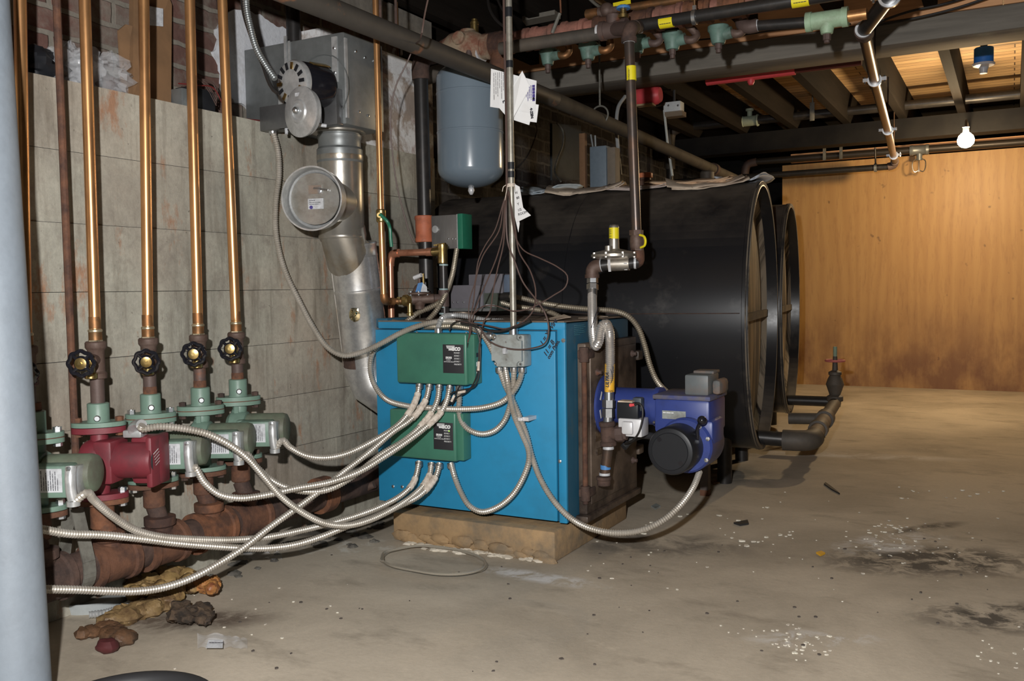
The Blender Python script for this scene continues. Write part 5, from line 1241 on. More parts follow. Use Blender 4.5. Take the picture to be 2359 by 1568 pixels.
# ---- copper feed line with valves above the boiler's back corner
cf = thing('feed_pipe', 'thin copper water feed pipe dropping past the venter box to the boiler valves', 'pipe', P(893, 690, X=-1.9))
f0 = P(865, 0, X=-1.90); f1 = P(877, 480, X=-1.90); f2 = P(884, 680, X=-1.90)
dn = (f0 - f1); part('pipe', MB().tube([f1 + dn * ((2.1 - f1.z) / dn.z), f1, f2], .0105, 18), copper, cf)
f3 = P(925, 693, Y=2.67)
el = MB(); el.tube(spline([f2 + Vector((0, 0, .005)), P(886, 690, X=-1.9), P(896, 694, Y=2.63), P(908, 694, Y=2.65)], .004), .0135, 16); part('elbow', el, copper_dull, cf)
part('pipe', MB().cyl(P(905, 694, Y=2.65), f3, .0105, seg=16), copper_dull, cf)
vv = MB(); c = P(878, 497, X=-1.90); vv.lathe([(.014, -.022), (.017, -.018), (.017, .018), (.014, .022)], c, dn, 18); vv.tube([c, c + Vector((.015, -.03, 0))], [.011, .009], 12); part('valve_body', vv, brass, cf)
part('lever', MB().tube(spline([c + Vector((.016, -.03, .004)), P(892, 510, X=-1.87), P(898, 525, X=-1.86), P(900, 550, X=-1.86), P(902, 568, X=-1.86)], .005), [.0045] * 1 and .006, 10), green_dark, cf, 'green lever')
un = MB(); un.hexa(P(918, 693, Y=2.67), P(925, 693, Y=2.67), .016); un.lathe([(.016, 0), (.02, .004), (.021, .018), (.016, .024)], P(928, 692, Y=2.675), (1, .2, 0), 22); un.hexa(P(938, 691, Y=2.68), P(946, 690, Y=2.69), .0145); un.lathe([(.009, 0), (.009, -.035), (.012, -.037), (.012, -.046)], P(944, 697, Y=2.69), (0, 0, 1), 12)
part('union', un, brass, cf)
pr = thing('pressure_valve', 'bronze pressure reducing valve with blue and white tag in front of the black riser', 'valve', P(966, 700, Y=2.72))
pv = MB(); pc2 = P(967, 690, Y=2.72); pv.lathe([(.014, -.035), (.017, -.033), (.017, -.02), (.022, -.012), (.024, .012), (.04, .02), (.04, .025), (.026, .029), (.016, .05), (.006, .056), (.005, .075)], pc2, (0, 0, 1), 26); pv.tube([P(950, 690, Y=2.70), P(1000, 687, Y=2.74)], .017, 16); part('body', pv, bronze, pr)
for k in range(6): aa = k * pi / 3; part('bolt', MB().cyl(pc2 + Vector((.034 * cos(aa), .034 * sin(aa), .016)), pc2 + Vector((.034 * cos(aa), .034 * sin(aa), .031)), .0045, seg=8), zinc, pr)
part('tag', MB().poly3([P(957, 672, Y=2.69), P(963, 652, Y=2.695), P(974, 650, Y=2.69), P(969, 672, Y=2.685)], (0, .001, 0)), blue_tag, pr, 'blue tag'); part('tag', MB().poly3([P(969, 672, Y=2.684), P(974, 651, Y=2.689), P(983, 660, Y=2.69), P(984, 672, Y=2.69)], (0, .001, 0)), label_white, pr, 'white tag')
part('lever', MB().tube([P(954, 640, Y=2.70), P(971, 633, Y=2.70)], .0075, 10), white_met, pr, 'silver lever'); part('stem', MB().cyl(P(975, 630, Y=2.72), P(976, 652, Y=2.72), .0045, seg=8), brass, pr)
# relief loop
rl = thing('relief_pipe', 'copper relief pipe with elbow and brass safety valve above the boiler top', 'pipe', P(897, 740, Y=2.86))
r0 = P(902, 745, Y=2.80); r1 = P(899, 606, Y=2.80); r2 = P(903, 588, Y=2.80); r3 = P(912, 583, Y=2.80); r4 = P(996, 580, Y=2.80)
part('pipe', MB().tube([r0 - Vector((0, 0, .02)), r1], .0125, 20), copper_red, rl); part('pipe', MB().tube([r3, r4], .0125, 20), copper_red, rl)
part('elbow', MB().tube(spline([r1 - Vector((0, 0, .012)), r1, r2, r3, r3 + Vector((.014, 0, 0))], .004), .0155, 20), copper_red, rl); part('coupling', MB().tube([P(983, 580.5, Y=2.80), P(996, 580, Y=2.80)], .015, 18), copper_red, rl)
sv_ = MB(); sv_.lathe([(.014, 0), (.018, .004), (.018, .05), (.0195, .055), (.0195, .07), (.012, .074)], P(1020, 608, Y=2.80), (0, 0, 1), 22); sv_.tube([P(998, 580, Y=2.80), P(1020, 578, Y=2.80)], [.016, .018], 18); part('safety_valve', sv_, brass, rl)
part('test_lever', MB().poly3([P(999, 563, Y=2.785), P(1024, 559, Y=2.785), P(1024, 563, Y=2.785), P(999, 567, Y=2.785)], (0, .012, .0)), brass, rl)
n_ = MB().cyl(P(1025, 745, Y=2.80), P(1021, 606, Y=2.80), .0145, seg=18); part('nipple', n_, iron_black, rl)
for py in (608, 664, 704, 720): part('sealant', MB().cyl(P(1022, py, Y=2.80), P(1022, py + 4, Y=2.80), .0165, seg=18), M('pipe_dope', A(120, 140, 140, 3.1), .5) if py == 608 else bpy.data.materials['pipe_dope'], rl)
tt = MB(); tt.cyl(P(1023, 706, Y=2.80), P(1022, 668, Y=2.80), .0195, seg=18); tt.tube([P(1022, 687, Y=2.80), P(998, 687, Y=2.77)], .016, 14); part('tee_fitting', tt, iron_brown, rl)
# relay with green edge, aquastat
rx = thing('relay_enclosure', 'silver control box with a green edge mounted behind the orange coupling', 'control box', P(1040, 600, Y=2.93))
a = P(993, 497, Y=2.92); c = P(1056, 572, Y=2.92); part('back_box', MB().lohi((a.x, 2.92, c.z), (c.x, 2.97, a.z), b=.003), M('brushed_plate', (.33, .32, .31), .4, .7, (.26, .25, .24), 12, stretch=(1, 1, .2)), rx)
c9 = P(1068, 572, Y=2.92); part('cover', MB().lohi((c.x, 2.915, c.z - .002), (c9.x, 2.985, a.z + .002), b=.003), green_dark, rx, 'green cover'); part('flange', MB().lohi((c.x - .004, 2.917, c.z), (c.x + .001, 2.975, a.z)), galv, rx)
for px in (1033, 1042, 1049): part('screw', MB().lathe([(.003, 0), (.003, .002), (.001, .003)], P(px, 550, Y=2.92), (0, -1, 0), 8), zinc, rx)
part('knockout', MB().lathe([(.014, 0), (.014, .003), (.011, .004), (.001, .004)], P(1003, 528, Y=2.919), (0, -1, 0), 18), galv, rx)
aq = thing('aquastat', 'stepped blue-grey control box sitting on the boiler top behind the wires', 'control box', P(1090, 725, Y=2.95))
a = P(1037, 657, Y=2.93); c = P(1112, 713, Y=2.93); part('case', MB().lohi((a.x, 2.93, c.z), (c.x, 3.03, a.z), b=.003), gray_ctl, aq)
a = P(1079, 632, Y=2.95); c = P(1158, 690, Y=2.95); part('case', MB().lohi((a.x, 2.95, c.z), (c.x, 3.05, a.z), b=.003), gray_ctl, aq); c2 = P(1174, 680, Y=2.95); part('end_panel', MB().lohi((c.x, 2.96, c.z), (c2.x, 3.05, a.z - .004), b=.002), M('steel_blue_panel', A(74, 86, 102, 3.2), .4), aq)
a = P(1037, 706, Y=2.925); c = P(1140, 716, Y=2.925); part('base_plate', MB().lohi((a.x, 2.89, c.z), (c.x, 3.03, a.z - .006)), galv_dull, aq)
a = P(1037, 716, Y=2.94); c = P(1086, 728, Y=2.94); part('collar', MB().lathe([(.035, 0), (.04, .004), (.04, a.z - c.z + .02)], ((a.x + c.x) / 2, 2.96, c.z - .02), (0, 0, 1), 26), M('dirty_collar', A(112, 98, 84, 3.1), .5, .4), aq)
for px in (1044, 1054, 1068, 1090): part('screw', MB().lathe([(.0035, 0), (.0035, .002), (.001, .003)], P(px, 696, Y=2.929), (0, -1, 0), 8), zinc, aq)
a = P(1114, 675, Y=2.95); c = P(1150, 716, Y=2.95); part('terminal_block', MB().lohi((a.x, 2.94, c.z), (c.x, 2.95 + .04, a.z)), M('green_grey_board', A(60, 66, 58, 3.1), .5), aq); part('cable_connector', MB().tube([P(1150, 683, Y=2.96), P(1175, 682, Y=2.96)], .016, 14), iron_black, aq)
part('wire_nut', MB().tube([P(1117, 703, Y=2.93), P(1139, 704, Y=2.93)], .0045, 8), label_white, aq)

# ============================================================ OIL TANKS
def oil_tank(E, label, L, r=.61):
    ta = radians(7.0); axd = Vector((cos(ta), sin(ta), 0)); pr = Vector((-sin(ta), cos(ta), 0)); E = Vector(E); W0 = E - axd * L
    t = thing('oil_tank', label, 'tank', (E.x - axd.x * L / 2, E.y - axd.y * L / 2, 0), 'black oil storage tanks')
    part('shell', MB().lathe([(r - .025, 0), (r, .002), (r, L * .5 - .002), (r + .0015, L * .5), (r, L * .5 + .002), (r, L - .004), (r + .004, L - .002), (r + .004, L + .02), (r - .018, L + .022), (r - .022, L - .03)], W0, axd, 96, (True, False)), tankblk, t)
    hd = MB().lathe([(r - .018, L - .03), (r - .05, L - .055), (r * .7, L - .045), (r * .35, L - .04), (.001, L - .038)], W0, axd, 80, (False, False)); part('end_plate', hd, tank_end, t)
    rim = MB().lathe([(r - .02, L - .03), (r - .012, L + .023), (r + .002, L + .0235), (r + .0055, L + .01)], W0, axd, 96, (False, False)); part('rim', rim, M('dusty_rim', (.14, .115, .085), .8, 0, (.025, .022, .02), 4, .5, .6), t)
    br = MB(); cc_ = E - axd * .028; br.box(cc_, (.016, r * 1.7, .035), R=Matrix.Rotation(ta, 3, 'Z')); part('stiffener_bar', br, M('dusty_bar', (.1, .084, .064), .8, 0, (.03, .026, .023), 6), t)
    wv = MB(); wv.tube([W0 + axd * 0 + pr * -(r + .0005) + Vector((0, 0, .03)), E - axd * .01 + pr * -(r + .0005) + Vector((0, 0, .03))], .0022, 6); part('weld_seam', wv, rust_dark, t)
    for s in (.12, L - .12):
        for q in (-.28, .28):
            c_ = E - axd * s + pr * q; part('leg', MB().cyl((c_.x, c_.y, 0), (c_.x, c_.y, .16 + .08), .032, seg=16), iron_black, t)
    return t, E, axd, pr


T1, E1, axd, prp = oil_tank((-1.02, 4.27, .73), 'large black oil tank right behind the blue boiler', 1.52)
T2, E2, _, _ = oil_tank((-1.155, 5.52, .73), 'second black oil tank mostly hidden behind the first, near the plywood wall', 1.36)
for px, py, n_ in ((1516, 875, 3), (1508, 893, 2)):
    pass
pi_ = thing('oil_pipe', 'dark iron oil pipe joining both tank outlets near the floor', 'pipe', (-.9, 4.7, .1))
o0 = P(1735, 1010, t=4.3); o1 = P(1815, 1012, t=4.22)
o0 = E1 + Vector((-.06, -.0, -.565)); o1 = Vector((-.86, 4.30, .155)); o2 = Vector((-.885, 5.53, .19))
part('pipe', MB().tube([o0, o1], .034, 22), iron_black, pi_)
part('elbow', MB().tube(spline([o1 - Vector((.06, .008, 0)), o1, o1 + Vector((.05, .03, .0)), o1 + Vector((.06, .1, .003))], .015), .048, 22), iron_dusty, pi_)
o3 = o1 + Vector((.06, .06, .003)); o4 = o1 + Vector((.02, .62, .02)); part('pipe', MB().tube([o3, o4], .037, 22), M('iron_pipe_brown', A(84, 74, 62, 4.4), .7, .1, A(60, 52, 44, 4.4), 9), pi_)
cl_ = MB(); w = (o4 - o3).normalized(); cl_.lathe([(.037, 0), (.047, .004), (.047, .07), (.037, .074)], o3 + w * .22, w, 22); cl_.lathe([(.037, 0), (.048, .004), (.048, .09), (.037, .094)], o4 - w * .05, w, 22); part('coupling', cl_, iron_dusty, pi_)
o5 = E2 + Vector((-.06, 0, -.54)); part('pipe', MB().tube([o5, Vector((o4.x - .02, o5.y + .02, .19))], .03, 20), iron_black, pi_)
part('pipe', MB().tube([Vector((-1.02, o4.y - .02, .17)), o4], .03, 20), iron_dusty, pi_)
o6 = o4 + w * .55; part('pipe', MB().tube([o4, o6], .034, 20), iron_dusty, pi_)
ov = thing('gate_valve', 'small gate valve with a rusty red wheel on the oil pipe beside the plywood wall', 'valve', o6)
vz = P(1895, 870, t=depth(o6)); vb_ = MB(); base = Vector((o6.x, o6.y, .2))
vb_.lathe([(.035, 0), (.045, .005), (.045, .03), (.03, .04), (.04, .07), (.05, .1), (.04, .13), (.03, .15), (.036, .155), (.036, .17), (.016, .18), (.012, .26)], base, (0, 0, 1), 22); part('body', vb_, iron_dusty, ov)
vw = MB(); vw.torus(base + Vector((0, 0, .235)), (0, 0, 1), .05, .007, 28, 8)
for k in range(4): vw.tube([base + Vector((0, 0, .235)), base + Vector((.05 * cos(k * pi / 2), .05 * sin(k * pi / 2), .235))], .005, 6)
part('handwheel', vw, M('wheel_red', A(110, 54, 50, 5), .6), ov); part('stem', MB().cyl(base + Vector((0, 0, .25)), base + Vector((0, 0, .315)), .011, seg=12), M('stem_green', A(70, 84, 70, 5), .6), ov)

# ---- papers and clutter lying on the tank
def on_tank(s, q, off=.004):
    """point on the first tank's top: s metres from the right end, q metres towards the back"""
    c_ = E1 - axd * s + prp * q; return Vector((c_.x, c_.y, .73 + sqrt(max(0, .61 ** 2 - q * q)) + off))


def sheet(s, q, w, h, rot, lab, mt, curl=.02, name='newspaper', pages=2, side_curl=0):
    m = MB()
    for k in range(pages):
        du, dv = random.uniform(-.02, .02), random.uniform(-.02, .02)
        def fn(a, b, k=k, du=du, dv=dv):
            x = (a - .5) * w; y = (b - .5) * h; xx = x * cos(rot) - y * sin(rot) + du; yy = x * sin(rot) + y * cos(rot) + dv
            p = on_tank(s - xx, q + yy, .006 + k * .006); p.z += curl * (abs(a - .5) * 2) ** 3 + curl * .7 * mnoise.noise(Vector((a * 3 + s * 9, b * 3, k))) ** 2 * 2 + .3 * curl * abs(sin(a * 7 + k)); return p
        m.grid(fn, 12, 8)
    o = single(name, m, mt, lab, 'paper', 'old papers on top of the front oil tank'); sm = o.modifiers.new('thick', 'SOLIDIFY'); sm.thickness = .003; return o


sheet(.80, -.06, .36, .3, .2, 'dusty crumpled newspaper on the front oil tank just right of the gas drop pipe', paper_dusty, .025)
sheet(1.0, -.04, .2, .25, -.3, 'torn dusty paper on the front oil tank just left of the gas drop pipe', M('blue_grey_paper', A(140, 150, 156, 3.8), .8), .025)
sheet(.55, -.05, .3, .26, .1, 'flat grey newspaper in the middle of the papers on the front oil tank', M('grey_newsprint', A(128, 118, 112, 4), .85), .014)
sheet(.30, .0, .38, .3, -.05, 'thick folded brown cardboard topmost on the right end of the front oil tank', M('old_board', A(150, 126, 100, 4), .85), .012, pages=4)
sheet(.22, -.1, .34, .22, .25, 'curled tan paper hanging over the front edge of the tank near its right end', paper_dusty, .02)
sheet(.05, .0, .2, .24, -.2, 'jagged grey paper poking past the right end of the front oil tank', M('silver_paper', A(130, 134, 140, 4.2), .6), .02)
bp_ = on_tank(1.27, .05, 0); gb_ = MB(); gx = P(1388, 380, Y=4.5)
bxg = thing('panel_box', 'upright blue-grey metal panel box standing behind the oil tank papers', 'box', P(1388, 425, Y=4.55))
a = P(1358, 338, Y=4.42); c = P(1397, 424, Y=4.42); part('box', MB().lohi((a.x, 4.42, 1.345), (c.x, 4.5, a.z), b=.004), M('panel_blue_grey', A(86, 98, 108, 3.5), .5), bxg); a2 = P(1398, 345, Y=4.44); part('side', MB().lohi((c.x, 4.43, 1.345), (c.x + .045, 4.5, a.z - .01), b=.004), M('panel_tan', A(96, 86, 74, 3.5), .7), bxg)
part('conduit', MB().tube([P(1366, 340, Y=4.46), P(1361, 310, Y=4.46)], .006, 8), galv_dull, bxg); part('conduit', MB().tube([P(1372, 340, Y=4.46), P(1371, 312, Y=4.46)], .006, 8), galv_dull, bxg)
jg = on_tank(.86, .12); jug = thing('oil_can', 'old round can with an orange cap standing on the front oil tank', 'can', jg)
jx = P(1486, 400, Y=4.42); jz = .73 + .6
part('body', MB().lathe([(.055, -.03), (.06, 0), (.06, .05), (.045, .075), (.03, .08), (.03, .09)], (jx.x, 4.42, jz), (0, 0, 1), 24), M('can_brown', A(86, 64, 52, 3.4), .6), jug); part('cap', MB().lathe([(.036, .09), (.038, .094), (.038, .112), (.03, .116), (.001, .116)], (jx.x, 4.42, jz), (0, 0, 1), 20), orange_cap, jug, 'orange cap')
for px, nm, col_ in ((1304, 'fill cap fitting on the oil tank left of the leaning board', A(120, 104, 84, 4.3)), (1342, 'small wooden foot block under the leaning board on the oil tank', A(104, 92, 72, 4.3))):
    q = P(px, 421, Y=4.3); single('tank_fitting', MB().lathe([(.03, -.03), (.03, .02), (.022, .024), (.022, .03)], (q.x, 4.3, 1.335), (0, 0, 1), 16), M('fit_%d' % px, col_, .8), 'dusty ' + nm, 'fitting')
q = P(1342, 300, Y=4.34); single('leaning_board', MB().lohi((q.x - .016, 4.33, 1.35), (q.x + .016, 4.36, 1.66), b=.002), M('brown_stud', A(98, 70, 45, 3.5), .8), 'upright brown wooden stud leaning upright on the oil tank below the drain pipe', 'board')
q = P(1290, 350, Y=4.5); sq = MB().poly3([P(1255, 288, X=-2.715), P(1335, 285, X=-2.715), P(1332, 420, X=-2.715), P(1270, 425, X=-2.715)], (-.01, 0, 0)); single('slate_panel', MB().poly3([P(1268, 285, X=-2.7205), P(1335, 290, X=-2.7205), P(1332, 415, X=-2.7205), P(1268, 415, X=-2.7205)], (.014, 0, 0)), M('slate_grey', A(56, 60, 62, 3.2), .8, 0, A(44, 46, 48, 3.2), 4), 'dark grey slate panel fixed on the far brick wall above the tank', 'panel')
lw = MB().tube(spline([P(1283, 283, X=-2.6), P(1296, 300, X=-2.58), P(1297, 330, X=-2.56), P(1285, 365, X=-2.55), P(1278, 395, X=-2.5), P(1292, 418, X=-2.4)], .015), .006, 8); single('hanging_cable', lw, strap_gray, 'grey cable hanging in a loop against the far brick wall', 'cable')
# ============================================================ BACK OF THE ROOM
sp = thing('sprinkler_pipe', 'brown steel pipe running away overhead towards the plywood wall with split-ring clamps', 'pipe', (-.6, 5.5, 1.77))
spts = [P(1985, 20, Z=1.80), P(1990, 70, Z=1.80), P(2015, 185, Z=1.80), P(2045, 300, Z=1.80), P(2061, 372, Z=1.80)]
spts[0] = Vector((spts[1].x + .03, 3.17, 1.80)); k1 = P(1996, 66, Z=1.80)
part('pipe', MB().cyl((-.325, 3.15, 1.80), spts[1], .026, seg=22), iron_black, sp); part('pipe', MB().tube(spts[1:], .023, 22), steel_pipe, sp)
dv_ = (spts[2] - spts[1]).normalized()
part('coupling', MB().lathe([(.026, -.03), (.034, -.028), (.034, .03), (.026, .033)], spts[1] + dv_ * .02, dv_, 24), rust_dark, sp); part('sealant', MB().lathe([(.03, 0), (.03, .012)], spts[1] - dv_ * .02, dv_, 24), label_white, sp)
for q, s in ((Vector((-.36, 3.26, 1.80)), 1.15), (spts[2], 1), (spts[3], 1), (P(2059, 358, Z=1.80), 1)):
    c_ = MB(); c_.lathe([(.025 * s, -.008), (.031 * s, -.008), (.031 * s, .008), (.025 * s, .008)], q, dv_, 22)
    for e in (-1, 1): c_.box(q + Vector((.04 * s * e, 0, .004)), (.022, .008, .016)); c_.cyl(q + Vector((.043 * s * e, 0, -.012)), q + Vector((.043 * s * e, 0, .018)), .004, seg=6)
    cp_ = part('ring_clamp', c_, zinc, sp, 'shiny split-ring clamp'); part('rod', MB().cyl(q + Vector((0, 0, .028)), (q.x, q.y, 2.12), .004, seg=8), steel_pipe, cp_)
el = MB(); el.tube(spline([spts[-1] - dv_ * .02, spts[-1] + dv_ * .03, spts[-1] + dv_ * .05 + Vector((-.01, 0, -.02)), spts[-1] + dv_ * .05 + Vector((-.05, 0, -.03))], .01), .03, 16); part('elbow', el, iron_brown, sp)
e_ = spts[-1] + dv_ * .05 + Vector((-.04, 0, -.03)); part('branch_pipe', MB().cyl(e_, (-2.6, e_.y, e_.z), .024, seg=18), iron_black, sp)
q = P(2017, 380, Y=e_.y); part('ring_clamp', MB().lathe([(.025, -.01), (.032, -.01), (.032, .01), (.025, .01)], (q.x, e_.y, e_.z), (1, 0, 0), 18), galv_dull, sp); part('rod', MB().tube([(q.x, e_.y, e_.z + .03), P(2016, 340, Y=e_.y)], .006, 8), iron_black, sp)
bp = thing('black_main', 'black pipe running along the top of the rear girder with a small valve', 'pipe', (-1.2, 7.42, 2.16))
part('pipe', MB().cyl((-2.40, 7.42, 2.185), (3.1, 7.42, 2.175), .034, seg=20), iron_black, bp); part('elbow', MB().tube(spline([(-2.34, 7.42, 2.185), (-2.44, 7.42, 2.18), (-2.5, 7.42, 2.15), (-2.515, 7.42, 2.08), (-2.515, 7.42, 1.85)], .02), .04, 20), iron_dusty, bp)
part('sealant', MB().lathe([(.043, 0), (.043, .014)], (-2.385, 7.42, 2.184), (1, 0, 0), 20), strap_gray, bp); part('down_pipe', MB().cyl((-2.515, 7.42, 1.9), (-2.515, 7.42, 1.3), .034, seg=18), iron_black, bp)
vx = P(1727, 270, Y=7.42).x; part('valve', MB().lathe([(.045, -.07), (.048, -.06), (.04, -.05), (.04, .05), (.048, .06), (.045, .07)], (vx, 7.42, 2.183), (1, 0, 0), 20).lathe([(.02, .03), (.02, .075), (.032, .08), (.032, .095), (.001, .097)], (vx, 7.42, 2.183), (0, 0, 1), 16), M('valve_verdigris', A(70, 76, 66, 6), .6), bp)
hx_ = P(1873, 255, Y=7.42).x; part('hanger', MB().lohi((hx_ - .018, 7.38, 2.13), (hx_ + .018, 7.386, 2.27), b=.002), strap_gray, bp); part('hanger_rod', MB().cyl((hx_, 7.4, 2.26), (hx_, 7.4, 2.34), .006, seg=8), strap_gray, bp)
rp_ = P(1640, 188, Y=5.2); rpa = P(1628, 190, Y=5.2); rpb = P(1985, 118, Y=5.2)
rs = thing('red_sprinkler_main', 'bright red pipe running behind the dark timber beam', 'pipe', (-1.2, 5.2, rpa.z)); rz_ = rpa.z + .012
part('pipe', MB().cyl((rpa.x, 5.2, rz_), (P(1832, 170, Y=5.2).x, 5.2, rz_), .03, seg=18), red_paint, rs); part('pipe', MB().cyl((P(1832, 170, Y=5.2).x, 5.2, rz_ + .004), (P(1985, 150, Y=5.2).x, 5.2, rz_ + .004), .026, seg=18), M('dull_red_pipe', A(70, 26, 22, 3.6), .6), rs)
hx2 = P(1730, 185, Y=5.2).x; part('sprinkler_head', MB().lathe([(.018, 0), (.02, -.02), (.012, -.035), (.001, -.036)], (hx2, 5.2, rz_ - .02), (0, 0, 1), 14), red_paint, rs)
rr = P(1490, 222, Y=4.98); red = thing('red_canister', 'red rounded fixture hanging behind the gas drop pipe under the beam', 'fixture', rr)
part('body', MB().lathe([(.001, -.085), (.04, -.082), (.052, -.06), (.055, 0), (.052, .06), (.04, .082), (.001, .085)], (rr.x, 4.98, rr.z), (1, 0, .02), 26), red_paint, red); part('band', MB().lohi((rr.x - .05, 4.93, rr.z - .058), (rr.x + .05, 4.99, rr.z - .048)), M('tan_band', A(100, 84, 60, 5), .7), red)
part('strap', MB().cyl((rr.x, 4.98, rr.z + .05), (rr.x, 4.98, 2.11), .008, seg=8), iron_black, red)
a = P(1528, 236, Y=5.6); c = P(1567, 254, Y=5.6); jb = thing('junction_box', 'grey steel junction box hanging behind the gas drop pipe, cables running into it', 'box', P(1548, 255, Y=5.6))
part('box', MB().lohi((a.x, 5.6, c.z), (c.x, 5.68, a.z), b=.003), M('jbox_grey', A(112, 124, 136, 5.6), .45), jb); part('bottom', MB().lohi((a.x + .005, 5.61, c.z - .03), (c.x + .01, 5.69, c.z)), M('jbox_tan', A(70, 60, 48, 5.6), .7), jb); part('strap', MB().cyl(((a.x + c.x) / 2, 5.65, a.z), ((a.x + c.x) / 2, 5.65, 2.11), .01, seg=8), iron_black, jb)
for px in (1540, 1562): part('screw', MB().lathe([(.007, 0), (.007, .002), (.001, .003)], P(px, 243, Y=5.599), (0, -1, 0), 8), zinc, jb)
single('hanging_cable', MB().tube(spline([P(1440, 222, Y=5.3), P(1425, 245, Y=5.2), P(1420, 285, Y=5.1), P(1423, 335, Y=5.0), P(1428, 390, Y=4.9), P(1429, 402, Y=4.9)], .02), .011, 8), M('pale_cable', A(110, 112, 112, 5.0), .6), 'pale grey cable curving down behind the gas drop pipe', 'cable')
single('hanging_conduit', MB().tube([P(1530, 254, Y=5.62), P(1538, 330, Y=5.6), P(1549, 405, Y=5.55)], .008, 8), M('thin_conduit', A(110, 112, 108, 5.6), .5), 'thin grey conduit dropping from the hanging junction box to the tank', 'conduit')
single('flat_cable', MB().tube(spline([P(1468, 250, Y=5.5), P(1500, 246, Y=5.55), P(1530, 240, Y=5.62)], .03), .008, 8), strap_gray, 'grey cable running from the red fixture to the junction box', 'cable')
# sprinkler line in front of the plywood with an upright head and guard
pp_ = thing('hanging_pipe', 'dark horizontal pipe in front of the plywood wall with a caged sprinkler head', 'pipe', (-.8, 8.05, 1.9))
part('pipe', MB().cyl((-2.0, 8.05, 1.94), (3.1, 8.05, 1.915), .028, seg=18), M('pipe_dark_grey', (.05, .042, .035), .45, .5), pp_)
hx3 = P(2118, 345, Y=8.05); part('tee_fitting', MB().lathe([(.04, -.07), (.042, -.05), (.036, -.04), (.036, .04), (.042, .05), (.04, .07)], (hx3.x, 8.05, 1.93), (1, 0, 0), 18).cyl((hx3.x, 8.05, 1.93), (hx3.x, 8.05, 1.85), .022), galv_dull, pp_)
gd = MB()
for s in (-1, 0, 1): gd.tube(spline([(hx3.x + .02 * s, 8.05, 1.86), (hx3.x + .045 * s, 8.03, 1.84), (hx3.x + .045 * s, 8.02, 1.78), (hx3.x + .03 * s, 8.02, 1.755), (hx3.x, 8.03, 1.77)], .01), .004, 6)
part('guard', gd, zinc, pp_)
for px in (1938, 1900): q = P(px, 350, Y=8.02); part('clamp', MB().lohi((q.x - .012, 8.0, 1.9), (q.x + .012, 8.01, 2.12)), strap_gray, pp_)
part('drop_elbow', MB().tube(spline([(-1.95, 8.05, 1.94), (-2.03, 8.05, 1.92), (-2.05, 8.05, 1.86), (-2.05, 8.05, 1.78)], .02), .035, 16), iron_brown, pp_)
# the lit lamp and the blue lampholder
lpz = P(2225, 322, Y=7.0); lamp = thing('bare_bulb', 'lit bare bulb glowing in front of the rear girder', 'lamp', lpz)
em = N('lit_glass'); em.b.inputs['Emission Color'].default_value = (1, .86, .62, 1); em.b.inputs['Emission Strength'].default_value = 60; em = em.set((1, .95, .9), .3)
part('bulb', MB().lathe([(.001, -.055), (.03, -.047), (.05, -.025), (.054, .0), (.046, .026), (.028, .044), (.016, .052)], lpz, (0, 0, 1), 20), em, lamp); part('socket', MB().lathe([(.016, .04), (.02, .045), (.02, .08), (.024, .085), (.001, .09)], lpz, (0, 0, 1), 18), white_met, lamp)
part('arm', MB().tube(spline([lpz + Vector((0, 0, .085)), lpz + Vector((0, .03, .13)), lpz + Vector((0, .12, .14)), Vector((lpz.x, 7.55, lpz.z + .14))], .02), .008, 8), iron_black, lamp)
bl = P(2266, 150, Y=6.3); bx2 = thing('lampholder', 'blue ceiling box with white porcelain lampholder, empty, between the joists', 'lamp', bl)
part('box', MB().lathe([(.05, 0), (.054, .002), (.054, .09), (.05, .095)], bl + Vector((0, 0, .008)), (0, 0, 1), 26), M('blue_box', (.03, .2, .7), .5), bx2, 'blue plastic box')
part('stem', MB().cyl(bl + Vector((0, 0, .1)), (bl.x, bl.y, 2.34), .02, seg=12), iron_black, bx2)
part('porcelain', MB().lathe([(.062, .01), (.064, .005), (.058, -.004), (.028, -.014), (.022, -.03), (.021, -.05), (.001, -.05)], bl, (0, 0, 1), 26), M('porcelain', (.6, .62, .68), .3), bx2)
# overhead cables
for nm, lab, pts, r in (
    ('black_cable', 'loose black cable loop hanging near the ceiling left of the conduit pole', PT([(1122, -20), (1128, 20), (1145, 48), (1168, 66), (1172, 68)], 3.4, 3.1), .005),
    ('black_cable', 'second black cable loop near the ceiling right beside the conduit pole', PT([(1140, -20), (1152, 12), (1166, 32), (1172, 36)], 3.4, 3.1), .004),
    ('grey_cable', 'grey armoured cable slanting from the ceiling to the blue-handled valve', PT([(1345, -15), (1370, 8), (1392, 24)], 3.6, 3.7), .006),
    ('beam_cable', 'upper dark cable sagging along the pale board above the beam at the right', PY(4.50, [(2000, 60), (2090, 28), (2180, 8), (2300, -30)]), .006),
    ('beam_cable', 'lower dark cable sagging along the pale board above the beam at the right', PY(4.49, [(2000, 62), (2100, 44), (2200, 20), (2290, -10)]), .006),
    ('beam_cable', 'thin dark cable along the lower edge of the pale board behind the turquoise fittings', PY(4.49, [(1480, 98), (1560, 96), (1700, 82), (1800, 68), (1960, 55)]), .004),
    ('hanging_wire', 'thin brown wire looping down the wall beside the black supply riser', PT([(990, -20), (978, 35), (972, 75)], 2.6, 2.6) + PT([(950, 115), (935, 150), (915, 190), (904, 230), (900, 300), (905, 360), (915, 430), (930, 490), (945, 540), (955, 560)], 3.1, 3.25), .0025)):
    single(nm, MB().tube(spline(pts, .02), r, 7), wire_br if nm == 'hanging_wire' else wire_blk if nm != 'grey_cable' else strap_gray, lab, 'cable')

# ============================================================ FLEXIBLE CONDUITS
CR = .0092


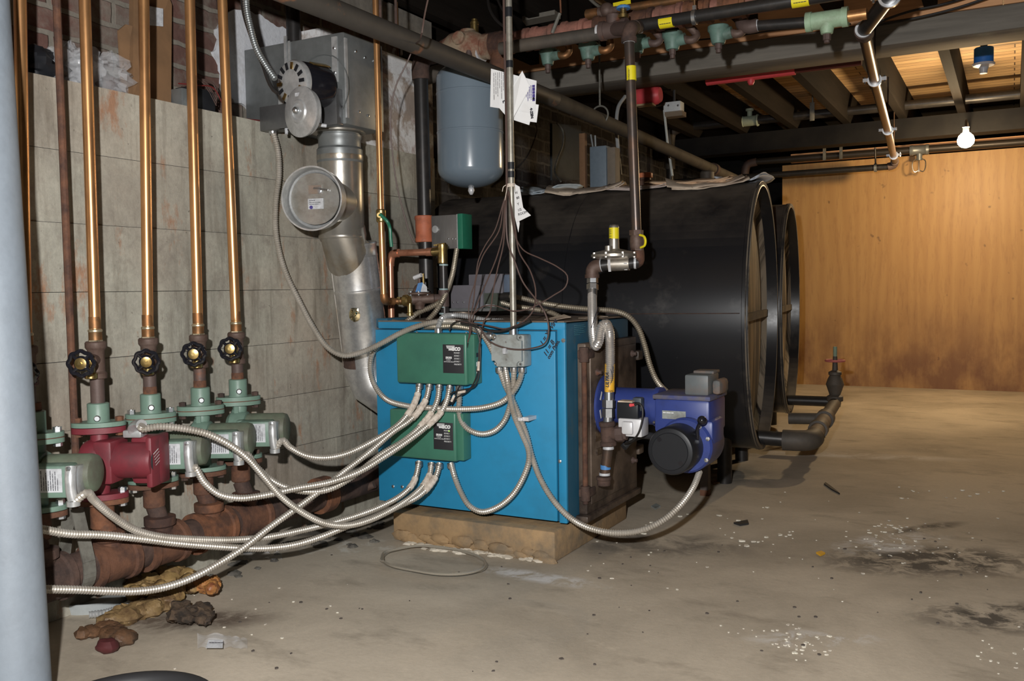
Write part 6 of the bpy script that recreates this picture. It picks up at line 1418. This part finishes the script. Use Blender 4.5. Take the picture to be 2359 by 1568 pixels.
def cable(label, pts, mat=None, group=None, clamps=(), tape=()):
    t = thing('flexible_conduit', label, 'cable', pts[0], group)
    part('armour', ridged(pts, CR), mat or bx, t)
    for p, d in clamps: part('connector', MB().lathe([(.0135, 0), (.0135, .014), (.0115, .018)], p, d, 14), zinc, t)
    for a_, b_ in tape:
        q = spline(pts, .006); n = len(q); m = MB(); s = q[int(a_ * n):int(b_ * n)]
        m.tube(s, [.0112 + .0007 * sin(i * 2.3) for i in range(len(s))], 10); part('tape', m, tape_white, t, 'white tape wrap')
    return t


F = BY0 - .04                       # plane of the box connectors
def tail(k, off=(0, 0, 0)):
    p = pump_pt(k, (.163, -.091, -.062)); return [p + Vector(off), p + Vector((.012, -.006, -.03))]


dn = Vector((0, 0, -1)); G = 'silver flexible conduits from the green boxes to the pumps'
def endpts(k):
    a = pump_pt(k, (.131, -.09, -.052)); return a


p4 = endpts(4); t4 = depth(p4)
cable('armoured cable from the upper green box down to the rightmost pump', PT([(966, 886), (961, 912), (950, 938), (933, 962), (910, 984), (866, 1012), (800, 1044), (750, 1054), (705, 1049), (668, 1030), (648, 1008)], depth(P(966, 886, Y=F)), t4 + .0)[:-1] + [P(650, 1014, t=t4), p4], group=G, clamps=[(P(966, 884, Y=F), dn)], tape=[(.06, .2)])
p3 = endpts(3); t3 = depth(p3)
cable('armoured cable from the upper green box to the pump third from left', PT([(1012, 888), (1008, 920), (993, 952), (965, 985), (930, 1015), (880, 1045), (820, 1092), (770, 1122), (730, 1132), (680, 1128), (630, 1108), (590, 1075), (568, 1045)], depth(P(1012, 888, Y=F)), t3 + .0)[:-1] + [P(566, 1045, t=t3), p3], group=G, clamps=[(P(1012, 887, Y=F), dn)], tape=[(.12, .2)])
p2 = endpts(2); t2 = depth(p2)
cable('armoured cable from the upper green box to the pump directly right of the red one', PT([(1036, 890), (1030, 920), (1015, 950), (985, 980), (940, 1015), (880, 1055), (830, 1085), (760, 1110), (680, 1125), (600, 1142), (550, 1147), (505, 1138), (470, 1110), (450, 1080)], depth(P(1036, 890, Y=F)), t2)[:-1] + [P(447, 1075, t=t2), p2], group=G, clamps=[(P(1036, 889, Y=F), dn)], tape=[(.1, .17)])
cable('armoured cable from the upper green box sweeping low left behind the grey post', PT([(989, 887), (983, 915), (966, 945), (944, 968), (905, 995), (850, 1042), (790, 1088), (740, 1128), (690, 1165), (620, 1215), (560, 1262), (500, 1300), (440, 1332), (380, 1352), (320, 1361), (250, 1361), (180, 1358), (95, 1356), (40, 1352)], depth(P(989, 887, Y=F)), 2.04), group=G, clamps=[(P(989, 886, Y=F), dn)], tape=[(.04, .1)])
cable('armoured cable from the lower green box arching up to the top of the red pump', PT([(994, 1068), (990, 1092), (975, 1118), (950, 1142), (905, 1172), (850, 1198), (800, 1210), (750, 1205), (700, 1182), (650, 1145), (610, 1100), (570, 1055), (530, 1025), (480, 1000), (430, 988), (370, 982), (325, 987)], depth(P(994, 1068, Y=F)), depth(pump_pt(1, (.13, -.03, .096))), .1) + [pump_pt(1, (.135, -.035, .096))], group=G, clamps=[(P(994, 1066, Y=F), dn)], tape=[(.04, .09)])
p0 = endpts(0); t0 = depth(p0)
cable('armoured cable from the lower green box to the leftmost pump', PT([(965, 1064), (960, 1090), (950, 1115), (925, 1140), (880, 1165), (820, 1188), (760, 1205), (690, 1222), (620, 1236), (540, 1243), (450, 1242), (370, 1236), (310, 1220), (255, 1185), (215, 1150), (195, 1125)], depth(P(965, 1064, Y=F)), t0)[:-1] + [P(200, 1135, t=t0), p0], group=G, clamps=[(P(965, 1063, Y=F), dn)], tape=[(.05, .09)])
cable('armoured cable from the lower green box running left behind the post above the rusty header', PT([(1012, 1068), (1006, 1092), (990, 1118), (965, 1142), (920, 1165), (860, 1192), (800, 1212), (740, 1236), (680, 1254), (620, 1262), (560, 1262), (480, 1257), (400, 1250), (320, 1240), (240, 1232), (160, 1229), (100, 1219), (40, 1205)], depth(P(1012, 1068, Y=F)), 2.05), group=G, clamps=[(P(1012, 1067, Y=F), dn)], tape=[(.04, .09)])
cable('armoured cable hanging in a short loop from the upper green box to the switch box', [P(1058, 890, Y=F)] + PY(F - .012, [(1058, 920), (1057, 945), (1063, 970), (1080, 989), (1110, 999), (1140, 991), (1162, 968), (1173, 940), (1180, 905), (1183, 872)]) + [P(1184, 848, Y=2.595)], clamps=[(P(1058, 889, Y=F), dn), (P(1184, 846, Y=2.595), dn)])
cable('armoured cable looping wide across the boiler front above the lower green box', [P(905, 775, Y=BY0 + .06), P(878, 790, Y=BY0 - .0), P(858, 815, Y=F), P(853, 850, Y=F), P(862, 885, Y=F), P(888, 918, Y=F), P(935, 934, Y=F - .01), P(990, 939, Y=F - .024), P(1060, 942, Y=F - .034), P(1115, 938, Y=F - .03), P(1158, 924, Y=F - .026), P(1185, 898, Y=F - .02), P(1199, 870, Y=2.59), P(1203, 848, Y=2.595)], clamps=[(P(1203, 846, Y=2.595), dn)])
cable('armoured cable from the power venter sagging past the flue over to the switch box', PT([(628, 300), (640, 345), (643, 400), (635, 470), (636, 540), (655, 620), (690, 695), (722, 755), (755, 800), (790, 818), (830, 812), (880, 790), (920, 768), (965, 750), (1010, 741)], depth(P(628, 300, Y=2.37)), depth(P(1010, 741, Y=BY0 - .02))) + PY(BY0 - .03, [(1060, 742), (1100, 757), (1122, 785)]) + [P(1138, 815, Y=2.60)], clamps=[(P(628, 297, Y=2.37), dn)])
cable('armoured cable along the boiler top edge into the left of the switch box', PY(BY0 + .03, [(878, 738), (910, 742), (950, 750)]) + PY(BY0 - .012, [(1000, 752), (1050, 751), (1095, 760), (1120, 772)]) + [P(1140, 776, Y=2.60)], bx_dusty, clamps=[(P(1124, 773, Y=2.598), (1, 0, 0))])
cable('armoured cable from the top of the upper green box arching back over the boiler', [P(1010, 762, Y=F), P(1011, 748, Y=F), P(1018, 733, Y=F + .01), P(1040, 726, Y=BY0 + .02), P(1075, 728, Y=BY0 + .06), P(1115, 737, Y=BY0 + .1), P(1160, 740, Y=BY0 + .16)], galv, clamps=[(P(1010, 766, Y=F), (0, 0, 1))])
cable('armoured cable from the switch box swinging down across the floor to the burner', [P(1150, 848, Y=2.595)] + PY(F - .014, [(1163, 885), (1180, 920), (1196, 957), (1212, 1000), (1225, 1050), (1246, 1105), (1278, 1156)]) + [P(1316, 1194, Y=2.575), P(1361, 1217, Y=2.56), P(1420, 1227, Y=2.56), P(1480, 1220, Y=2.58), P(1530, 1196, Y=2.62), P(1570, 1160, Y=2.67), P(1597, 1122, Y=2.73), P(1612, 1085, Y=2.80)], clamps=[(P(1150, 846, Y=2.595), dn)])
cable('armoured cable from the switch box drooping in a U to the lower green box', [P(1164, 848, Y=2.595)] + PY(F - .03, [(1170, 885), (1177, 925), (1186, 960), (1203, 1000), (1217, 1035), (1218, 1062), (1205, 1100), (1180, 1140), (1145, 1168), (1108, 1178), (1080, 1163), (1060, 1130), (1048, 1100)]) + [P(1039, 1068, Y=F)], clamps=[(P(1164, 846, Y=2.595), dn), (P(1039, 1067, Y=F), dn)])
cl_ = MB(); q = P(1199, 965, Y=F - .02); cl_.box(q, (.024, .021, .012), b=.004); cl_.lohi((q.x + .008, q.y - .002, q.z - .005), (q.x + .03, BY0 - .0065, q.z + .007)); single('cable_strap', cl_, white_met, 'small pale cable strap screwed to the blue boiler front', 'strap')
cable('dusty armoured cable running from the aquastat along the tank to the top of the burner', [P(1172, 682, Y=2.96), P(1200, 686, Y=2.97), P(1245, 697, Y=2.98), P(1300, 706, Y=2.98), P(1360, 712, Y=2.99), P(1415, 716, Y=3.0), P(1447, 728, Y=3.0), P(1470, 755, Y=3.0), P(1485, 795, Y=2.99), P(1497, 840, Y=2.97), P(1515, 880, Y=2.95), P(1545, 910, Y=2.92), P(1577, 930, Y=2.88)], bx_dusty)
cable('dusty armoured cable lying low behind the switch pole on the boiler top', [P(1150, 695, Y=2.97), P(1180, 704, Y=2.97), P(1230, 712, Y=2.97), P(1270, 720, Y=2.98), P(1300, 735, Y=3.0)], bx_dusty)
cable('upper of two armoured cables slanting from the boiler top to the pressure valve', [P(935, 742, Y=2.70), P(960, 722, Y=2.71), P(990, 708, Y=2.74), P(1016, 694, Y=2.77)], bx_dusty)
cable('lower of two armoured cables slanting from the boiler top to the pressure valve', [P(985, 738, Y=2.74), P(1000, 722, Y=2.75), P(1015, 700, Y=2.76), P(1040, 640, Y=2.86), P(1052, 575, Y=2.93)], bx_dusty)
cable('armoured cable hanging from the ceiling to the power venter motor', PT([(566, -30), (568, 20), (576, 60), (590, 110), (612, 150), (634, 182)], 2.72, 2.66), galv_dull)
single('hanging_cable', MB().tube(spline(PT([(555, -30), (562, 30), (577, 80), (592, 120), (608, 155), (616, 180), (628, 205), (640, 215)], 2.75, 2.64), .02), .006, 8), wire_blk, 'black cord hanging beside the armoured cable to the power venter motor', 'cord')
cable('short armoured cable lying on the floor by the yellow foam', [P(205, 1416, Z=.012), P(245, 1410, Z=.012), P(285, 1396, Z=.012), P(320, 1379, Z=.012)], galv)
# thermostat wires fanning out from the pole
W = 2.575
wires = [
    ('thin brown wire from the pole down to the label of the upper green box', [(1160, 470), (1150, 530), (1112, 590), (1097, 640), (1090, 700), (1083, 740), (1081, 770), (1078, 788)], .0022),
    ('brown wire from the pole bending behind the aquastat to the upper green box', [(1163, 470), (1158, 540), (1145, 590), (1125, 640), (1103, 690), (1092, 720), (1087, 745), (1082, 775), (1074, 792)], .0022),
    ('brown wire from the pole passing close by the right end of the green box', [(1164, 470), (1160, 560), (1146, 620), (1136, 670), (1128, 720), (1115, 740), (1108, 770), (1104, 800), (1103, 830), (1098, 855)], .0024),
    ('brown wire crossing the pole and looping wide right over the switch box', [(1166, 470), (1170, 560), (1185, 600), (1205, 650), (1235, 690), (1255, 720), (1264, 755), (1256, 790), (1220, 803), (1180, 804), (1140, 793), (1122, 780), (1104, 752)], .0027),
    ('brown wire drooping right of the pole in a narrow loop', [(1170, 440), (1186, 520), (1196, 580), (1222, 625), (1234, 670), (1228, 715), (1205, 740), (1165, 757), (1135, 752), (1105, 746), (1075, 742), (1050, 738)], .0024),
    ('rightmost brown wire making the widest loop over the black tank', [(1172, 440), (1186, 540), (1205, 575), (1245, 595), (1285, 615), (1307, 635), (1303, 660), (1275, 680), (1245, 698), (1215, 712), (1180, 716), (1140, 704), (1112, 706), (1092, 722)], .0022),
    ('leftmost thin dark wire bowing out left of the pole', [(1160, 465), (1140, 530), (1118, 565), (1102, 600), (1094, 650), (1082, 690), (1080, 730), (1085, 760)], .002)]
for lab, pts, r in wires:
    y = W - .02 if 'looping wide' in lab else W
    single('thermostat_wire', MB().tube(spline([pole_at(440) + Vector((-.012, -.004, 0))] + PY(y, pts), .012), r, 7), wire_br, lab, 'wire', 'thermostat wires hanging from the conduit pole')
single('wire_run', MB().tube(spline([pole_at(y_) + Vector((-.014, -.003 - .002 * (y_ % 3), 0)) for y_ in (-10, 80, 160, 240, 330, 400, 445)], .03), .004, 7), wire_br, 'brown wires running down the left side of the conduit pole', 'wire')
bk = thing('wire_bundle', 'bundle of black wires falling between the two green boxes with white tape flags', 'wire', P(1060, 900, Y=F))
for pts in ([(1035, 762), (1040, 748), (1055, 740), (1080, 742), (1095, 755), (1105, 785), (1106, 830), (1102, 870), (1092, 890), (1070, 897), (1045, 903), (1025, 918), (1012, 935)], [(1107, 790), (1104, 830), (1100, 860), (1090, 885), (1078, 900), (1050, 918), (1040, 932)], [(1078, 790), (1070, 830), (1065, 870), (1056, 895), (1046, 915), (1034, 932)], [(1062, 744), (1100, 752), (1125, 760), (1150, 763), (1190, 752), (1222, 738)]):
    part('wire', MB().tube(spline(PY(F - .02, pts), .01), .0026 if pts[0][0] != 1062 else .0042, 7), wire_blk, bk)
for a_, b_ in (((1056, 904), (1072, 901)), ((1040, 924), (1047, 910)), ((1102, 853), (1103, 832))): part('tape_flag', MB().tube(PY(F - .022, [a_, b_]), .0045, 8), tape_white, bk, 'white tape flag')

# ============================================================ FLOOR LITTER
hose = thing('tubing_coil', 'flat coil of clear thin tubing lying on the floor in front of the boiler pad', 'tubing', P(1000, 1290, Z=0))
cpts = [(880, 1290), (888, 1272), (920, 1262), (965, 1258), (1020, 1260), (1070, 1270), (1105, 1283), (1117, 1297), (1108, 1312), (1070, 1320), (1010, 1322), (950, 1314), (900, 1302)]
for k in range(4):
    cc_ = [P(px + random.uniform(-4, 4), py + random.uniform(-1.5, 1.5), Z=.008 + .004 * k) for px, py in cpts]
    part('loop', MB().tube(spline(cc_ + [cc_[0]], .015), .0035, 7), vinyl, hose)
fo = [((320, 1392), 'long tan strip of hardened spray foam on the floor near the grey post', 'strip'), ((250, 1472), 'browned lump of spray foam with a dark red end nearest the camera', 'lump'), ((425, 1335), 'orange-yellow blob of spray foam at the right end of the foam pile', 'blob'), ((310, 1330), 'yellow bubbly spray foam heap under the rusty header pipe', 'heap')]
for (q, lab, kd) in fo:
    m = MB(); c_ = P(*q, Z=0.0); rn = random.Random(q[0])
    if kd == 'strip':
        a_, b_ = P(250, 1447, Z=.0), P(386, 1398, Z=.0)
        for k in range(26):
            f_ = k / 25; p = a_.lerp(b_, f_) + Vector((rn.uniform(-.015, .015), rn.uniform(-.015, .015), .018)); m.sphere(p, rn.uniform(.022, .034), 12, 8, (1.1, 1.1, .75), .35, 7, k)
        mt = M('foam_tan', A(158, 128, 80, 2.3), .55, 0, A(112, 84, 54, 2.3), 22, .45, .65, .2, .6, 60)
    elif kd == 'lump':
        for k in range(16): m.sphere(c_ + Vector((rn.uniform(-.07, .07), rn.uniform(-.03, .03), .015)), rn.uniform(.016, .03), 12, 8, (1.2, 1, .7), .3, 7, k)
        mt = foam_brown
    elif kd == 'blob':
        for k in range(20): m.sphere(P(rn.uniform(455, 500), rn.uniform(1335, 1358), Z=.02 + rn.uniform(0, .03)), rn.uniform(.012, .022), 12, 8, (1, 1, .9), .3, 7, k)
        mt = M('foam_orange', A(190, 128, 60, 2.55), .4, 0, A(140, 80, 48, 2.55), 25, .45, .65, .2, .5, 60)
    else:
        for k in range(46): m.sphere(P(rn.uniform(300, 450), rn.uniform(1315, 1372) - .1 * 0, Z=.02 + rn.uniform(0, .02)), rn.uniform(.016, .032), 12, 8, (1, 1, .85), .3, 7, k)
        mt = foam
    o = single('foam_scrap', m, mt, lab, 'foam', 'scraps of spray foam on the floor')
m = MB(); m.sphere(P(248, 1487, Z=.015), .024, 14, 10, (1.3, 1, .7), .2, 6, 2); single('dark_red_chip', m, M('dark_red', A(96, 40, 42, 2.3), .6), 'dark red rounded chip lying by the browned foam lump', 'scrap')
m = MB(); rn = random.Random(4)
for k in range(16): m.sphere(P(rn.uniform(405, 475), rn.uniform(1398, 1432), Z=.015 + rn.uniform(0, .02)), rn.uniform(.014, .028), 12, 8, (1.1, 1, .7), .5, 7, k)
single('rubble_clump', m, M('burnt_clump', A(96, 76, 56, 2.4), .9, 0, A(50, 42, 36, 2.4), 25, .4, .62, .3, .8, 60), 'dark brown crumbly clump on the floor right of the foam strip', 'rubble')
pl_ = MB().lathe([(.001, .02), (.08, .022), (.1, .024), (.104, .03), (.106, .028), (.1, .0), (.001, 0)], P(218, 1388, Z=0), (0, 0, 1), 40); single('white_lid', pl_, M('white_lid', A(190, 196, 196, 2.3), .5), 'white round plastic lid on the floor under the lowest silver cable', 'lid')
wrp = thing('plastic_wrapper', 'clear plastic wrapper with a white label on the floor in the left foreground', 'wrapper', P(510, 1485, Z=0))
def wfn(a, b):
    p = P(455 + 115 * a, 1494 - 22 * b, Z=.004); p.z = .004 + .02 * abs(mnoise.noise(Vector((a * 4, b * 3, 1)))) + .012 * b * (1 - a); return p
part('film', MB().grid(wfn, 22, 8), plastic, wrp); part('label', MB().poly3([P(474, 1492, Z=.016), P(513, 1492, Z=.016), P(514, 1474, Z=.022), P(480, 1474, Z=.022)], (0, 0, .0008)), label_white, wrp, 'white label')
bars('printing', P(482, 1480, Z=.0235), RGT, UPV, .035, [(1, .0012), (.7, .0012)], .006, ink_black, wrp)
fd = MB()
def ffn(a, b):
    p = P(560 + 90 * a, 1290 - 14 * b, Z=.003); p.z = .004 + .03 * abs(mnoise.noise(Vector((a * 4, b * 3, 5)))); return p
single('plastic_sheet', MB().grid(ffn, 20, 8), plastic, 'thin clear plastic sheet crumpled on the floor under the crossing cables', 'sheet')
rm = MB().torus(P(285, 1648, Z=.02), (0, 0, 1), .17, .02, 48, 12); single('rubber_ring', rm, rubber, 'black rubber ring on the floor at the bottom edge beside the grey post', 'ring')
rn = random.Random(11); db = MB()
def flake(p, r, m):
    n_ = rn.randint(5, 7); pts = [p + Vector((cos(2 * pi * k / n_) * r * rn.uniform(.5, 1.2), sin(2 * pi * k / n_) * r * rn.uniform(.5, 1.2), 0)) for k in range(n_)]; m.poly3(pts, (0, 0, r * .25 + .001))
cl = [(2060, 1240, 60, 45, 46, .006), (1830, 1480, 70, 32, 44, .0045), (2180, 1130, 130, 30, 16, .008), (1750, 1240, 45, 18, 9, .011), (2140, 1250, 120, 60, 26, .004), (1700, 1450, 60, 20, 8, .004), (1950, 1230, 240, 120, 30, .004), (600, 1420, 200, 80, 14, .004), (1500, 1290, 300, 80, 18, .005), (2280, 1500, 60, 50, 14, .004), (1540, 1210, 150, 40, 10, .008)]
for x, y, sx, sy, n_, r in cl:
    for k in range(n_):
        px, py = rn.gauss(x, sx * .6), rn.gauss(y, sy * .6)
        if 1120 < py < 1567: flake(P(px, py, Z=.0005), r * rn.uniform(.4, 1.3), db)
single('paint_chips', db, M('chip_white', A(190, 180, 166, 2.6, .6), .8, 0, A(140, 130, 118, 2.6, .6), 30), 'white paint chips and plaster crumbs scattered over the floor', 'debris', kind='stuff')
dk = MB()
for k in range(60):
    px, py = rn.uniform(500, 2340), rn.uniform(1240, 1560); flake(P(px, py, Z=.0005), rn.uniform(.002, .006), dk)
single('dark_crumbs', dk, M('chip_dark', A(56, 50, 46, 2.6, .45), .9), 'small dark crumbs of dirt scattered over the floor', 'debris', kind='stuff')
for lab, pts, mt in (('flat black flake on the floor below the burner cable', [(1690, 1206), (1722, 1200), (1725, 1208), (1705, 1211)], rubber), ('curved black strip of rubber on the floor right of the oil pipe', [(1898, 1116), (1915, 1128), (1935, 1139), (1930, 1134), (1912, 1120), (1902, 1113)], rubber), ('small yellow chip alone in the middle of the floor', [(1880, 1275), (1892, 1272), (1901, 1276), (1890, 1281)], yellow_gas), ('folded grey scrap on the floor beneath the drip leg', [(1500, 1168), (1512, 1162), (1522, 1168), (1510, 1174)], cast_grey), ('tan cork-like scrap beside the burner support leg', [(1638, 1110), (1668, 1104), (1672, 1110), (1642, 1116)], cardboard)):
    single('floor_scrap', MB().poly3([P(a_, b_, Z=.001) for a_, b_ in pts], (0, 0, .006)), mt, lab, 'scrap')
rk = MB(); rn = random.Random(21)
for k in range(60):
    p = P(rn.uniform(640, 880), rn.uniform(1150, 1260), Z=0.0)
    if p.x > -2.2: rk.sphere(p, rn.uniform(.008, .026), 9, 6, (1.2, 1, .6), .5, 8, k)
for k in range(30):
    p = P(rn.uniform(300, 640), rn.uniform(1270, 1330), Z=0.0)
    if p.x > -2.21: rk.sphere(p, rn.uniform(.008, .022), 9, 6, (1.2, 1, .6), .5, 8, k)
single('rubble', rk, M('rubble_grey', A(104, 100, 92, 2.6), .95, 0, A(70, 66, 60, 2.6), 20, .4, .65, .3, .6, 40), 'grey rubble and crumbled mortar along the foot of the wall', 'rubble', kind='stuff')
ef = MB(); rn = random.Random(31)
for k in range(70):
    f_ = k / 69; p = P(935 + 330 * f_, 1252 + 38 * f_ + rn.uniform(-6, 7), Z=.003); ef.sphere(p, rn.uniform(.006, .015), 8, 5, (1.5, 1, .45), .5, 8, k)
single('efflorescence', ef, M('efflorescence', A(215, 205, 186, 2.6), .95), 'crusty white mineral deposit along the foot of the boiler pad', 'deposit', kind='stuff')

# ============================================================ CAMERA AND LIGHT
cam = bpy.data.cameras.new('camera'); cam.sensor_fit = 'HORIZONTAL'; cam.sensor_width = 36.0; cam.lens = 36.0 * FPX / 2359.0; cam.clip_start = .02; cam.clip_end = 60
co = bpy.data.objects.new('camera', cam); COL.objects.link(co)
R3 = Matrix((RGT, UPV, -FWD)).transposed(); co.matrix_world = Matrix.Translation(CAM) @ R3.to_4x4(); SC.camera = co


def light(name, typ, loc, power, color, size):
    l = bpy.data.lights.new(name, typ); l.energy = power; l.color = color; l.shadow_soft_size = size
    o = bpy.data.objects.new(name, l); COL.objects.link(o); o.location = loc; return o, l


# the camera's own flash, held above and to the left of the lens
fo_, fl_ = light('flash', 'SPOT', CAM - RGT * .15 + UPV * .2 - FWD * .03, FLASH, (1.0, .985, .97), .02); fl_.spot_size = radians(140); fl_.spot_blend = .75; fo_.matrix_world = Matrix.Translation(fo_.location) @ R3.to_4x4()
light('bulb_light', 'POINT', lpz + Vector((0, -.02, -.075)), BULB, (1, .72, .40), .05)
w = bpy.data.worlds.new('World'); SC.world = w; w.use_nodes = True; bg = w.node_tree.nodes['Background']; bg.inputs[0].default_value = (1, .9, .78, 1); bg.inputs[1].default_value = .0
vs = SC.view_settings; SC.display_settings.display_device = 'sRGB'; vs.view_transform = 'Standard'; vs.look = 'None'; vs.gamma = 1.0; vs.use_curve_mapping = False; vs.exposure = EXPO
SC.cycles.max_bounces = 6; SC.cycles.diffuse_bounces = 3; SC.cycles.glossy_bounces = 3; SC.cycles.transparent_max_bounces = 8; SC.cycles.use_denoising = True; SC.cycles.sample_clamp_indirect = 4
bpy.context.view_layer.update()
